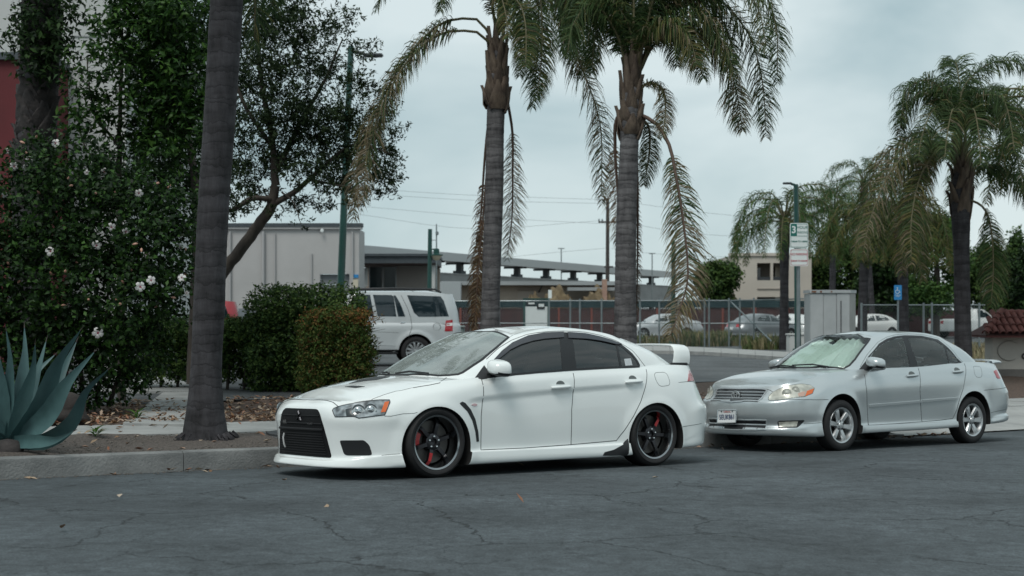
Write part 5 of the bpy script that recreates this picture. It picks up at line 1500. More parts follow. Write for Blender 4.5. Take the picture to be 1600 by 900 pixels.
def near_palms():
    # --- dark trunk in the planting strip, crown above the picture
    Y = 15.1; b = gat(321, Y)
    o = palm('palm_tree', 'big palm trunk rising from the planting strip beside the agave, dark grey with faint rings', G_palm, b, Y,
             [(321, 684), (321, 668), (322, 600), (327, 480), (333, 330), (345, 150), (354, 0), (361, -150), (366, -300), (370, -420)],
             [.255, .245, .225, .172, .165, .163, .168, .172, .168, .16, .15], M_trunkn, 11, ring=.2, n=28)
    # fibrous foot
    R = random.Random(4); mb = MB()
    for i in range(90):
        a = R.uniform(0, 2 * PI); r = R.uniform(.23, .29); q = Vector((math.cos(a) * r, math.sin(a) * r, R.uniform(-.02, .08)))
        mb.tube([q, q + Vector((math.cos(a) * .05, math.sin(a) * .05, -.04)), q + Vector((math.cos(a) * R.uniform(.07, .12), math.sin(a) * R.uniform(.07, .12), -.13))], [.014, .012, .005], 4)
    tag(mb.build('root_fringe', M_trunkn, o), kind='stuff')
    top = at(370, -420, Y)
    boots(o, top + Vector((0, 0, -.7)), top, .17, .13, 8, 3, .5)
    for i in range(14):                                        # crown overhead
        a = i * 2.4; e = .9 - .09 * i; d = Vector((math.cos(a), math.sin(a), 0)); L = 3.2
        pts = [top, top + d * .5 + Vector((0, 0, .7 * e + .3)), top + d * 1.4 + Vector((0, 0, 1.1 * e + .2)), top + d * 2.3 + Vector((0, 0, .7 * e - .5)), top + d * 2.9 + Vector((0, 0, .1 * e - 1.5))]
        frond_mesh('frond', pts, 60, .6, .03, .7, .18, (L_palm, L_palmy), (.85, .15), 100 + i, o, o.location, .024)
    fr(o, [(372, -415), (392, -330), (398, -200), (400, -60), (398, 75)], Y, .9, 71, 80, .5, cols=(L_palm, L_palmy), wt=(.9, .1), sag=.7)
    fr(o, [(372, -415), (420, -380), (450, -260), (440, -130), (425, 20)], Y, 1.4, 72, 80, .5, cols=(L_palm, L_palmy), wt=(.9, .1), sag=.7)
    # --- middle palm
    Y = 26.5; b = gat(764, Y)
    o = palm('palm_tree', 'palm nearest the lamp post behind the white car, long arching frond reaching left', G_palm, b, Y,
             [(765, 560), (766, 500), (769, 400), (772, 300), (774, 200), (776, 150), (778, 60)], [.22, .20, .178, .172, .17, .165, .17, .10], M_trunk, 21)
    boots(o, at(775, 168, Y), at(776, 145, Y), .215, .20, 9, 5, .34, .04); boots(o, at(776, 145, Y), at(779, 75, Y), .165, .11, 16, 6, .5, .05)
    D_ = (L_palm, L_palmy, L_dry)
    fr(o, [(772, 68), (745, 30), (700, 32), (640, 85), (590, 170), (560, 260), (552, 345)], Y, -.4, 1, 110, .68, wt=(.45, .2, .35), cols=D_, tipdry=.7, sag=.9)
    fr(o, [(774, 80), (745, 50), (690, 52), (640, 92), (600, 160), (575, 240), (568, 318)], Y, -.9, 2, 100, .62, wt=(.5, .25, .25), cols=D_, tipdry=.6, sag=.9)
    fr(o, [(782, 50), (800, -25), (826, -30), (842, 40), (838, 110), (832, 168)], Y, -.8, 3, 90, .58, wt=(.9, .1, 0), cols=D_, sag=.55)
    fr(o, [(784, 45), (820, -40), (870, 0), (905, 95), (935, 180), (940, 320)], Y, .3, 4, 110, .62, wt=(.6, .15, .25), cols=D_, tipdry=.5, sag=.7)
    fr(o, [(776, 50), (748, -60), (700, -100), (640, -70), (585, 18)], Y, -.3, 5, 80, .5, wt=(.9, .1, 0), cols=D_)
    fr(o, [(780, 45), (790, -100), (770, -180), (720, -200)], Y, 1.5, 6, 70, .6, wt=(.9, .1, 0), cols=D_)
    fr(o, [(783, 40), (830, -120), (900, -170), (960, -120)], Y, -1, 7, 70, .6, wt=(.9, .1, 0), cols=D_)
    fr(o, [(782, 50), (790, -5), (815, 20), (820, 70), (812, 120)], Y, 1.3, 8, 70, .5, wt=(.7, .3, 0), cols=D_)
    fr(o, [(780, 55), (770, 10), (775, -20), (790, 20), (793, 60)], Y, -1.4, 9, 50, .4, wt=(.4, .5, .1), cols=D_)
    fr(o, [(784, 48), (850, -30), (890, -20), (910, 50), (915, 120)], Y, 1.8, 10, 80, .55, wt=(.8, .2, 0), cols=D_)
    fr(o, [(793, 158), (800, 200), (801, 270), (800, 340), (792, 405)], Y, .5, 11, 70, .42, .02, wt=(.1, .1, .8), cols=D_, t0=.2, rm=M_rachisd, sag=.4)
    fr(o, [(766, 165), (758, 240), (752, 330), (745, 430), (735, 515)], Y, .6, 12, 80, .36, .028, wt=(0, .1, .9), cols=(L_palmy, L_dry, L_brown), t0=.35, rm=M_rachisd, sag=.8, name='dead_frond')
    fr(o, [(768, 172), (758, 300), (748, 420), (740, 518)], Y, .2, 13, 70, .30, .03, wt=(.3, .7), cols=(L_dry, L_brown), t0=.5, rm=M_rachisd, sag=.9, name='dead_frond')
    RJ = random.Random(77)
    def more(src, Y, n, seed, **k):
        for i in range(n):
            p, dy = src[i % len(src)]; a = RJ.uniform(-14, 14); b = RJ.uniform(-12, 12); q = len(p) - 1
            fr(o, [(x + a * j / q, y + b * j / q + RJ.uniform(-4, 4) * (j > 0)) for j, (x, y) in enumerate(p)], Y, dy + RJ.uniform(-1.3, 1.3), seed + i, 90, .58, cols=D_, sag=.75, **k)
    more([([(782, 50), (800, -25), (826, -30), (842, 40), (838, 110), (830, 160)], -.5), ([(783, 45), (815, -40), (860, -10), (888, 60), (900, 120)], .4), ([(780, 52), (792, 0), (808, 10), (815, 60), (812, 115)], -.9), ([(782, 45), (830, -60), (880, -50), (900, 10), (905, 70)], .8), ([(778, 50), (770, -40), (740, -70), (700, -40), (680, 10)], -.6), ([(784, 45), (840, -30), (868, 30), (872, 90)], 0)], Y, 5, 400, wt=(.68, .27, .05))
    # --- palm behind the rear wing
    Y = 24.4; b = gat(977, Y)
    o = palm('palm_tree', 'palm standing behind the rear wing of the white car, drooping frond at its right', G_palm, b, Y,
             [(977, 570), (977, 500), (978, 400), (980, 300), (983, 225), (985, 170), (988, 120)], [.23, .21, .19, .178, .168, .16, .165, .09], M_trunk, 31)
    boots(o, at(984, 212, Y), at(985, 180, Y), .19, .17, 9, 9, .36, .04); boots(o, at(985, 180, Y), at(990, 100, Y), .15, .10, 16, 10, .5, .05)
    fr(o, [(990, 120), (1000, 60), (1005, -20), (1010, -120)], Y, .4, 20, 60, .5, wt=(1, 0), rr=.04, t0=.5)
    fr(o, [(982, 130), (962, 50), (925, 5), (900, 30), (885, 90)], Y, -.6, 21, 80, .6, wt=(.95, .05), sag=.8)
    fr(o, [(984, 125), (970, 20), (935, -40), (895, -20), (872, 40)], Y, .6, 22, 80, .6, wt=(.95, .05), sag=.8)
    fr(o, [(985, 120), (985, 30), (960, -10), (930, 40), (925, 95)], Y, 1.6, 23, 70, .6, wt=(1, 0), sag=.8)
    fr(o, [(996, 120), (1030, 62), (1085, 50), (1130, 85), (1150, 140), (1160, 205)], Y, -.3, 24, 110, .62, cols=D_, wt=(.55, .15, .3), sag=.7, tipdry=.3)
    fr(o, [(996, 115), (1040, 20), (1110, -5), (1165, 45), (1190, 120), (1197, 215)], Y, .5, 25, 110, .62, cols=D_, wt=(.7, .1, .2), sag=.7)
    fr(o, [(994, 110), (1050, -50), (1130, -70), (1195, -10), (1215, 60), (1214, 130)], Y, 0, 26, 110, .6, cols=D_, wt=(.85, .1, .05), sag=.7)
    fr(o, [(995, 120), (1010, 60), (1040, 40), (1075, 60), (1090, 105)], Y, -1.2, 27, 80, .6, cols=D_, wt=(.35, .4, .25), sag=.8)
    fr(o, [(994, 120), (1005, 20), (1050, -10), (1100, 20), (1120, 70)], Y, 1.2, 28, 80, .6, cols=D_, wt=(.6, .35, .05), sag=.8)
    fr(o, [(992, 115), (1000, -50), (1060, -120), (1130, -100)], Y, 1, 29, 70, .6, wt=(.9, .1))
    fr(o, [(988, 115), (975, -60), (920, -120), (860, -90)], Y, 0, 30, 70, .6, wt=(.9, .1))
    fr(o, [(996, 178), (1022, 190), (1045, 225), (1055, 270), (1068, 350), (1075, 430), (1060, 490), (1045, 533)], Y, -1.6, 31, 110, .60, cols=D_, wt=(.55, .1, .35), t0=.26, sag=.5, tipdry=1., rr=.035, rm=M_rachisd)
    fr(o, [(977, 165), (964, 185), (961, 230), (965, 300), (968, 390)], Y, .3, 32, 60, .38, .02, cols=(L_dry, L_brown), wt=(.3, .7), t0=.3, rm=M_rachisd, rr=.035)
    fr(o, [(992, 160), (1012, 130), (1032, 135), (1040, 170), (1035, 215)], Y, -.4, 33, 70, .34, .02, cols=D_, wt=(.2, .2, .6), sag=.6)
    fr(o, [(992, 180), (1012, 195), (1015, 235), (1006, 290)], Y, .8, 34, 60, .36, .022, cols=D_, wt=(.7, .1, .2), t0=.2)
    fr(o, [(994, 215), (996, 300), (996, 420), (993, 522)], Y, .35, 35, 70, .14, .02, cols=(L_brown, L_dry), wt=(.8, .2), t0=.2, rm=M_rachisd, name='dead_frond')
    more([([(983, 128), (962, 40), (925, 0), (900, 30), (888, 85)], -.6), ([(985, 122), (975, 10), (940, -25), (905, 0), (885, 60)], .6), ([(985, 120), (980, 30), (955, 0), (935, 40), (928, 100)], 1), ([(996, 118), (1035, 40), (1085, 20), (1120, 60), (1135, 115)], -.3), ([(995, 115), (1030, 0), (1090, -20), (1140, 30), (1160, 95)], .5), ([(994, 118), (1015, 50), (1050, 40), (1080, 75), (1092, 120)], -.8), ([(994, 110), (1050, -40), (1120, -60), (1180, 0), (1200, 75)], 0), ([(992, 118), (1000, 30), (1020, 10), (1040, 50), (1045, 110)], .9)], Y, 8, 440, wt=(.72, .23, .05))
    # --- big palm at the right, beyond the silver car
    Y = 31; b = gat(1505, Y)
    o = palm('palm_tree', 'dense full crowned palm behind the tail of the silver saloon', G_palm, b, Y,
             [(1505, 560), (1504, 480), (1502, 380), (1501, 335), (1502, 300), (1503, 240)], [.20, .19, .172, .175, .20, .20, .10], M_trunkn, 41)
    boots(o, at(1501, 338, Y), at(1503, 250, Y), .20, .13, 16, 12, .6, .10)
    F_ = [([(1500, 245), (1485, 160), (1450, 125), (1422, 135), (1407, 195)], -.3, .9), ([(1502, 240), (1510, 130), (1545, 100), (1585, 95), (1625, 130)], .2, 1),
          ([(1503, 235), (1500, 140), (1490, 95), (1478, 100)], 1.2, 1), ([(1500, 255), (1470, 215), (1420, 225), (1375, 280), (1345, 350), (1333, 395)], -.5, .5),
          ([(1500, 265), (1478, 235), (1450, 260), (1432, 320), (1432, 390), (1442, 440)], -1.2, .45), ([(1500, 260), (1465, 230), (1415, 255), (1385, 320), (1370, 395)], .6, .55),
          ([(1506, 245), (1545, 170), (1590, 170), (1625, 220)], -.6, .95), ([(1508, 290), (1540, 260), (1580, 275), (1615, 320)], .3, .95), ([(1508, 310), (1532, 320), (1550, 370), (1552, 430), (1548, 480)], -.5, .8),
          ([(1502, 240), (1475, 170), (1460, 170), (1440, 215), (1435, 250)], -1.6, .9), ([(1504, 240), (1530, 150), (1560, 150), (1580, 200), (1585, 240)], -1.5, .9),
          ([(1502, 240), (1490, 150), (1470, 130), (1450, 160)], 2, .95), ([(1504, 240), (1520, 160), (1545, 140), (1570, 160)], 2, .95), ([(1500, 240), (1498, 190), (1490, 170), (1480, 210), (1476, 250)], -2, .85), ([(1505, 240), (1512, 180), (1520, 170), (1530, 215), (1532, 260)], -2, .9),
          ([(1502, 250), (1470, 225), (1450, 235), (1430, 270), (1420, 300)], 1.5, .8)]
    F_ += [([(1500, 255), (1458, 222), (1402, 255), (1364, 330), (1346, 405)], -1.5, .4), ([(1500, 268), (1472, 240), (1432, 275), (1412, 350), (1410, 430)], -1, .35), ([(1500, 262), (1474, 232), (1445, 262), (1425, 335), (1424, 415)], -1.8, .4), ([(1500, 250), (1450, 205), (1392, 232), (1352, 300), (1330, 360)], .8, .5), ([(1500, 245), (1470, 160), (1440, 145), (1415, 170), (1404, 215)], .9, .85), ([(1506, 250), (1535, 190), (1560, 190), (1590, 250), (1600, 300)], -1, .9)]
    for i, (p, dy, g) in enumerate(F_): fr(o, p, Y, dy, 50 + i, 80, .62, .03, cols=D_, wt=(g, (1 - g) * .6 + .02, (1 - g) * .6), sag=.8)
near_palms()

def far_palm(px, Y, trunk, ctr, rpx, seed, label, nf=19, r=.17, cols=(L_palmg, L_palmy), wt=(.85, .15), droop=1., m=None, lean=0.):
    b = gat(px, Y); c = at(*ctr, Y)
    o = empty('palm_tree', b, 0, label, 'palm tree', G_palm)
    palm_trunk(o, [b - Vector((0, 0, .05)), b.lerp(c, .5), c - Vector((0, 0, .5)), c], [r * 1.2, r, r * 1.05, r * .6], m or M_trunkn, .25, seed, n=12)
    boots(o, c - Vector((0, 0, .9)), c - Vector((0, 0, .1)), r * 1.15, r * .8, 8, seed, .5, .08)
    L = rpx / FPX * Y; R = random.Random(seed)
    for i in range(nf):
        a = i * 2.399 + R.uniform(-.2, .2); e = 1.0 - 1.55 * (i / nf); d = Vector((math.cos(a), math.sin(a), 0)); k = L * R.uniform(.85, 1.1)
        p = [c, c + d * k * .3 + Vector((0, 0, k * .42 * (e + .35))), c + d * k * .65 + Vector((0, 0, k * (.50 * e + .05))), c + d * k * .92 + Vector((0, 0, k * (.42 * e - .30 * droop))), c + d * k * 1.02 + Vector((0, 0, k * (.2 * e - .72 * droop)))]
        frond_mesh('frond', p, 34, .20 * L + .15, .045, .7, .15, cols, wt, seed * 31 + i, o, o.location, .03)
    return o
far_palm(1225, 56, None, (1226, 345), 92, 1, 'palm beside the parking sign, in front of the beige flats')
far_palm(1300, 76, None, (1302, 330), 75, 2, 'slender distant palm rising above the grey electrical cabinet', wt=(.9, .1))
far_palm(1346, 52, None, (1352, 355), 70, 3, 'short palm right of the grey electrical cabinet, yellowing fronds', wt=(.35, .65))
far_palm(1412, 47, None, (1410, 350), 78, 4, 'palm behind the blue disabled parking sign, yellow hanging skirt', wt=(.3, .7), droop=1.25)
far_palm(1660, 33, None, (1640, 215), 140, 5, 'palm at the right edge of the picture, only its fronds showing', wt=(.6, .4))
far_palm(1365, 88, None, (1350, 285), 70, 6, 'tallest thin palm in the distance behind the yellowing palms', nf=14, wt=(.95, .05))
# ------------------------------------------------------------------ shrubs, hedges, trees, agave
def blob_px(lst, dz=0):
    """(px, py, Y, rx, ry, rz in metres)"""
    return [tuple(at(a, b, Y)) + (rx, ry, rz) for a, b, Y, rx, ry, rz in lst]

def thing_at(name, px, Y, label, cat, group=None):
    return empty(name, gat(px, Y), 0, label, cat, group)

# flowering hibiscus
def hibiscus():
    Y = 19.6
    o = thing_at('hibiscus_bush', 130, Y, 'large dark green flowering bush dotted with white hibiscus blooms, left of the palm trunk', 'bush')
    B = [(75, 330, 19.8, 1.05, .9, .85), (175, 345, 19.8, .95, .9, .8), (245, 395, 19.6, .62, .7, .62), (60, 450, 19.4, 1.0, .9, .95), (170, 465, 19.3, 1.0, .9, .85),
         (120, 560, 19.5, 1.0, .8, .72), (20, 560, 19.4, .8, .8, .85), (235, 455, 19.4, .55, .6, .45), (100, 265, 20.1, .7, .7, .55), (265, 330, 20, .45, .5, .45), (-50, 420, 19.6, .9, .9, 1.3), (190, 545, 19.6, .62, .6, .55)]
    bl = blob_px(B)
    foliage('foliage', bl, 34000, .085, .055, leafmat('hibiscus_leaf', [(.006, .015, .006), (.010, .026, .008), (.017, .045, .010), (.045, .105, .02)], .38, .2), o, 1, shell=.55, org=o.location, floor=.2)
    for i, (p, q) in enumerate([((130, 632), (110, 480)), ((150, 634), (170, 430)), ((112, 630), (60, 440)), ((170, 634), (215, 470))]):
        limb([at(*p, Y), at((p[0] + q[0]) / 2 + 4, (p[1] + q[1]) / 2, Y - .1), at(*q, Y)], [.035, .028, .012], 'stem', M_twig, o, org=o.location)
    M_pet = mat('hibiscus_petal', (.66, .66, .64), .6, col2=(.55, .52, .52), vscale=30); M_eye = mat('hibiscus_eye', (.25, .03, .06), .6); M_bud = mat('hibiscus_bud', (.55, .33, .26), .6, col2=(.4, .2, .14), vscale=40)
    fb = MB()
    for k in range(5):
        a = k * 2 * PI / 5; M = Matrix.Rotation(a, 4, 'Z'); v = []; f = []
        for i, (r, w_, z) in enumerate([(.008, .006, 0), (.030, .022, .012), (.060, .034, .012), (.082, .020, -.006)]):
            v += [(r, -w_, z), (r, 0, z + .004), (r, w_, z)]
        for i in range(3):
            for j in range(2): f.append((i * 3 + j, (i + 1) * 3 + j, (i + 1) * 3 + j + 1, i * 3 + j + 1))
        fb.add(v, f, 0, M)
    fb.lathe([(.016, .006), (.010, .012), (.001, .012)], 8, 1); fb.tube([(0, 0, .01), (.008, .003, .05), (.014, .006, .075)], .005, 5, 1)
    fm = None
    spots = [(79, 393, 1.0), (151, 383, .95), (229, 398, .8), (219, 448, 1.0), (236, 438, .9), (153, 520, 1.1), (22, 260, .95), (46, 249, .8), (87, 224, .95), (217, 302, .85), (174, 355, .9), (197, 362, .8), (284, 434, .85), (110, 478, .8), (8, 305, .7), (282, 388, .7), (12, 236, .7), (163, 268, .8), (136, 270, .6), (292, 458, .5), (40, 262, .7)]
    R = random.Random(6); dg = None
    tr = BVHTree.FromPolygons(*(lambda: (lambda q: ([tuple(v.co + o.location) for v in q.vertices], [tuple(p.vertices) for p in q.polygons]))([c for c in o.children if c.name.startswith('foliage')][0].data))())
    camp = Vector((0, 0, CAMH))
    def front(px, py):
        d = (at(px, py, 10) - camp).normalized(); h = tr.ray_cast(camp, d)
        return (h[0] if h[0] else at(px, py, Y - .8)) - d * .05, d
    for i, (px, py, s_) in enumerate(spots):
        p, d = front(px, py)
        if fm is None: c = fb.build('flower', [M_pet, M_eye], o, 60); fm = c.data
        else: c = link('flower', fm, o)
        c.location = p - o.location; n_ = (-d + Vector((R.uniform(-.5, .5), 0, R.uniform(-.3, .5)))).normalized()
        c.rotation_euler = (n_.to_track_quat('Z', 'Y').to_matrix() @ Matrix.Rotation(R.uniform(0, 6), 3, 'Z')).to_euler(); c.scale = (s_ * .82,) * 3
    bm_ = None
    for px, py in [(34, 222), (57, 214), (41, 238), (72, 245), (107, 278), (112, 290), (13, 412), (80, 428), (102, 424), (192, 441), (138, 468), (182, 468), (188, 475), (212, 381), (221, 390), (247, 286), (264, 292), (290, 390), (205, 420), (100, 477), (290, 430), (150, 302), (180, 300), (60, 300), (272, 465), (245, 478), (120, 410), (30, 440)]:
        p, d = front(px, py)
        if bm_ is None: c = MB().lathe([(.002, -.03), (.012, -.015), (.017, .005), (.013, .025), (.003, .045)], 8).build('bud', M_bud, o, 60); bm_ = c.data
        else: c = link('bud', bm_, o)
        c.location = p - o.location; c.rotation_euler = (R.uniform(0, 2.5), R.uniform(0, 6), 0)
hibiscus()

# clipped hedge behind the path
def hedge():
    o = thing_at('hedge', 310, 25.6, 'low clipped green hedge running behind the grey palm trunk', 'hedge')
    B = [(x, 552, 25.6 + .002 * (x - 200), .42, .5, .52) for x in range(222, 425, 28)] + [(x, 520, 25.6, .40, .5, .26) for x in range(215, 420, 22)]
    foliage('foliage', blob_px(B), 42000, .06, .036, leafmat('leaf_low_hedge', [(.022, .050, .015), (.042, .085, .022), (.075, .135, .034), (.13, .19, .05)], .45), o, 2, shell=.5, org=o.location, up=.8, floor=.16)
    mb = MB()
    for i, x in enumerate(range(225, 420, 26)):
        limb([gat(x, 25.7), at(x + 3, 560, 25.7), at(x - 2, 520, 25.7)], [.03, .025, .01], 'stem', M_twig, o, org=o.location)
hedge()
def shrubs():
    o = thing_at('clipped_shrub', 460, 24.9, 'tall rounded clipped green shrub between the hedge and the silver SUV', 'shrub')
    B = [(x, y, 25.1 + .1 * ((x + y) % 3), .36, .5, .36) for x in (420, 450, 482, 512, 538) for y in (482, 515, 555, 590)]
    foliage('foliage', blob_px(B), 38000, .075, .040, L_hedge, o, 3, shell=.4, org=o.location, up=.7, floor=.16)
    for p, q in (((440, 618), (430, 500)), ((465, 620), (480, 490)), ((490, 620), (530, 500))): limb([gat(p[0], 25), at((p[0] + q[0]) / 2, 570, 25), at(*q, 25)], [.04, .03, .012], 'stem', M_twig, o, org=o.location)
    o = thing_at('nandina_shrub', 520, 23.6, 'squat shrub with reddish tips in front of the tall clipped shrub', 'shrub')
    B = [(x, y, 23.6, .30, .45, .34) for x, y in ((500, 520), (500, 552), (496, 586), (524, 512), (526, 548), (524, 584), (548, 520), (556, 552), (552, 586))]
    foliage('foliage', blob_px(B), 36000, .06, .026, L_red, o, 4, shell=.45, org=o.location, up=.5, rnd=.9, floor=.14)
    foliage('red_tips', blob_px([(x, 497 + (x % 7), 23.5, .22, .35, .10) for x in range(490, 588, 14)]), 1800, .06, .022, leafmat('nandina_tip', [(.16, .05, .02), (.22, .10, .03), (.13, .12, .03), (.10, .025, .015)], .5), o, 44, shell=.9, org=o.location, up=.8)
    for p, q in (((490, 622), (470, 520)), ((510, 624), (520, 510)), ((530, 622), (560, 510)), ((545, 620), (575, 520))): limb([gat(p[0], 23.6), at((p[0] + q[0]) / 2, 575, 23.6), at(*q, 23.6)], [.02, .016, .008], 'stem', M_twig, o, org=o.location)
    mb = MB(); R = random.Random(2)
    for i in range(26):
        x = R.uniform(580, 594); y = R.uniform(480, 590); a = at(x - 12, y + 4, 23.6); b = at(x + R.uniform(2, 10), y + R.uniform(-10, 4), 23.5)
        mb.tube([a - o.location, b - o.location], [.004, .002], 4)
    tag(mb.build('twigs', M_twig, o), kind='stuff')
shrubs()

# agave: each leaf a part
def agave():
    Y = 13.4; b = gat(12, Y) 
    o = empty('agave', b, 0, 'big blue-green agave with broad pointed leaves on the planting strip at the left edge', 'agave')
    M_ag = mat('agave_leaf', (.062, .135, .135), .5, col2=(.030, .070, .074), vscale=3.5, stretch=(1, 1, .5), detail=7, bump=.15, bscale=20)
    M_th = mat('agave_thorn', (.03, .02, .018), .6)
    LV = [([(8, 682), (2, 620), (-6, 560), (-4, 500)], .10, -.2), ([(10, 684), (14, 620), (16, 560), (9, 512)], .085, -.1), ([(14, 684), (30, 620), (38, 560), (38, 508)], .115, .35),
          ([(18, 686), (36, 630), (52, 575), (55, 534)], .10, -.25), ([(20, 686), (44, 625), (62, 570), (73, 529)], .10, .2), ([(24, 688), (60, 640), (88, 570), (128, 513)], .15, -.15),
          ([(28, 688), (70, 630), (100, 575), (121, 530)], .12, .35), ([(28, 690), (75, 650), (105, 600), (150, 547)], .14, -.4), ([(26, 690), (70, 688), (110, 660), (135, 610), (172, 575)], .12, -.55),
          ([(4, 688), (-30, 640), (-60, 580), (-80, 530)], .14, -.3), ([(6, 690), (-40, 670), (-80, 630), (-100, 580)], .13, -.5), ([(10, 684), (-10, 610), (-30, 550), (-34, 505)], .12, .4), ([(16, 690), (50, 690), (85, 688), (118, 672)], .09, -.7), ([(14, 684), (24, 640), (50, 590), (88, 552)], .11, .7)]
    for i, (pix, wd, dy) in enumerate(LV):
        k = len(pix); P = [at(x, y, Y + .1 + dy * j / (k - 1)) for j, (x, y) in enumerate(pix)]
        C = catmull(P, 16); v = []; f = []
        for j, c in enumerate(C):
            t = j / 15; w_ = wd * .50 * (.62 + .62 * math.sin(min(t * 1.25 + .05, 1) * PI)) * (1 - t**3.6) + wd * .17 * (1 - t)
            tg = Vector(C[min(j + 1, 15)] - C[max(j - 1, 0)]).normalized()
            fw_ = (Vector((0, 0, CAMH)) - Vector(c)).normalized(); side = tg.cross(fw_).normalized(); side = (side + Vector((0, 0, 0))).normalized(); nn = side.cross(tg).normalized()
            side = (side * math.cos(.5 * math.sin(i * 2.1)) + nn * math.sin(.5 * math.sin(i * 2.1))).normalized(); nn = side.cross(tg).normalized()
            if nn.dot(fw_) < 0: nn = -nn
            th = .022 * (1 - t) + .004; cp = .30 * w_ * (1 - .4 * t)
            p = Vector(c) - o.location
            w_ *= 1 + .02 * ((j % 2) * 2 - 1)
            v += [p - side * w_ + nn * cp, p - side * w_ * .5 + nn * cp * .2, p - nn * cp * .1, p + side * w_ * .5 + nn * cp * .2, p + side * w_ + nn * cp, p + side * w_ * .5 - nn * (th + cp * .1), p - nn * (th * 1.6 + cp * .2), p - side * w_ * .5 - nn * (th + cp * .1)]
        for j in range(15):
            for q in range(8): f.append((j * 8 + q, j * 8 + (q + 1) % 8, (j + 1) * 8 + (q + 1) % 8, (j + 1) * 8 + q))
        bm = bmesh.new(); bv = [bm.verts.new(x) for x in v]
        for q in f: bm.faces.new([bv[x] for x in q])
        bm.faces.new(bv[:8]); bmesh.ops.recalc_face_normals(bm, faces=bm.faces)
        me = bpy.data.meshes.new('leaf'); bm.to_mesh(me); bm.free(); me.materials.append(M_ag); smooth(me, 50)
        lf = link('leaf', me, o)
        tip = Vector(C[-1]) - o.location; t2 = Vector(C[-1] - C[-2]).normalized()
        MB().tube([tip - t2 * .03, tip + t2 * .035], [.006, .001], 5).build('thorn', M_th, lf)
    MB().lathe([(.14, -.05), (.15, .03), (.10, .10), (.001, .12)], 14).build('stump', M_bootd, o, 60)
agave()

def rock(px, py, Y, r, label, seed, m):
    R = random.Random(seed); bm = bmesh.new(); bmesh.ops.create_icosphere(bm, subdivisions=4, radius=1)
    o_ = [R.uniform(0, 9) for _ in range(6)]
    for v in bm.verts:
        p = v.co; k = 1 + .14 * math.sin(p.x * 3 + o_[0]) * math.sin(p.y * 3.3 + o_[1]) + .09 * math.sin(p.z * 6 + o_[2] + p.x * 3) + .03 * math.sin(p.x * 13 + o_[3]) * math.sin(p.y * 12 + p.z * 9)
        v.co = Vector((p.x * r[0], p.y * r[1], p.z * r[2])) * k
    me = bpy.data.meshes.new('boulder'); bm.to_mesh(me); bm.free(); me.materials.append(m); smooth(me, 60)
    o = link('boulder', me); o.location = at(px, py, Y); return tag(o, label, 'rock')
M_rock = mat('boulder_stone', (.045, .036, .033), .95, col2=(.016, .014, .013), vscale=5, detail=10, bump=1, bscale=12)
rock(88, 648, 16.9, (.34, .3, .26), 'rough brown boulder behind the agave leaves', 5, M_rock)

# old palm trunk smothered by leaves, far left
def old_trunk():
    Y = 24.0; b = gat(45, Y)
    o = empty('pruned_palm', b, 0, 'stout old palm trunk with cut leaf bases, leafy growth round its top, far left', 'palm tree')
    palm_trunk(o, [b, at(52, 240, Y), at(60, 120, Y), at(68, 0, Y), at(72, -120, Y)], [.38, .29, .28, .27, .25], M_trunkn, .3, 61, n=20)
    boots(o, at(50, 330, Y), at(70, -60, Y), .30, .27, 90, 62, .30, .06, M_bootd)
    B = [(70, 35, 23.6, .36, .4, .40), (35, 70, 23.6, .18, .3, .16), (90, 70, 23.6, .24, .3, .24), (75, -40, 23.8, .5, .5, .4), (108, 12, 23.6, .16, .3, .12), (55, 105, 23.6, .24, .3, .2), (85, 115, 23.6, .22, .3, .2), (30, 28, 23.6, .15, .2, .12)]
    foliage('foliage', blob_px(B), 2600, .14, .055, L_dark, o, 63, shell=.8, org=o.location, up=.6, sprig=7)
old_trunk()

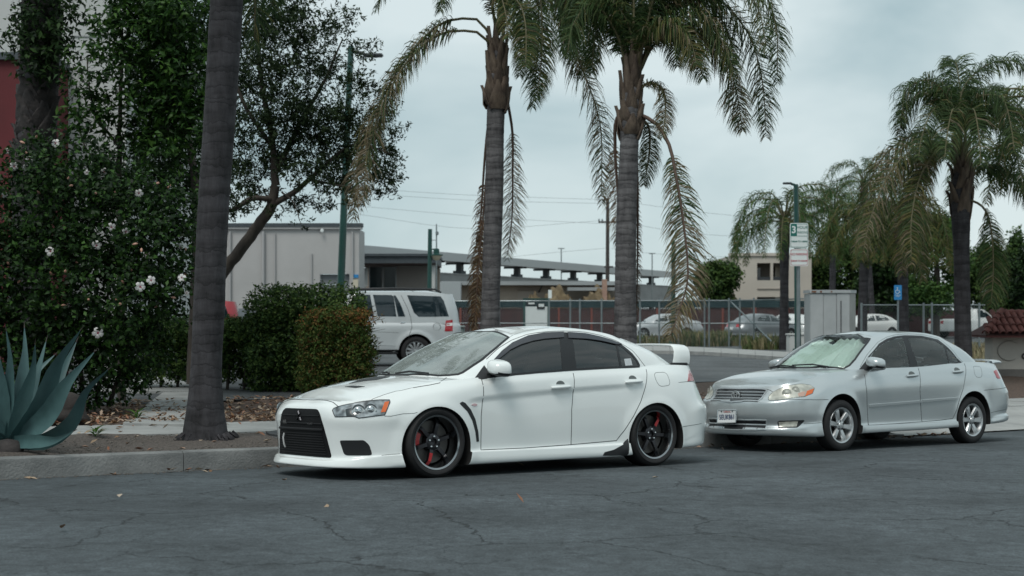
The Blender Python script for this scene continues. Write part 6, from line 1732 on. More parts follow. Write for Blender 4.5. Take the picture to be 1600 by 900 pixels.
# broad-leaved tree over the bush
def leafy():
    Y = 22.4
    o = thing_at('leafy_tree', 185, Y, 'bushy tree with bright glossy leaf clusters rising behind the flowering bush', 'tree')
    R = random.Random(8); cl = []
    def branch(pts, r):
        limb([at(*p) for p in pts], r, 'branch', M_bark, o, org=o.location, wob=.01)
    branch([(190, 630, Y), (188, 450, Y), (186, 300, Y), (187, 200, Y), (190, 100, Y), (192, 20, Y)], [.07, .06, .045, .035, .025, .012])
    branch([(300, 600, 23.4), (308, 330, 23.4), (300, 250, 23.4), (285, 150, 23.4), (275, 40, 23.4)], [.10, .09, .06, .04, .02])
    branch([(187, 230, Y), (150, 180, Y - .2), (135, 90, Y - .3)], [.025, .018, .008])
    branch([(187, 260, Y), (140, 240, Y - .2), (118, 170, Y - .3)], [.022, .015, .008])
    branch([(300, 260, 23.4), (250, 180, 23.2), (225, 90, 23)], [.035, .025, .01])
    tuft = [(165, 30, .34), (185, 60, .30), (150, 60, .22), (195, 15, .36), (175, 110, .18), (135, 85, .22), (118, 110, .2), (150, 120, .24), (190, 90, .25), (132, 150, .18), (112, 180, .2), (160, 165, .28), (145, 195, .32), (175, 200, .3), (215, 60, .4), (240, 30, .4), (225, 100, .35), (255, 70, .4), (235, 130, .35), (270, 110, .4), (290, 60, .35), (262, 150, .4), (240, 180, .38), (285, 160, .4), (215, 160, .3), (300, 120, .35), (270, 200, .38), (300, 210, .32), (225, 215, .32), (250, 240, .3), (295, 255, .28), (200, 130, .25), (270, 20, .3), (300, 5, .3), (205, -20, .5), (260, -30, .5), (165, 250, .26), (185, 270, .26), (305, 180, .3), (310, 80, .25)]
    B = [tuple(at(x, y, Y + .6 * R.uniform(-1, 1.2))) + ((r * R.uniform(.9, 1.1)) * (.72 if x < 200 else 1), r * .8, r * .8 * (.72 if x < 200 else 1)) for x, y, r in tuft]
    foliage('foliage', B, 11500, .135, .056, leafmat('glossy_leaf', [(.010, .026, .008), (.016, .042, .011), (.030, .078, .016), (.062, .13, .024)], .35, .25), o, 9, shell=.75, org=o.location, up=.8, sprig=8, rnd=.6)
    Bn = [tuple(at(x, y, 24 + .8 * R.uniform(-1, 1))) + (r, r, r * .9) for x, y, r in [(240, 250, .5), (280, 280, .55), (215, 310, .5), (300, 60, .55), (260, 120, .5), (300, 180, .55), (255, 20, .5), (170, 300, .4)]]
    foliage('inner_foliage', Bn, 9000, .10, .045, L_dark, o, 10, shell=.8, org=o.location, up=.5, sprig=6)
leafy()

# dark feathery tree behind the lamp post
def feathery():
    Y = 27.5
    o = thing_at('feathery_tree', 330, Y, 'dark fine leaved tree with a leaning trunk, spreading behind the grey palm trunk', 'tree')
    def br(pts, r, name='branch'): limb([at(*p) for p in pts], r, name, M_bark, o, org=o.location, wob=.012)
    br([(318, 600, Y), (325, 500, Y), (345, 430, Y), (372, 395, Y), (405, 350, Y), (422, 325, Y), (430, 290, Y)], [.15, .14, .12, .115, .11, .105, .09], 'trunk')
    br([(428, 312, Y), (395, 310, Y - .3), (355, 330, Y - .5), (320, 320, Y - .6)], [.06, .05, .035, .015])
    br([(425, 320, Y), (460, 300, Y), (500, 265, Y - .2), (560, 225, Y - .3), (610, 240, Y - .3)], [.07, .055, .04, .025, .01])
    br([(430, 290, Y), (425, 220, Y), (410, 140, Y), (400, 40, Y), (395, -60, Y)], [.085, .06, .05, .035, .02])
    br([(430, 270, Y), (470, 190, Y + .3), (510, 120, Y + .3), (535, 60, Y + .3)], [.06, .045, .03, .012])
    br([(425, 230, Y), (380, 160, Y - .4), (350, 80, Y - .6)], [.05, .035, .015])
    br([(480, 280, Y), (530, 290, Y - .5), (580, 300, Y - .6)], [.03, .02, .008])
    br([(440, 300, Y), (460, 320, Y - .5), (470, 350, Y - .6)], [.02, .012, .006])
    R = random.Random(12)
    pts = [(360, 60, .9), (410, 40, .8), (380, 130, .9), (440, 110, .8), (470, 60, .6), (420, 190, .8), (470, 170, .8), (510, 110, .55), (350, 200, .7), (500, 210, .8), (380, 260, .6), (440, 245, .7), (540, 180, .6), (545, 240, .65), (490, 270, .6), (580, 215, .5), (585, 270, .45), (530, 290, .45), (360, 310, .45), (400, 300, .4), (560, 130, .4), (520, 50, .35), (605, 245, .3), (450, 20, .6), (400, -40, .9), (340, -20, .9), (470, -30, .6), (595, 180, .3), (465, 320, .25), (500, 320, .25), (600, 295, .25), (470, 345, .12), (350, 340, .2), (605, 150, .25), (622, 205, .22), (565, 75, .3), (610, 275, .22), (535, 25, .3), (555, 310, .2), (380, 330, .22), (430, 335, .16)]
    B = [tuple(at(x, y, Y + R.uniform(-.9, .9))) + (r, r * 1.1, r * .62) for x, y, r in pts]
    foliage('foliage', B, 47000, .09, .031, L_olive, o, 13, shell=.95, org=o.location, up=.4, sprig=9, rnd=.9, droop=.45)
feathery()

# distant trees on the right
def crown_tree(px, Y, top, bot, wpx, label, seed, m=None, n=9000, name='broadleaf_tree', cat='tree', ln=.30, cone=False):
    o = thing_at(name, px, Y, label, cat); R = random.Random(seed); k = Y / FPX
    H = (bot - top) * k; W = wpx * k; B = []
    for i in range(26):
        u = R.uniform(-1, 1); v_ = R.uniform(0, 1); wd = (1 - v_ * .9) if cone else math.sqrt(max(.15, 1 - (2 * v_ - 1)**2 * .8))
        c = at(px, bot - (bot - top) * (v_ * .86 + .04), Y + R.uniform(-.5, .5) * W * .4)
        r = W * R.uniform(.12, .22) * (1 if not cone else (1.1 - .7 * v_))
        B.append((c.x + u * W * .42 * wd, c.y, c.z, r, r, r * .8))
    foliage('foliage', B, n, ln, ln * .5, m or L_far, o, seed, shell=.7, org=o.location, up=.7, rnd=.7)
    limb([gat(px, Y), at(px + 2, (top + bot) / 2 + 20, Y), at(px, top + (bot - top) * .3, Y)], [W * .05 + .06, W * .04 + .04, .04], 'trunk', M_bark, o, org=o.location)
    return o
crown_tree(1122, 92, 412, 474, 62, 'round green tree between the drooping frond and the beige flats', 1)
crown_tree(1262, 100, 405, 480, 70, 'dark tree behind the grey electrical cabinet', 2)
crown_tree(1330, 98, 370, 485, 110, 'broad tree behind the short yellowing palm', 3, n=14000)
crown_tree(1400, 90, 345, 490, 100, 'dark leafy tree behind the blue sign', 4, L_dark, n=13000)
crown_tree(1462, 82, 330, 492, 96, 'bright green tree left of the dense palm', 5, L_mid, n=14000, ln=.26)
crown_tree(1545, 95, 380, 495, 90, 'tree just right of the dense palm trunk', 6, L_far, n=11000)
crown_tree(1588, 88, 350, 490, 62, 'pointed conifer-like tree above the tiled roof at the right edge', 7, L_far, n=10000, cone=True)
crown_tree(1640, 86, 365, 495, 110, 'tree past the right edge behind the tiled sign wall', 8, L_dark, n=8000)

# weeds along the fence and in the joints
def weeds(name, spots, n, h, m, label, seed, cat='weeds'):
    R = np.random.default_rng(seed); V = []; F = []
    ids = R.integers(0, len(spots), n)
    for q in ids:
        px0, px1, Y0, Y1, k = spots[q]
        px = R.uniform(px0, px1); Y = R.uniform(Y0, Y1); p = gat(px, Y); hh = h * k * R.uniform(.35, 1.2)
        a = R.uniform(0, 2 * PI); d = np.array([math.cos(a), math.sin(a), 0]); ln = R.uniform(.1, .6) * hh; w_ = .02 * R.uniform(.6, 1.5) + .0004 * Y
        s_ = np.array([-d[1], d[0], 0]) * w_; b0 = np.array(p); o_ = len(V)
        V += [b0 - s_, b0 + s_, b0 + d * ln * .4 + [0, 0, hh * .6] - s_ * .7, b0 + d * ln * .4 + [0, 0, hh * .6] + s_ * .7, b0 + d * ln + [0, 0, hh]]
        F += [(o_, o_ + 1, o_ + 3), (o_, o_ + 3, o_ + 2), (o_ + 2, o_ + 3, o_ + 4)]
    o = mesh_np(name, np.array(V), np.array(F), np.zeros(len(F)), [m]); return tag(o, label, cat, kind='stuff')
L_weed = leafmat('weed_leaf', [(.05, .085, .03), (.09, .12, .045), (.17, .16, .08), (.26, .22, .13)], .7)
L_straw = leafmat('straw_leaf', [(.17, .14, .08), (.24, .20, .12), (.30, .26, .17), (.12, .13, .05)], .8)
weeds('fence_weeds', [(985, 1262, 62.5, 66, 1), (1060, 1140, 62, 66, 1.2), (1160, 1262, 56, 60, .8), (700, 770, 50, 56, 1.2)], 4200, .55, L_weed, 'weeds and grass along the foot of the chain-link fence', 1)
weeds('dry_grass', [(1470, 1545, 40, 56, .6), (1500, 1640, 44, 60, .6), (1100, 1260, 63, 70, .5)], 3500, .5, L_straw, 'dry yellow grass near the sign wall and fence', 2)

# fallen leaves
def litter():
    R = np.random.default_rng(3); P = []; n0 = 0
    def spot(s, l): return SL(s, l, .012)
    out = []
    for _ in range(2600):
        s = R.uniform(-5, 4); l = R.uniform(-10.5, LS1 + .05); out.append((s, l))
    for _ in range(900):
        s = R.uniform(-4, 2.5); out.append((s, LS1 - abs(R.normal()) * .6 + .1))
    for _ in range(130): out.append((R.uniform(-5, 3), R.uniform(LS1, LC2)))
    for _ in range(60): out.append((R.uniform(-6, 10), LC + abs(R.normal()) * .12 + .02))
    for _ in range(12): out.append((R.uniform(-5, 8), R.uniform(LC, 3)))
    for _ in range(70): out.append((R.uniform(9, 11), R.uniform(-2.6, -2.0)))
    for _ in range(500): out.append((R.uniform(3.5, 12), R.uniform(-10, LS1)))
    P = np.array([spot(*q) + Vector((0, 0, .02 if q[1] < LS1 and -4 < q[0] < 1 else .006)) for q in out]); n = len(P)
    N = np.tile([0, 0, 1.], (n, 1)) + R.normal(size=(n, 3)) * .25
    V, F = leaves(R, P, N, .10, .04, fold=.3, droop=-.1)
    m = leafmat('fallen_leaf', [(.09, .055, .035), (.20, .12, .07), (.32, .24, .17), (.42, .35, .28), (.22, .09, .05), (.36, .30, .24)], .8, .05)
    tag(mesh_np('leaf_litter', V, F, np.zeros(len(F)), [m]), 'dry brown and pale leaves scattered over the bed, kerb and path', 'fallen leaves', kind='stuff')
    R2 = random.Random(5)
    mb = MB()
    for _ in range(3200):
        s = R2.uniform(-6, 5); l = R2.uniform(LS0, LC2 - .02); p = SL(s, l, .004); q = R2.uniform(.005, .022) * R2.random()**.5
        mb.box(p, (q, q * R2.uniform(.6, 1.6), q * .7), rz=R2.uniform(0, 3))
    for _ in range(900):
        s = R2.uniform(-7, 10); l = LC + .01 + abs(R2.gauss(0, .06)); p = SL(s, l, .003); q = R2.uniform(.004, .014)
        mb.box(p, (q, q * R2.uniform(.6, 1.6), q * .7), rz=R2.uniform(0, 3))
    tag(mb.build('gravel', mat('gravel', (.2, .18, .16), .9, var=.6, vscale=3)), 'small stones and mulch scattered on the planting strip', 'gravel', kind='stuff')
litter()
def sprout(px, py, Y, label, seed, h):
    R = np.random.default_rng(seed); b = gat(px, Y); o = empty('weed', b, 0, label, 'weed'); P = []; D = []
    for k in range(14):
        a = k * 2.4; P.append((0, 0, .01 * k * h * 4)); D.append((math.cos(a), math.sin(a), 1.0))
    V, F = leaves(R, np.array(P), np.array([(d[0] * -.5, d[1] * -.5, .8) for d in D]), h, h * .25, dirs=np.array(D))
    mesh_np('foliage', V, F, np.zeros(len(F)), [L_mid], o)
sprout(150, 692, 14.9, 'small green weed growing in the dirt strip right of the agave', 1, .16)
sprout(214, 655, 17.8, 'small weed at the edge of the garden path', 2, .2)
# ================================================================== BUILDINGS, FENCES, STREET FURNITURE
M_stuc = mat('grey_stucco', (.44, .435, .43), .9, col2=(.37, .365, .36), vscale=.5, detail=10, bump=.15, bscale=20)
M_stucw = mat('pale_stucco', (.50, .51, .50), .9, col2=(.42, .43, .42), vscale=.6, detail=10, bump=.2, bscale=14)
M_beige = mat('beige_stucco', (.40, .34, .285), .9, col2=(.33, .28, .235), vscale=.5, detail=9)
M_flat = mat('flat_render', (.52, .475, .415), .9, col2=(.45, .41, .36), vscale=.4, detail=9)
M_red = mat('red_render', (.115, .015, .019), .8, col2=(.085, .011, .014), vscale=1.2, detail=8)
M_slate = mat('slate_trim', (.055, .068, .078), .6, var=.3)
M_door = mat('roller_door', (.16, .175, .185), .6)
M_dteal = mat('dark_teal_glass', (.008, .018, .02), .12, coat=.6)
M_galv = mat('galvanised_steel', (.26, .30, .31), .45, metal=.6, var=.35, vscale=3)
M_green = mat('green_post_paint', (.008, .06, .05), .4, var=.3, vscale=2, coat=.2)
M_cgrey = mat('platform_concrete', (.30, .31, .315), .9, col2=(.20, .21, .215), vscale=.4, detail=9, stretch=(1, 1, 3))
M_roofm = mat('metal_roof', (.36, .38, .385), .5, metal=.3, var=.2, vscale=.4)
M_dsteel = mat('dark_steel', (.03, .035, .04), .5)
M_slat = mat('fence_slat', (.080, .034, .032), .8, col2=(.045, .024, .025), vscale=2.0, detail=4)
M_slatp = mat('fence_post_red', (.17, .042, .03), .7)
M_screen = mat('windscreen_mesh', (.012, .040, .046), .9, var=.4, vscale=1)
M_cab = mat('cabinet_paint', (.42, .44, .445), .5, col2=(.33, .35, .355), vscale=1.4, detail=8, metal=.15)
M_cabr = mat('cabinet_side', (.36, .355, .34), .55, col2=(.27, .265, .25), vscale=1.4, detail=8, metal=.1)
M_rust = mat('rust', (.20, .075, .03), .9, var=.5, vscale=20)
M_mulch = mat('mulch_heap', (.19, .145, .085), 1, col2=(.085, .062, .036), vscale=3.5, detail=12, bump=1.2, bscale=9)
M_tile = mat('clay_tile', (.125, .036, .028), .8, col2=(.072, .022, .019), vscale=7, detail=8, bump=.3, bscale=30)
M_mort = mat('tile_mortar', (.22, .17, .14), .9, var=.4, vscale=8)
M_sw = mat('sign_wall', (.47, .44, .40), .9, col2=(.40, .375, .34), vscale=1.5, detail=9, bump=.25, bscale=40)
M_letter = mat('bronze_letter', (.035, .030, .028), .4, metal=.6)
M_signw = mat('sign_white', (.66, .70, .69), .45, var=.06, vscale=8)
M_signg = mat('sign_green', (.008, .13, .105), .45)
M_signr = mat('sign_red', (.42, .10, .12), .5)
M_signb = mat('sign_blue', (.02, .20, .46), .45)

def bbox(o, x0, x1, y0, y1, z0, z1, name, m, bev=0., kind=None):
    """a box part given by its world extents"""
    q = MB().box(((x0 + x1) / 2 - o.location.x, (y0 + y1) / 2 - o.location.y, (z0 + z1) / 2 - o.location.z), (x1 - x0, y1 - y0, z1 - z0), bev=bev)
    return q.build(name, m, o, 40 if bev else None)
X_ = lambda px, Y: (px - 800) / FPX * Y
Z_ = lambda py, Y: CAMH - (py - HOR) / FPX * Y

def warehouse():
    Y = 64; o = empty('warehouse', (X_(400, Y), Y, LOTZ), 0, 'plain grey flat roofed warehouse with a roller door, left of the station', 'building')
    x0, x1 = X_(120, Y), X_(561, Y); zt = Z_(358, Y)
    dx0, dx1, dz = X_(500, Y), X_(546, Y), Z_(428, Y)
    # wall with a real door opening: left of it, right of it, above it
    bbox(o, x0, dx0, Y, Y + .3, LOTZ, zt, 'wall', M_stuc); bbox(o, dx1, x1, Y, Y + .3, LOTZ, zt, 'wall', M_stuc); bbox(o, dx0, dx1, Y, Y + .3, dz, zt, 'wall', M_stuc)
    bbox(o, x1 - .3, x1, Y + .3, Y + 2.4, LOTZ, zt, 'wall', M_stuc); bbox(o, x0, x0 + .3, Y + .3, Y + 2.4, LOTZ, zt, 'wall', M_stuc)
    bbox(o, x0, x1 - .3, Y + .3, Y + 2.4, zt - .4, zt - .02, 'roof', M_slate)
    bbox(o, x0 - .1, x1 + .12, Y - .12, Y + .4, zt, zt + .10, 'fascia', M_stuc); bbox(o, x0 - .1, x1 + .16, Y - .16, Y + .4, zt + .10, zt + .26, 'parapet', M_slate)
    for i in range(7):
        h = (dz - LOTZ) / 7; bbox(o, dx0 + .02, dx1 - .02, Y + .18 + .015 * (i % 2), Y + .25, LOTZ + h * i, LOTZ + h * (i + 1) - .02, 'door_panel', M_door)
    for px, t, w_ in ((412, 362, .10), (430, 365, .05), (487, 396, .05), (551, 362, .07), (360, 362, .08), (300, 362, .08), (240, 362, .08)):
        o2 = MB().tube([(X_(px, Y) - o.location.x, -w_ - .01, 0), (X_(px, Y) - o.location.x, -w_ - .01, Z_(t, Y) - LOTZ)], w_ * .7, 8).build('downpipe', mat('downpipe', (.36, .36, .36), .7), o, 60)
    bbox(o, x0, X_(400, Y), Y - .05, Y - .002, LOTZ, Z_(482, Y), 'base_band', mat('base_band', (.19, .215, .23), .8, var=.2, vscale=.8))
    bbox(o, X_(553, Y), X_(560, Y), Y - .06, Y - .002, Z_(434, Y), Z_(429, Y), 'wall_plate', M_signb); bbox(o, X_(552, Y), X_(560, Y), Y - .14, Y - .002, Z_(449, Y), Z_(437, Y), 'meter_box', mat('meter_box', (.5, .46, .36), .6))
    MB().lathe([(.001, .06), (.07, .05), (.09, 0), (.001, 0)], 12, 0, Matrix.Translation((X_(504, Y) - o.location.x, -.16, Z_(361, Y) - LOTZ)) @ Matrix.Rotation(PI / 2, 4, 'X')).build('wall_lamp', M_signw, o, 60)
warehouse()

def station():
    Y = 70; o = empty('station_building', (X_(625, Y), Y, LOTZ), 0, 'small station building with a dark fascia, glass front and shaded beige end wall', 'building')
    zf0, zf1 = Z_(412, Y), Z_(401, Y)
    bbox(o, X_(558, Y), X_(682, Y), Y - .6, Y + 5, zf0, zf1, 'fascia', M_slate); bbox(o, X_(558, Y), X_(683.5, Y), Y - .7, Y + 5.1, zf1, zf1 + .12, 'roof_edge', M_slate)
    bbox(o, X_(558, Y), X_(682, Y), Y - .55, Y + 5, zf0 - .05, zf0 - .003, 'soffit', mat('brown_soffit', (.06, .035, .03), .8))
    bbox(o, X_(558, Y), X_(680, Y), Y + 4.4, Y + 4.7, LOTZ, zf0 - .06, 'wall', M_beige)
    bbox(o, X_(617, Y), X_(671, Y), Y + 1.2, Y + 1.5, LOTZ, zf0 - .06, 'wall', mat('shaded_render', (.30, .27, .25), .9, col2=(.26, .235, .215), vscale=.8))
    bbox(o, X_(672.5, Y), X_(680, Y), Y - .3, Y + .1, LOTZ, zf0 - .06, 'column', M_stucw)
    for a, b in ((575, 594), (597, 615)): bbox(o, X_(a, Y), X_(b, Y), Y + 1.0, Y + 1.04, LOTZ + .1, Z_(416, Y), 'glass_pane', M_dteal)
    for a in (574, 595.5, 616): bbox(o, X_(a - .8, Y), X_(a + .8, Y), Y + .95, Y + 1.1, LOTZ, Z_(415, Y), 'mullion', M_cgrey)
    bbox(o, X_(560, Y), X_(573.5, Y), Y + .3, Y + .4, Z_(447, Y), Z_(418, Y), 'notice_board', M_stucw); bbox(o, X_(565.5, Y), X_(567.5, Y), Y + .26, Y + .3, Z_(452, Y), Z_(417, Y), 'board_post', M_dsteel)
station()
def train_platform():
    o = empty('train_platform', (0, 120, LOTZ), 0, 'long elevated railway platform with a sloping grey canopy on dark columns', 'platform')
    P0, P1 = Vector((X_(545, 93), 93, 0)), Vector((X_(1048, 151), 151, 0)); d = (P1 - P0).normalized(); nrm = Vector((-d.y, d.x, 0)); L = (P1 - P0).length
    if nrm.y < 0: nrm = -nrm
    def beam(s0, s1, n0, n1, z0, z1, name, m, slope=0.):
        v = []
        for s in (s0, s1):
            for n, z in ((n0, z0), (n1, z0 + slope), (n1, z1 + slope), (n0, z1)):
                p = P0 + d * s + nrm * n - o.location; v.append((p.x, p.y, z - LOTZ))
        f = [(0, 1, 2, 3), (7, 6, 5, 4), (0, 4, 5, 1), (1, 5, 6, 2), (2, 6, 7, 3), (3, 7, 4, 0)]
        return raw(name, v, f, m, o)
    beam(0, L, -.5, 1.9, 5.55, 6.05, 'canopy_roof', M_roofm, .03); beam(0, L, -.6, -.5, 5.50, 6.12, 'canopy_edge', mat('canopy_edge', (.40, .42, .43), .5))
    beam(0, L, -.2, 0, 3.0, 4.55, 'platform_wall', M_cgrey); beam(0, L, -.25, .05, 4.55, 4.65, 'wall_coping', M_cgrey); beam(0, L + 6, .2, 5.5, 2.5, 3.2, 'platform_deck', M_cgrey)
    for px in (563, 600, 640, 688, 728, 770, 817, 862, 904, 945, 988, 1025):
        r = (px - 800) / FPX; s = (r * P0.y - P0.x) / (d.x - r * d.y)
        beam(s - .22, s + .22, .3, .75, LOTZ, 5.55, 'column', M_dsteel); beam(s - .4, s + .4, .2, .9, 4.0, 4.9, 'column_casing', M_slate)
        beam(s - .1, s + .1, -.3, 1.7, 5.38, 5.548, 'bracket', M_dsteel)
train_platform()
def shed():
    Y = 95; o = empty('low_shed', (X_(830, Y), Y, LOTZ), 0, 'low beige shed with a pale roof edge behind the brown slatted fence', 'building')
    bbox(o, X_(640, Y), X_(962, Y), Y, Y + .3, LOTZ, Z_(446, Y), 'wall', M_beige); bbox(o, X_(640, Y), X_(642, Y) + .2, Y + .3, Y + 6, LOTZ, Z_(446, Y), 'wall', M_beige); bbox(o, X_(960, Y), X_(962, Y) + .2, Y + .3, Y + 6, LOTZ, Z_(446, Y), 'wall', M_beige)
    bbox(o, X_(690, Y), X_(966, Y), Y - .9, Y + 6, Z_(445.9, Y), Z_(440, Y), 'roof', M_roofm)
    bbox(o, X_(885, Y), X_(963, Y), Y - 2.2, Y - .95, Z_(455, Y), Z_(450, Y), 'awning', M_roofm)
    bbox(o, X_(808, Y), X_(836, Y), Y - .12, Y - .002, Z_(454.4, Y), Z_(452, Y), 'lintel', mat('lintel', (.24, .20, .17), .9)); bbox(o, X_(809, Y), X_(834, Y), Y - .05, Y - .004, LOTZ, Z_(454.5, Y), 'door', mat('shed_door', (.36, .31, .27), .8))
    MB().tube([(X_(842, Y) - o.location.x, -.05, Z_(456, Y) - LOTZ), (X_(847, Y) - o.location.x, -.8, Z_(446, Y) - LOTZ)], .05, 6).build('brace', M_dsteel, o)
    bbox(o, X_(690, Y), X_(722, Y), Y - 2.5, Y - .95, Z_(470, Y), Z_(442, Y), 'lean_to', mat('leanto', (.33, .36, .37), .8)); 
    bbox(o, X_(937, Y), X_(944, Y), Y - 2.9, Y - 2.3, Z_(470, Y), Z_(438, Y), 'chimney', mat('chimney_brick', (.42, .27, .21), .9, var=.3, vscale=6))
shed()
def flats():
    Y = 96; o = empty('block_of_flats', (X_(1200, Y), Y, LOTZ), 0, 'beige two storey block of flats with recessed balconies behind the palm at right', 'building')
    xs = [1140, 1183, 1204, 1208, 1220, 1268]; zt = Z_(400, Y); zb, zs1 = Z_(438, Y), Z_(411, Y); g0, g1 = Z_(474, Y), Z_(464, Y)
    W_ = lambda a, b, z0, z1, dy=0: bbox(o, X_(a, Y), X_(b, Y), Y + dy, Y + dy + .3, z0, z1, 'wall', M_flat)
    W_(1140, 1183, LOTZ, zt); W_(1220, 1268, LOTZ, zt); W_(1183, 1220, zs1, zt); W_(1204, 1208, zb, zs1); W_(1183, 1220, g1, zb); W_(1183, 1220, LOTZ, g0 - 1.2)
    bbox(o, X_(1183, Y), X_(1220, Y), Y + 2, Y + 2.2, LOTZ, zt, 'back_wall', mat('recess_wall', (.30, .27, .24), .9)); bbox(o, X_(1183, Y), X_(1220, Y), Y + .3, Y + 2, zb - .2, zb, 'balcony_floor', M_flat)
    for a, b in ((1183, 1204), (1208, 1220)): bbox(o, X_(a, Y), X_(b, Y), Y + .1, Y + .16, zb, Z_(432.5, Y), 'balustrade', M_dsteel)
    bbox(o, X_(1188, Y), X_(1196, Y), Y + 1.9, Y + 1.99, zb, Z_(417, Y), 'window', M_dteal); bbox(o, X_(1211, Y), X_(1218, Y), Y + 1.9, Y + 1.99, zb + .2, Z_(417, Y), 'window', M_dteal)
    bbox(o, X_(1140, Y), X_(1140, Y) + .3, Y + .3, Y + 12, LOTZ, zt, 'wall', M_flat); bbox(o, X_(1268, Y) - .3, X_(1268, Y), Y + .3, Y + 12, LOTZ, zt, 'wall', M_flat)
    bbox(o, X_(1140, Y), X_(1268, Y), Y + .3, Y + 12, zt - .4, zt - .05, 'roof', M_flat); bbox(o, X_(1139, Y), X_(1269, Y), Y - .1, Y + .35, zt, zt + .2, 'parapet', M_flat)
    bbox(o, X_(1183, Y), X_(1220, Y), Y - .06, Y - .002, Z_(452, Y), Z_(450.5, Y), 'string_course', mat('string_course', (.30, .27, .24), .9))
flats()
def left_building():
    Y = 33; o = empty('corner_building', (X_(60, Y), Y, LOTZ), 0, 'tall pale rendered building with a dark red lower bay at the upper left', 'building')
    zr = Z_(112, Y)
    bbox(o, X_(-330, Y), X_(197, Y), Y, Y + .3, LOTZ, 9.6, 'wall', M_stucw); bbox(o, X_(197, Y) - .3, X_(197, Y), Y + .3, Y + 9, LOTZ, 9.6, 'wall', M_stucw)
    bbox(o, X_(-330, Y), X_(197, Y) - .3, Y + .3, Y + 9, 9.2, 9.55, 'roof', M_slate); bbox(o, X_(-335, Y), X_(199, Y), Y - .15, Y + .4, 9.6, 9.85, 'parapet', M_slate)
    bbox(o, X_(-330, Y), X_(107, Y), Y - 1.5, Y - .002, LOTZ, zr, 'red_bay', M_red); bbox(o, X_(-331, Y), X_(109, Y), Y - 1.6, Y - .004, zr, zr + .16, 'bay_coping', M_slate)
    for z in (Z_(58, Y), Z_(170, Y)): bbox(o, X_(112, Y), X_(197, Y), Y - .02, Y - .003, z, z + .03, 'render_joint', mat('render_joint', (.25, .26, .26), .9))
left_building()
def low_wall():
    Y = 40; o = empty('low_wall', (X_(275, Y), Y, LOTZ), 0, 'low tan rendered wall between the flowering bush and the grey palm trunk', 'wall')
    bbox(o, X_(200, Y), X_(306, Y), Y, Y + .25, LOTZ - .1, Z_(468, Y), 'panel', mat('tan_render', (.25, .205, .16), .9, var=.2, vscale=2)); bbox(o, X_(199, Y), X_(307, Y), Y - .04, Y + .29, Z_(468, Y), Z_(466, Y), 'coping', mat('tan_coping', (.30, .25, .2), .9))
low_wall()

# ---- brown slatted fence, far side of the yard
def slat_fence():
    Y = 89; o = empty('slatted_fence', (X_(900, Y), Y, LOTZ), 0, 'long red-brown slatted fence with a dark green screen along its top', 'fence')
    x0, x1 = X_(556, Y), X_(1268, Y); m = MB(); x = x0; R = random.Random(3); zt = Z_(480.5, Y)
    while x < x1:
        m.box((x - o.location.x, R.uniform(-.01, .01), (zt - LOTZ) / 2), (.105, .03, zt - LOTZ + R.uniform(-.03, .0))); x += .135
    tag(m.build('slats', M_slat, o), kind='stuff')
    bbox(o, x0, x1, Y + .1, Y + .12, LOTZ, zt - .1, 'backing', mat('fence_backing', (.028, .028, .038), .9))
    x = x0 + .4
    while x < x1: bbox(o, x - .06, x + .06, Y - .08, Y - .02, LOTZ, zt + .04, 'post', M_slatp); x += 2.05
    m2 = MB(); n = 60; v = []; f = []; RR = random.Random(4)
    for i in range(n + 1):
        xx = x0 + (x1 - x0) * i / n - o.location.x; b = .02 * RR.uniform(-1, 1)
        v += [(xx, -.1 + b, zt - LOTZ - .02 + .03 * RR.random()), (xx, -.14 + b, zt - LOTZ + .42 + .02 * RR.uniform(-1, 1)), (xx, -.10 + b, zt - LOTZ + .43)]
    for i in range(n):
        for j in range(2): f.append((i * 3 + j, (i + 1) * 3 + j, (i + 1) * 3 + j + 1, i * 3 + j + 1))
    raw('screen', v, f, M_screen, o)
    Y = 94; o2 = empty('red_fence', (X_(1430, Y), Y, LOTZ), 0, 'dark red boarded fence behind the blue disabled sign and white pickup', 'fence')
    m = MB(); x = X_(1268, Y)
    while x < X_(1560, Y): m.box((x - o2.location.x, R.uniform(-.01, .01), .85), (.155, .03, 1.75)); x += .16
    tag(m.build('boards', mat('red_board', (.05, .016, .017), .85, col2=(.05, .014, .015), vscale=2), o2), kind='stuff')
slat_fence()
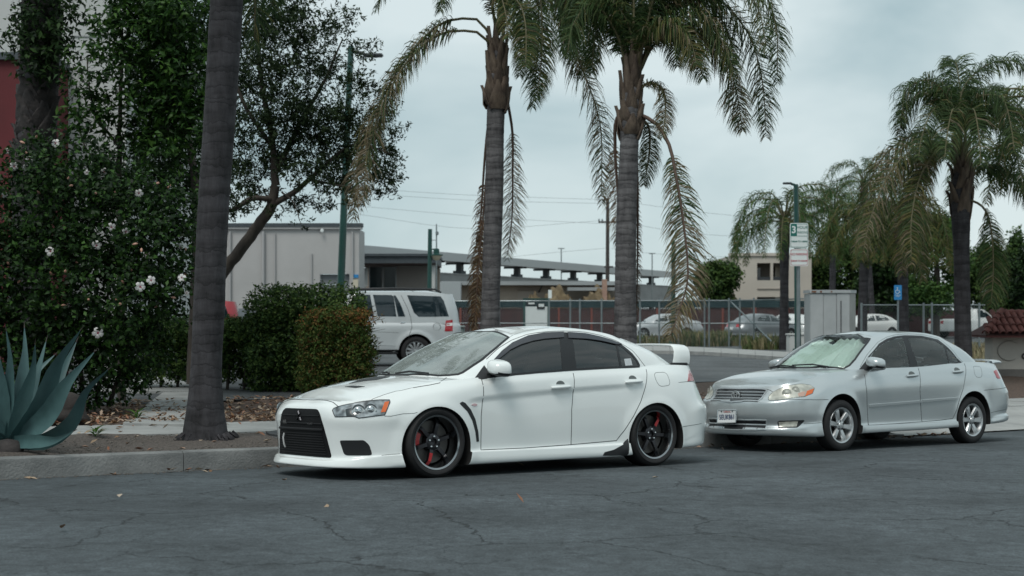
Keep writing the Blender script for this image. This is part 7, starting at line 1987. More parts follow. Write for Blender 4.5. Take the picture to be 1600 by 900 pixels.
# ---- chain-link fence
def chain_fence(name, label, pts, h, posts, rails, seed, gate=None):
    o = empty(name, tuple(pts[0]), 0, label, 'fence'); O = o.location
    P = [Vector(p) for p in pts]
    for p in posts: MB().tube([p - O, p - O + Vector((0, 0, h + .05))], .038, 8).build('post', M_galv, o, 60)
    for z in rails:
        for a, b in zip(P[:-1], P[1:]): MB().tube([a - O + Vector((0, 0, z)), b - O + Vector((0, 0, z))], .026, 6).build('rail', M_galv, o, 60)
    v = []; f = []
    for a, b in zip(P[:-1], P[1:]):
        L = (b - a).length; d = (b - a) / L; st = .105; n = int((L + h) / st); w_ = .003
        for i in range(n):
            for sg in (1, -1):
                s0 = i * st - (h if sg > 0 else 0); s1 = s0 + sg * h if sg > 0 else s0 - h
                if sg < 0: s0 = i * st; s1 = s0 - h
                z0, z1 = .03, h
                if s0 < 0: z0 += (0 - s0) * (h / (s1 - s0)) if s1 != s0 else 0; s0 = 0
                if s1 < 0: t = (0 - s0) / (s1 - s0); z1 = z0 + (z1 - z0) * t; s1 = 0
                if s1 > L: t = (L - s0) / (s1 - s0); z1 = z0 + (z1 - z0) * t; s1 = L
                if s0 > L:
                    if s1 >= L: continue
                    t = (L - s0) / (s1 - s0); z0 = z0 + (z1 - z0) * t; s0 = L
                p0 = a + d * s0 - O + Vector((0, 0, z0)); p1 = a + d * s1 - O + Vector((0, 0, z1)); k = len(v)
                if (p1 - p0).length < .02: continue
                v += [p0 + Vector((0, 0, -w_)), p0 + Vector((0, 0, w_)), p1 + Vector((0, 0, w_)), p1 + Vector((0, 0, -w_))]; f.append((k, k + 1, k + 2, k + 3))
    tag(raw('wire_mesh', v, f, M_galv, o), kind='stuff')
    return o
G1 = [gat(556, 64), gat(842, 62.5), gat(1139, 61), gat(1220, 57), gat(1263, 54)]
posts1 = [gat(x, y) for x, y in ((560, 64), (604, 63.8), (648, 63.6), (692, 63.3), (735, 63), (780, 62.8), (858, 62.4), (891, 62.3), (906, 62.2), (940, 62), (1000, 61.7), (1030, 61.6), (1060, 61.4), (1101, 61.2), (1108, 61.1), (1139, 61), (1156, 60.2), (1178, 59.2), (1220, 57), (1261, 54.2))]
cf = chain_fence('chain_link_fence', 'galvanised chain-link fence with a braced corner post left of the parking sign', G1, 2.05, posts1, (2.0, 1.02), 1)
a, b = gat(1140, 61) + Vector((0, 0, 2.0)), gat(1214, 57.3) + Vector((0, 0, .1))
MB().tube([a - cf.location, b - cf.location], .032, 8).build('brace', M_galv, cf, 60)
G2 = [gat(1344, 50), gat(1400, 50), gat(1470, 50), gat(1540, 50)]
chain_fence('chain_link_fence', 'chain-link fence to the right of the grey electrical cabinet', G2, 1.75, [gat(x, 50) for x in (1346, 1404, 1443, 1456, 1530)], (1.72,), 2)
def gate_board():
    Y = 68; o = empty('gate_board', (X_(838, Y), Y, LOTZ), 0, 'tall white panel in a green frame with two small black notices at its top', 'notice board')
    z1 = Z_(468, Y); x0, x1 = X_(819, Y), X_(857, Y)
    for x in (x0, x1): bbox(o, x - .05, x + .05, Y - .05, Y + .05, LOTZ, z1, 'frame_post', M_green)
    bbox(o, x0 - .06, x1 + .06, Y - .06, Y + .06, z1, z1 + .06, 'frame_rail', M_green)
    bbox(o, x0 + .052, x1 - .052, Y - .01, Y + .01, LOTZ + .1, Z_(479, Y), 'panel', M_signw); bbox(o, x0 + .052, x1 - .052, Y - .012, Y + .012, Z_(478.8, Y), z1 - .002, 'panel_head', M_screen)
    for a, b, c, d_ in ((823, 836, 477, 472), (839, 851, 483, 474)):
        n = bbox(o, X_(a, Y), X_(b, Y), Y - .04, Y - .02, Z_(c, Y), Z_(d_, Y), 'notice', M_gloss)
        bbox(o, X_(a + 2.5, Y), X_(b - 1, Y), Y - .05, Y - .041, Z_((c + d_) / 2 + .9, Y), Z_(d_ + .8, Y), 'notice_print', M_signw)
    o2 = empty('site_sign', (X_(859, 60), 60, LOTZ), 0, 'small white sign on a thin post at the chain-link fence', 'sign')
    bbox(o2, X_(856.5, 60), X_(862, 60), 59.9, 59.92, Z_(466, 60), Z_(453, 60), 'sign_plate', M_signw); bbox(o2, X_(857, 60), X_(858, 60), 59.925, 59.96, LOTZ, Z_(455, 60), 'post', M_galv)
gate_board()
def mound(px, py, Y, r, label, seed, g='heaps of mulch'):
    R = random.Random(seed); bm = bmesh.new(); bmesh.ops.create_icosphere(bm, subdivisions=5, radius=1)
    ph = [R.uniform(0, 9) for _ in range(5)]
    for v in bm.verts:
        p = v.co; k = 1 + .10 * math.sin(p.x * 5 + ph[0]) + .07 * math.sin(p.x * 11 + p.y * 7 + ph[1]) + .05 * math.sin(p.x * 23 + p.z * 17 + ph[2]) + R.uniform(-.025, .025)
        zz = max(p.z, -.05); v.co = Vector((p.x * r[0] * (1 + .25 * (1 - max(zz, 0))), p.y * r[1], (max(zz, 0)**.8 if zz > 0 else -.05) * r[2])) * k
    me = bpy.data.meshes.new('mulch_heap'); bm.to_mesh(me); bm.free(); me.materials.append(M_mulch); smooth(me, 45)
    o = link('mulch_heap', me); o.location = gat(px, Y); return tag(o, label, 'heap', g)
mound(868, 460, 93, (1.7, 1.5, 2.85), 'straw coloured heap of mulch behind the small white sign', 1)
mound(836, 460, 94, (1.2, 1.2, 2.5), 'smaller heap of mulch behind the white gate panel', 4)
mound(940, 460, 93, (1.9, 1.5, 2.85), 'brown heap of mulch left of the palm behind the wing', 2)
mound(1132, 460, 93, (1.7, 1.5, 2.7), 'heap of mulch in front of the beige flats', 3)

# ---- lamp posts and poles
def tube_part(o, pts, r, name, m, n=10): return MB().tube([Vector(p) - o.location for p in pts], r, n).build(name, m, o, 60)
def box_part(o, c, d, name, m, bev=.0, rz=0.): return MB().box(Vector(c) - o.location, d, bev=bev, rz=rz).build(name, m, o, 40)
def lamp1():
    Y = 44; o = empty('street_lamp', gat(530, Y), 0, 'tall green street lamp with a flat head, leaning beside the feathery tree', 'street lamp', 'green street lamps')
    b = gat(530, Y); tube_part(o, [b, at(532, 460, Y), at(540, 260, Y), at(548.5, 72, Y)], [.125, .12, .105, .09], 'pole', M_green, 12)
    tube_part(o, [at(549, 80, Y), at(560, 82, Y), at(570, 84, Y)], .055, 'arm', M_dsteel, 8); box_part(o, at(583, 86.5, Y), (.62, .26, .10), 'lamp_head', M_dsteel, .03)
    tube_part(o, [b, b + Vector((0, 0, .3))], .2, 'base', M_green, 12)
def lamp2():
    Y = 60; o = empty('street_lamp', gat(671, Y), 0, 'shorter green lamp post with a hanging lantern, in front of the station building', 'street lamp', 'green street lamps')
    tube_part(o, [gat(670, Y), at(672, 358, Y)], [.11, .09], 'pole', M_green); tube_part(o, [gat(670, Y), gat(670, Y) + Vector((0, 0, .4))], .18, 'base', M_green)
    tube_part(o, [at(672, 399, Y), at(687, 399, Y)], .04, 'arm', M_green); tube_part(o, [at(672, 390, Y), at(680, 389, Y)], .03, 'stay', M_green)
    c = at(682, 394, Y); box_part(o, c, (.24, .24, .30), 'lantern_hood', M_green, .03)
    MB().lathe([(.24, .06), (.22, 0), (.12, -.16), (.001, -.2)], 14, 0, Matrix.Translation(at(682, 400, Y) - o.location)).build('lantern_glass', mat('lantern_glass', (.45, .40, .30), .3), o, 60)
    MB().lathe([(.28, .0), (.28, .05), (.1, .1)], 14, 0, Matrix.Translation(at(682, 399.5, Y) - o.location)).build('lantern_rim', M_green, o, 60)
    Y2 = 61; q = empty('antenna_mast', gat(682, Y2), 0, 'thin grey antenna mast with a small box, behind the lantern lamp post', 'antenna')
    tube_part(q, [gat(682, Y2), at(682, 350, Y2)], [.05, .03], 'mast', M_galv, 6); box_part(q, at(683, 364.5, Y2), (.13, .13, .16), 'antenna_box', M_galv, .02); tube_part(q, [at(674, 375, Y2), at(682, 375, Y2)], .02, 'stay', M_galv, 5)
def lamp3():
    Y = 58; o = empty('street_lamp', gat(1052, Y), 0, 'green lamp post partly hidden by the drooping palm frond', 'street lamp', 'green street lamps')
    tube_part(o, [gat(1052, Y), at(1052, 376, Y)], [.10, .08], 'pole', M_green); tube_part(o, [gat(1052, Y), gat(1052, Y) + Vector((0, 0, .35))], .16, 'base', M_green)
    Y = 43; o = empty('street_lamp', gat(1247, Y), 0, 'green street lamp behind the parking sign, head pointing left', 'street lamp', 'green street lamps')
    tube_part(o, [gat(1247, Y), at(1245, 400, Y), at(1243.5, 288, Y)], [.10, .085, .07], 'pole', M_green); tube_part(o, [at(1244, 290, Y), at(1236, 287, Y)], .04, 'arm', M_green); box_part(o, at(1230, 286.5, Y), (.26, .14, .06), 'lamp_head', M_dsteel, .015); tube_part(o, [gat(1247, Y), gat(1247, Y) + Vector((0, 0, .35))], .16, 'base', M_green)
lamp1(); lamp2(); lamp3()
def utility():
    Y = 128; M_pole = mat('timber_pole', (.045, .04, .038), .9)
    o = empty('utility_pole', gat(949, Y), 0, 'dark timber utility pole with crossarms beyond the station canopy', 'utility pole')
    tube_part(o, [gat(949, Y), at(949.5, 310, Y)], [.2, .15], 'pole', M_pole)
    tube_part(o, [at(935, 347, Y), at(966, 347, Y)], .08, 'crossarm', M_pole, 5); tube_part(o, [at(941, 313, Y), at(950, 311, Y)], .10, 'top_arm', M_pole, 5); tube_part(o, [at(944, 417, Y), at(958, 417, Y)], .08, 'crossarm', M_pole, 5)
    for x in (936, 941, 958, 965): MB().lathe([(.07, 0), (.09, .1), (.05, .2), (.001, .22)], 8, 0, Matrix.Translation(at(x, 345.5, Y) - o.location)).build('insulator', M_galv, o, 60)
    M_w = mat('wire', (.12, .13, .14), .6)
    for i, (p, lab) in enumerate([(((540, 292), (700, 303), (941, 312)), 'upper power line running left from the utility pole'), (((540, 300), (720, 312), (941, 318)), 'second power line running left from the utility pole'), (((560, 335), (740, 357), (936, 345)), 'slack wire from the lower crossarm to the left'), (((690, 415), (850, 396), (946, 388)), 'low sagging wire left of the utility pole'),
                               (((952, 312), (1100, 332), (1340, 352)), 'upper power line running right from the utility pole'), (((965, 346), (1060, 362), (1300, 372)), 'slack wire from the crossarm to the right'), (((955, 388), (1000, 394), (1140, 402)), 'low wire to the right of the utility pole'), (((560, 322), (800, 342), (1000, 352)), 'thin wire crossing the sky behind both palms')]):
        C = catmull([tuple(at(x, y, Y)) for x, y in p], 24)
        tag(MB().tube([tuple(c) for c in C], .011, 4).build('power_line', M_w), lab, 'wire', 'overhead wires')
    for x, y in ((877, 388), (1019, 396)):
        o = empty('distant_mast', gat(x, 140), 0, 'thin T-shaped mast %s the utility pole' % ('left of' if x < 900 else 'right of'), 'mast'); tube_part(o, [gat(x, 140), at(x, y, 140)], .06, 'mast', M_galv, 5); tube_part(o, [at(x - 5, y, 140), at(x + 5, y, 140)], .06, 'mast_arm', M_galv, 5)
utility()

# ---- parking signs on a steel post
def plate(o, c, wd, h, m, name, th=.004, r=.03, rz=0., edge=None):
    """rounded flat sign plate facing the street"""
    poly = []
    for sx, sz, a0 in ((1, 1, 0), (-1, 1, 90), (-1, -1, 180), (1, -1, 270)):
        for k in range(5):
            a = rad(a0 + 90 * k / 4); poly.append((sx * (wd / 2 - r) + r * math.cos(a), sz * (h / 2 - r) + r * math.sin(a)))
    M = Matrix.Translation(Vector(c) - o.location) @ Matrix.Rotation(rz, 4, 'Z') @ Matrix.Rotation(PI / 2, 4, 'X')
    return MB().prism(poly, -th / 2, th / 2, 0, M).build(name, m, o)
def parking_sign():
    Y = 22.2; k = Y / FPX; p0 = gat(1247, Y); rz = rad(4)
    o = empty('parking_sign', p0, 0, 'three hour parking sign over a no parking sign on a steel post', 'sign')
    tube_part(o, [p0, at(1247, 540, Y), at(1247.5, 352, Y)], .030, 'post', M_galv, 10)
    c = at(1248.5, 368, Y - .06); c2 = at(1248.5, 402.3, Y - .06); W_, H1, H2 = 29 * k, 39 * k, 27 * k
    def face(c, dx, dz, dy): return Vector(c) + Matrix.Rotation(rz, 3, 'Z') @ Vector((dx, -dy, dz))
    a = plate(o, c, W_, H1, M_signw, 'sign_plate', rz=rz); b = plate(o, c2, W_, H2, M_signw, 'sign_plate', rz=rz)
    def lines(par, c, w_, h, m, t=.008, r=.02):
        pts = []
        for sx, sz, a0 in ((1, 1, 0), (-1, 1, 90), (-1, -1, 180), (1, -1, 270)):
            for q in range(4):
                an = rad(a0 + 30 * q); pts.append(face(c, sx * (w_ / 2 - r) + r * math.cos(an), sz * (h / 2 - r) + r * math.sin(an), .004))
        pts.append(pts[0]); bm = MB()
        v = []; f = []; cc = Vector(c)
        for p in pts:
            d = (p - face(c, 0, 0, .004)).normalized() * t; v += [p - d - par.location * 0, p]
        for i in range(len(pts) - 1): f.append((2 * i, 2 * i + 1, 2 * i + 3, 2 * i + 2))
        x = raw('border_print', [q - o.location for q in v], f, m, par); return x
    lines(a, c, W_ * .92, H1 * .94, M_signg); lines(b, c2, W_ * .92, H2 * .90, M_signr)
    def text(par, t, c, dx, dz, size, m, dy=.0045, sp=1., bold=0., sx=1.):
        p = face(c, dx, dz, dy) - o.location
        return text_mesh(t, size, m, 'lettering', par, Matrix.Translation(p) @ Matrix.Rotation(rz, 4, 'Z') @ Matrix.Rotation(PI / 2, 4, 'X') @ Matrix.Diagonal((sx, 1, 1, 1)), .0005, 'CENTER', sp, bold)
    q = MB().box(face(c, -W_ * .29, H1 * .22, .0035) - o.location, (W_ * .34, .003, H1 * .47), rz=rz).build('green_panel', M_signg, a)
    MB().box(face(c, 0, -H1 * .02, .0035) - o.location, (W_ * .90, .002, .006), rz=rz).build('divider_print', M_signg, a)
    text(a, '3', c, -W_ * .29, H1 * .22, .15, M_signw, .0056, bold=.004)
    text(a, 'HOUR', c, W_ * .17, H1 * .32, .062, M_signg); text(a, 'PARKING', c, W_ * .17, H1 * .12, .052, M_signg, sx=.85)
    text(a, '8:00AM TO 6:00PM', c, 0, -H1 * .24, .036, M_signg, bold=.001, sx=.85)
    text(b, 'NO PARKING', c2, 0, H2 * .18, .052, M_signr, sx=.88, bold=.0008); text(b, '3:00AM TO 5:00AM', c2, 0, -H2 * .20, .036, M_signr, bold=.001, sx=.85)
parking_sign()
def blue_sign():
    Y = 46; o = empty('disabled_parking_sign', gat(1403, Y), 0, 'blue disabled parking sign with a white wheelchair symbol on a thin post', 'sign')
    tube_part(o, [gat(1403, Y), at(1403, 447, Y)], .03, 'post', M_galv, 8)
    c = at(1403, 457, Y - .06); k = Y / FPX; pl = plate(o, c, 12 * k, 23 * k, M_signb, 'sign_plate', r=.02)
    L = c - o.location + Vector((0, -.006, 0)); S = lambda x, z: L + Vector((x, 0, z))
    MB().lathe([(.018, -.003), (.018, .003), (.001, .003)], 10, 0, Matrix.Translation(S(-.02, .15)) @ Matrix.Rotation(PI / 2, 4, 'X')).build('symbol_head', M_signw, pl)
    MB().tube([S(-.018, .125), S(-.012, .06), S(.035, .058), S(.055, .0), S(.075, .005)], .011, 5).build('symbol_body', M_signw, pl)
    MB().tube([S(-.02 + .058 * math.cos(t), .02 + .058 * math.sin(t)) for t in np.linspace(rad(100), rad(350), 16)], .009, 5).build('symbol_wheel', M_signw, pl)
    for i, z in enumerate((-.09, -.13, -.17)): text_mesh(('PARKING', 'ONLY', 'VAN')[i] if i < 2 else '', .045, M_signw, 'lettering', pl, Matrix.Translation(S(0, z)) @ Matrix.Rotation(PI / 2, 4, 'X')) if i < 2 else None
blue_sign()
def cabinet():
    Y = 42; rz = rad(14); o = empty('electrical_cabinet', gat(1305, Y), 0, 'large pale grey electrical cabinet with a seamed front and rusty top edge', 'cabinet')
    k = Y / FPX; x0, xm, x1 = X_(1266, Y), X_(1328, Y), X_(1344, Y); zt = Z_(453, Y)
    dv = (xm - x0) / 3
    for i in range(3):
        a = x0 + dv * i; bbox(o, a + .004, a + dv - .004, Y + (.0 if i != 1 else .012), Y + .9, LOTZ + .1, zt - .10 + (.0 if i else -.01), 'door', M_cab, .008)
    v = [(xm, Y, 0), (x1, Y + .55, 0), (x1, Y + .9, 0), (xm, Y + .9, 0)]
    raw('side_panel', [(p[0] - o.location.x, p[1] - o.location.y, LOTZ + .1 - o.location.z) for p in v] + [(p[0] - o.location.x, p[1] - o.location.y, zt - .1 - o.location.z) for p in v], [(3, 2, 1, 0), (4, 5, 6, 7), (0, 1, 5, 4), (1, 2, 6, 5), (2, 3, 7, 6), (3, 0, 4, 7)], M_cabr, o)
    vt = [(x0 - .02, Y - .03), (xm + .01, Y - .03), (x1 + .02, Y + .53), (x1 + .02, Y + .93), (x0 - .02, Y + .93)]
    MB().prism([(a - o.location.x, b - o.location.y) for a, b in vt], zt - .09 - o.location.z, zt - o.location.z).build('cap', M_cab, o)
    bbox(o, x0 - .03, x1 + .03, Y - .02, Y + .95, LOTZ - .02, LOTZ + .09, 'plinth', M_conc)
    bbox(o, X_(1313.3, Y), X_(1314.5, Y), Y - .02, Y - .002, LOTZ + .2, Z_(470, Y), 'hinge_strip', M_dsteel)
    for a, b in ((1268, 1275), (1281, 1284), (1298, 1300)): bbox(o, X_(a, Y), X_(b, Y), Y - .036, Y - .031, zt - .075, zt - .03, 'rust_patch', M_rust)
cabinet()
def block_box():
    Y = 49; o = empty('concrete_bin', gat(1249, Y), 0, 'pale square concrete bin at the foot of the far lamp behind the parking sign', 'bin')
    box_part(o, gat(1249, Y) + Vector((0, .3, .34)), (.68, .6, .68), 'body', M_stucw, .03); box_part(o, gat(1249, Y) + Vector((0, .3, .70)), (.74, .66, .06), 'rim', M_stucw, .015)
    Y = 45; o = empty('wheelie_bin', gat(714, Y), 0, 'grey wheelie bin just behind the tail of the silver SUV', 'bin')
    box_part(o, gat(714, Y) + Vector((0, .3, .50)), (.46, .55, .95), 'body', mat('bin_plastic', (.20, .24, .23), .6), .04); box_part(o, gat(714, Y) + Vector((0, .28, 1.0)), (.50, .62, .06), 'lid', mat('bin_lid', (.26, .30, .29), .6), .02)
block_box()
def cover():
    o = empty('utility_cover', SL(.75, -3.45), YAW, 'dark flat utility vault cover in the planting strip beside the palm foot', 'cover')
    R = [(-.62, -.34), (.9, -.34), (.9, .40), (-.35, .40), (-.55, .26), (-.64, .0)]
    MB().prism([(x, y) for x, y in R], -.08, .055).build('slab', mat('dark_cover', (.045, .048, .052), .7, var=.4, vscale=6, bump=.2, bscale=60), o)
    MB().prism([(x * 1.05, y * 1.09) for x, y in R], -.10, .030).build('rim', mat('cover_rim', (.12, .12, .12), .8), o)
    for x in (-.2, .45): MB().lathe([(.03, .056), (.03, .058), (.001, .058)], 10, 0, Matrix.Translation((x, 0, 0))).build('lifting_eye', M_galv, o)
cover()

# ---- tiled sign wall at the right edge
def sign_wall():
    Y = 33.0; b = gat(1580, Y); o = empty('sign_wall', b, 0, 'cream monument sign wall with raised letters under a small clay tile roof', 'sign')
    x0, x1 = X_(1551, Y), X_(1760, Y); z0, z1 = b.z - .1, Z_(527, Y)
    bbox(o, x0, x1, Y, Y + .55, Z_(577, Y), z1, 'wall', M_sw); bbox(o, x0 - .0, x1, Y - .05, Y + .6, z0, Z_(577.2, Y), 'base', mat('wall_base', (.16, .15, .14), .9, var=.3, vscale=4))
    bbox(o, x0 - .28, x1, Y - .42, Y + .97, z1, z1 + .05, 'eaves_board', mat('eaves_board', (.09, .028, .024), .8))
    # hipped tile roof: barrel tiles in courses
    zr0, zr1 = z1 + .05, Z_(487, Y); run = .46; n = int((x1 - x0 + .5) / .155); tm = None; courses = 3
    hip = lambda t: x0 - .36 + .55 * t
    v = [(x0 - .3, Y - .44, zr0), (x1, Y - .44, zr0), (x1, Y + .275, zr1 - .05), (x0 + .35, Y + .275, zr1 - .05), (x0 - .3, Y + .99, zr0), (x1, Y + .99, zr0)]
    raw('roof_deck', [Vector(p) - b for p in v], [(0, 1, 2, 3), (4, 0, 3), (5, 4, 3, 2), (0, 4, 5, 1)], mat('roof_deck', (.05, .02, .018), .9), o)
    R = random.Random(2)
    L = math.hypot(.715, zr1 - .05 - zr0); ang = math.atan2(zr1 - .05 - zr0, .715)
    def tile_mesh(L_):
        v = []; f = []
        for i, (t, r) in enumerate(((0, .074), (1, .062))):
            for sgn in (1, .8):
                for k in range(7):
                    a = PI * k / 6; v.append((math.cos(a) * r * sgn, t * L_, math.sin(a) * r * sgn * 1.05))
        for k in range(6): f += [(k, k + 1, 14 + k + 1, 14 + k), (7 + k + 1, 7 + k, 21 + k, 21 + k + 1), (k + 1, k, 7 + k, 7 + k + 1)]
        return v, f
    me0 = None
    for c in range(courses):
        t0 = c / courses
        for i in range(n):
            x = x0 - .30 + .155 * i + .078
            if x < hip(t0) + .02: continue
            p = Vector((x, Y - .46 + .715 * t0, zr0 + (zr1 - .05 - zr0) * t0 + .02 + .018 * 0)) - b
            if me0 is None:
                vv, ff = tile_mesh(L / courses * 1.25); q = raw('roof_tile', vv, ff, M_tile, o, sm=50); me0 = q.data
            else: q = link('roof_tile', me0, o)
            q.location = p + Vector((0, R.uniform(-.01, .01), R.uniform(0, .012) + .012)); q.rotation_euler = (ang - .05, 0, R.uniform(-.03, .03))
    for i in range(5):                                        # hip tiles with mortar
        t = i / 5; q = link('hip_tile', me0, o); q.location = Vector((x0 - .33 + .60 * t, Y - .47 + .70 * t, zr0 + (zr1 - .03 - zr0) * t + .04)) - b; q.rotation_euler = (ang * .75, 0, rad(-40)); q.scale = (1.1, .8, 1.1)
    for i in range(int((x1 - x0 - .3) / .28)): q = link('ridge_tile', me0, o); q.location = Vector((x0 + .33 + .28 * i, Y + .275, zr1 - .045)) - b; q.rotation_euler = (0.03, 0, rad(-90)); q.scale = (1.25, 1.15, 1.2)
    MB().tube([Vector((x0 - .28, Y - .44, zr0 + .05)) - b, Vector((x0 + .28, Y + .22, zr1 - .04)) - b], .05, 6).build('mortar_hip', M_mort, o, 60)
    # raised letters: a big pale C, then small bronze letters running off the picture
    k = Y / FPX
    arc = [(X_(1577, Y) + 19 * k * .95 * math.cos(t) - b.x, Y - .012 - b.y, Z_(548, Y) + 15 * k * math.sin(t) - b.z) for t in np.linspace(rad(52), rad(300), 24)]
    MB().tube(arc, [.010] * 2 + [.016] * 20 + [.010] * 2, 6).build('letter', mat('pale_letter', (.33, .31, .28), .7), o, 60)
    text_mesh('c', .30, M_letter, 'letter', o, Matrix.Translation(Vector((X_(1600, Y), Y - .012, Z_(555, Y))) - b) @ Matrix.Rotation(PI / 2, 4, 'X'), .012, bold=.003)
    text_mesh('o', .30, M_letter, 'letter', o, Matrix.Translation(Vector((X_(1619, Y), Y - .012, Z_(555, Y))) - b) @ Matrix.Rotation(PI / 2, 4, 'X'), .012, bold=.003)
sign_wall()
# ================================================================== CARS IN THE BACKGROUND
G_bg = 'cars parked in the yard behind the fence'
SUV = dict(nu=110, nv=26, nc=10, spine=(-.5, 3.9), disp=arch_disp([(0, .42, .47), (3.02, .42, .47)], .03, .06), arches=[(0, .40, .46), (3.02, .40, .46)], arch_in=.62,
    stations=[(x, y, [(.12, .40), (.02, .42), (ex, .54), (0, .68), (0, .88), (.004, 1.0), (.018, 1.08), (.06, zt)]) for x, y, ex, zt in
              [(-.95, 0, 0, 1.12), (-.93, .5, 0, 1.12), (-.85, .8, 0, 1.12), (-.65, .93, 0, 1.13), (-.3, .98, 0, 1.15), (.3, .995, 0, 1.16), (1.5, 1.0, 0, 1.16), (3.0, 1.0, 0, 1.16), (3.8, .985, 0, 1.16), (4.08, .95, 0, 1.16), (4.22, .80, 0, 1.16), (4.26, .4, 0, 1.16), (4.27, 0, 0, 1.16)]],
    zc=[(-.85, 1.12), (0, 1.2), (.5, 1.22), (1, 1.18), (4.2, 1.16)],
    cabin=[((.35, 0, 1.15), (1.15, 0, 1.95)), ((.45, .7, 1.13), (1.2, .6, 1.94)), ((.7, .935, 1.12), (1.35, .74, 1.95)), ((2, .945, 1.12), (2, .77, 1.97)), ((3.5, .945, 1.12), (3.4, .77, 1.96)), ((4.02, .92, 1.12), (3.86, .75, 1.92)), ((4.18, .78, 1.12), (4.0, .64, 1.91)), ((4.21, .4, 1.12), (4.04, .35, 1.92)), ((4.21, 0, 1.12), (4.05, 0, 1.92))],
    cn=110, cnv=16, bulge=.03, zroof=[(1.15, 1.95), (1.6, 2.01), (3.4, 2.02), (4.05, 1.92)], rspine=(1.6, 3.4))
def low(S, **k):
    d = dict(S); d.update(dict(nu=80, nv=16, nc=8, cn=80, cnv=14)); d.update(k); return d

def bg_root(name, px, Y, yaw, label, group, x_ref, side, cat='car'):
    """car whose visible flank point x_ref (side plane) stands at photo column px, distance Y"""
    R3 = Matrix.Rotation(yaw, 3, 'Z'); p = gat(px, Y) - R3 @ Vector((x_ref, -side, 0)); p.z = gat(px, Y).z
    o = empty(name, p, yaw, label, cat, group); bpy.context.view_layer.update(); return o

def bg_car(name, px, Y, yaw, paint, label, S, wr, win, x_ref=1.3, group=G_bg, lights=True, screens=None, y_w=.74, wb=2.6, cat='car'):
    side = S['stations'][len(S['stations']) // 2][1]
    o = bg_root(name, px, Y, yaw, label, group, x_ref, side, cat)
    shell, ob = body_parts(S, o, paint, [])
    cs_, cbm = cabin_parts(S, o, paint, None); cabin_finish(cbm, o, paint, lambda c, n: True)
    cs = Shell([cs_], o); bs = Shell([shell], o)
    for poly in win: both(patch(cs, [Vector((x, -.7, z)) for x, z in poly], (0, 1, -.2), .004, .01, M_dteal, 'side_window', o, step=.12))
    for poly, D in (screens or []):
        patch(cs, [Vector((.0, y, z)) if D[0] > 0 else Vector((4, y, z)) for y, z in poly], D, .004, .01, M_dteal, 'windscreen' if D[0] > 0 else 'rear_window', o, step=.12)
    xr = max(s[0] for s in S['stations'])
    if lights:
        zt = S['stations'][-1][2][-1][1]
        for sg in (-1, 1):
            yy = S['stations'][-3][1] * .92
            q = [Vector((xr, sg * yy, zt - .30)), Vector((xr, sg * yy, zt - .10)), Vector((xr, sg * (yy - .26), zt - .12)), Vector((xr, sg * (yy - .26), zt - .28))]
            patch(bs, q, (-1, -sg * .35, 0), .006, .012, M_tail, 'tail_light', o, step=.08)
        patch(bs, [Vector((xr, y, z)) for y, z in ((-.16, zt - .42), (.16, zt - .42), (.16, zt - .30), (-.16, zt - .30))], (-1, 0, 0), .006, .01, M_platew, 'number_plate', o, step=.1)
        xf = min(s[0] for s in S['stations'])
        for sg in (-1, 1):
            q = [Vector((xf, sg * .66, zt - .34)), Vector((xf, sg * .66, zt - .20)), Vector((xf, sg * .40, zt - .22)), Vector((xf, sg * .40, zt - .34))]
            patch(bs, q, (1, -sg * .35, 0), .006, .012, M_lamp, 'headlight', o, step=.08)
    for x, sg in ((0, -1), (wb, -1), (0, 1), (wb, 1)): wheel(o, x, sg * y_w, wr, wr, wr * .66, .22, 5, 'alloy', sg, .3, detail=False)
    return o
SED_W = [[(.62, 1.02), (1.05, 1.30), (1.42, 1.385), (1.46, 1.02)], [(1.54, 1.02), (1.52, 1.385), (2.1, 1.355), (2.42, 1.20), (2.48, 1.07)]]
SED_S = [([(-.5, 1.05), (.5, 1.05), (.42, 1.36), (-.42, 1.36)], (1, 0, -.6)), ([(-.45, 1.14), (.45, 1.14), (.36, 1.33), (-.36, 1.33)], (-1, 0, -.6))]
M_sed1 = mat('pale_silver_paint', (.42, .44, .45), .35, metal=.3, coat=.6); M_sed2 = mat('grey_paint', (.20, .215, .225), .35, metal=.4, coat=.6); M_redc = mat('red_car_paint', (.30, .012, .02), .35, coat=.7); M_whc = mat('plain_white_paint', (.66, .68, .67), .4, coat=.5)

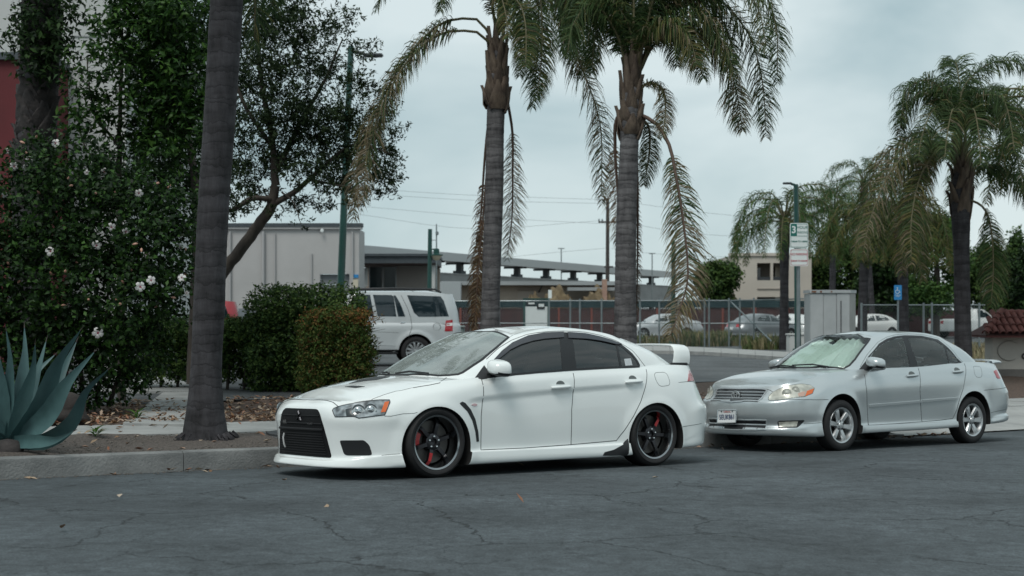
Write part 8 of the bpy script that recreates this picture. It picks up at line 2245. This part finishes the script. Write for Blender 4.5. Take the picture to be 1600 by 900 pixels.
def suv_main():
    S = dict(SUV); S.update(dict(nu=170, nv=34, cn=190, cnv=30)); Y = 37.5
    o = bg_root('parked_suv', 650, Y, rad(9), 'large pale silver SUV seen from the side, parked behind the clipped shrubs', None, 3.02, 1.0, 'car')
    bm0 = body_bmesh(S); pre = bvh_of_bm(bm0); bm0.free(); cshell, cbm = cabin_parts(S, o, M_suvp, None)
    bs, cs = Shell([pre], o), Shell([cshell], o); Z8 = Z(360, 300, 3.0)
    d1 = bs.px(Z8((640, 590), (845, 588), (850, 640), (830, 690), (800, 738), (640, 740)), Y); rdp = [(p.x, p.z) for p in d1]
    parts = [('rear_door:l', lambda c, n: c.y < -.8 and pinpoly(c.x, c.z, rdp)), ('rear_door:r', lambda c, n: c.y > .8 and pinpoly(c.x, c.z, rdp)), ('hood', lambda c, n: n.z > .5 and c.x < .5), ('rear_bumper', lambda c, n: c.x > 3.5 and c.z < .72), ('front_bumper', lambda c, n: c.x < -.45 and c.z < .75), ('rocker:l', lambda c, n: c.z < .5 and .4 < c.x < 2.6)]
    _, ob = body_parts(S, o, M_suvp, parts)
    for k in ob:
        if k.startswith('rocker'): ob[k].data.materials[0] = M_blk
    cabin_finish(cbm, o, M_suvp, lambda c, n: True)
    M_pg = mat('privacy_glass', (.012, .022, .028), .06, coat=.3)
    D = (0, 1, -.2)
    wl = [cs.px(Z8(*q), Y) for q in (((668, 482), (755, 483), (765, 490), (778, 584), (690, 583)), ((764, 484), (775, 486), (795, 520), (820, 584), (786, 584)), ((828, 484), (985, 489), (1000, 510), (1024, 584), (882, 585), (860, 565)), ((560, 484), (655, 482), (672, 583), (560, 583)))]
    for i, q in enumerate(wl): patch(cs, q, D, .004, .012, M_pg, 'side_window', o, step=.08)
    for q in (wl[0], wl[2]): mirror_copy(patch(cs, q, D, .003, .012, M_pg, 'side_window', o, step=.08))
    patch(cs, [Vector((4.1, y, z)) for y, z in ((-.66, 1.24), (.66, 1.24), (.58, 1.70), (-.58, 1.70))], (-1, 0, -.1), .004, .01, M_pg, 'rear_window', o, step=.1)
    patch(cs, [Vector((.7, y, z)) for y, z in ((-.66, 1.24), (.66, 1.24), (.56, 1.78), (-.56, 1.78))], (1, 0, -.5), .004, .01, M_pg, 'windscreen', o, step=.1)
    tl = Shell([pre, cshell], o).px(Z8((1010, 602), (1041, 599), (1041, 652), (1004, 653)), Y)
    t = patch(Shell([pre, cshell], o), tl, (-.4, 1, 0), .008, .015, M_tail, 'tail_light', o, step=.06)
    w_ = Shell([pre, cshell], o).px(Z8((1014, 615), (1040, 613), (1040, 627), (1012, 628)), Y); patch(Shell([pre, cshell], o), w_, (-.4, 1, 0), .013, .006, M_platew, 'reverse_lens', t, step=.05); mirror_copy(t)
    for sg in (-1, 1): patch(bs, [Vector((-.95, sg * .8, .86)), Vector((-.95, sg * .8, 1.04)), Vector((-.95, sg * .45, 1.03)), Vector((-.95, sg * .45, .86))], (1, -sg * .3, 0), .006, .012, M_lamp, 'headlight', o, step=.06)
    patch(bs, [Vector((-.95, y, z)) for y, z in ((-.4, .8), (.4, .8), (.4, 1.05), (-.4, 1.05))], (1, 0, 0), .006, .012, M_blk, 'grille', o, step=.08)
    for q in (((640, 588), (643, 700), (640, 740)), ((800, 484), (828, 540), (846, 590), (851, 635), (832, 690))): ribbon(Shell([pre, cshell], o), Shell([pre, cshell], o).px(Z8(*q), Y), .014, .001, M_gap, 'panel_gap', ob['rear_door:l'])
    ribbon(bs, bs.px(Z8((640, 655), (720, 657), (790, 660)), Y), .012, .001, M_gap2, 'body_line', o); ribbon(bs, bs.px(Z8((640, 715), (720, 717), (775, 720)), Y), .03, .006, M_suvp, 'side_moulding', o)
    P = bs.px(Z8((797, 613), (813, 612), (830, 612)), Y); n_ = Vector((0, -1, 0)); MB().tube([P[0] + n_ * .01, P[1] + n_ * .045, P[2] + n_ * .01], [.02, .028, .02], 8).build('handle', M_chrome, ob['rear_door:l'], 60)
    fc = bs.px(Z8((968, 632)), Y)[0]; MB().tube([fc + Vector((.10 * math.cos(t), -.004, .10 * math.sin(t))) for t in np.linspace(0, 2 * PI, 17)], .006, 4).build('fuel_flap', M_gap2, o)
    for sg in (-1, 1):
        MB().tube([(1.2, sg * .68, 1.97), (1.35, sg * .69, 2.045), (2.4, sg * .69, 2.065), (3.55, sg * .69, 2.045), (3.72, sg * .68, 1.96)], .026, 8).build('roof_rail', M_blk, o, 60)
        bbx = MB().box((1.5, sg * .98, .36), (2.1, .16, .06), bev=.02); bbx.build('side_step', M_blk, o, 40)
    for x in (1.6, 3.0): MB().tube([(x, -.69, 2.06), (x, .69, 2.06)], .018, 6).build('roof_bar', M_blk, o, 60)
    wm = wing_mirror(o, (.75, -1.14, 1.28), (.12, .13, .12), M_suvp)
    for x, sg in ((0, -1), (3.02, -1), (0, 1), (3.02, 1)):
        wheel(o, x, sg * .86, .40, .40, .262, .26, 12, 'alloy', sg, .2)
suv_main()
def flipyaw(a): return rad(180) + a
bg_car('parked_car', 1040, 82, rad(12), M_sed1, 'pale silver saloon parked behind the fence, left of the drooping frond', low(COR), .31, SED_W, screens=SED_S)
C2 = low(COR)
bg_car('parked_car', 1176, 80, rad(180 + 35), M_sed2, 'grey saloon parked behind the braced corner of the chain-link fence', low(COR), .31, SED_W, x_ref=1.3, screens=SED_S)
SUV_W = [[(.9, 1.2), (1.35, 1.72), (1.9, 1.76), (1.9, 1.2)], [(2.0, 1.2), (2.0, 1.76), (2.9, 1.75), (2.95, 1.2)], [(3.05, 1.2), (3.0, 1.75), (3.7, 1.70), (3.85, 1.2)]]
SUV_S = [([(-.62, 1.24), (.62, 1.24), (.54, 1.76), (-.54, 1.76)], (1, 0, -.5)), ([(-.62, 1.24), (.62, 1.24), (.55, 1.68), (-.55, 1.68)], (-1, 0, -.1))]
bg_car('parked_car', 1250, 84, rad(-60), M_whc, 'white car seen from behind through the fence, beside the parking sign post', low(COR), .31, SED_W, x_ref=3.4, screens=SED_S)
bg_car('parked_car', 1372, 86, rad(20), M_whc, 'white car behind the chain-link fence, left of the blue disabled sign', low(COR), .31, SED_W, x_ref=1.6, screens=SED_S)
PK = low(SUV); PK['cabin'] = [((.35, 0, 1.15), (1.15, 0, 1.74)), ((.45, .7, 1.13), (1.2, .6, 1.73)), ((.7, .935, 1.12), (1.35, .74, 1.73)), ((1.5, .945, 1.12), (1.55, .78, 1.75)), ((1.95, .94, 1.12), (1.9, .78, 1.74)), ((2.1, .86, 1.12), (2.02, .72, 1.72)), ((2.12, .4, 1.12), (2.05, .35, 1.73)), ((2.12, 0, 1.12), (2.05, 0, 1.73))]
PK['zroof'] = [(1.15, 1.74), (1.6, 1.79), (2.05, 1.73)]; PK['rspine'] = (1.5, 1.7)
bg_car('pickup_truck', 1492, 88, rad(200), M_whc, 'white pickup truck just left of the dense palm trunk', PK, .37, [[(.9, 1.2), (1.35, 1.66), (1.85, 1.67), (1.9, 1.2)]], x_ref=2.1, screens=[SUV_S[0]], wb=3.02, y_w=.86, cat='truck')
bg_car('parked_suv', 372, 57, rad(8), M_redc, 'red SUV behind the hedge, mostly hidden by the grey palm trunk', low(SUV), .37, SUV_W, x_ref=4.2, screens=SUV_S, group=None, wb=3.02, y_w=.86)

# trees across the street, behind the viewer: seen in the cars' windows
def street_tree(x, y, h, r, label, seed):
    b = Vector((x, y, gz(x, y))); o = empty('street_tree', b, 0, label, 'tree', 'trees across the street'); R = random.Random(seed)
    B = []
    for i in range(16):
        a = R.uniform(0, 2 * PI); q = r * math.sqrt(R.random()) * .8; z = h * R.uniform(.35, .95); B.append((x + q * math.cos(a), y + q * math.sin(a), b.z + z, r * .36, r * .36, r * .30))
    foliage('foliage', B, 9000, .28, .14, L_dark, o, seed, shell=.8, org=o.location, up=.6)
    limb([b, b + Vector((.1, 0, h * .4)), b + Vector((0, .1, h * .8))], [.2, .15, .05], 'trunk', M_bark, o, org=o.location)
for i, (x, y, h, r) in enumerate([(-14, -9, 7, 3.0), (-6, -12, 8.5, 3.4), (4.5, -10, 7.5, 3.0), (13, -6, 8, 3.2), (21, -1, 7, 3)]):
    street_tree(x, y, h, r, ('small', 'tall', 'middling', 'broad', 'outermost')[i] + ' dark street tree on the opposite pavement, outside the picture', 300 + i)
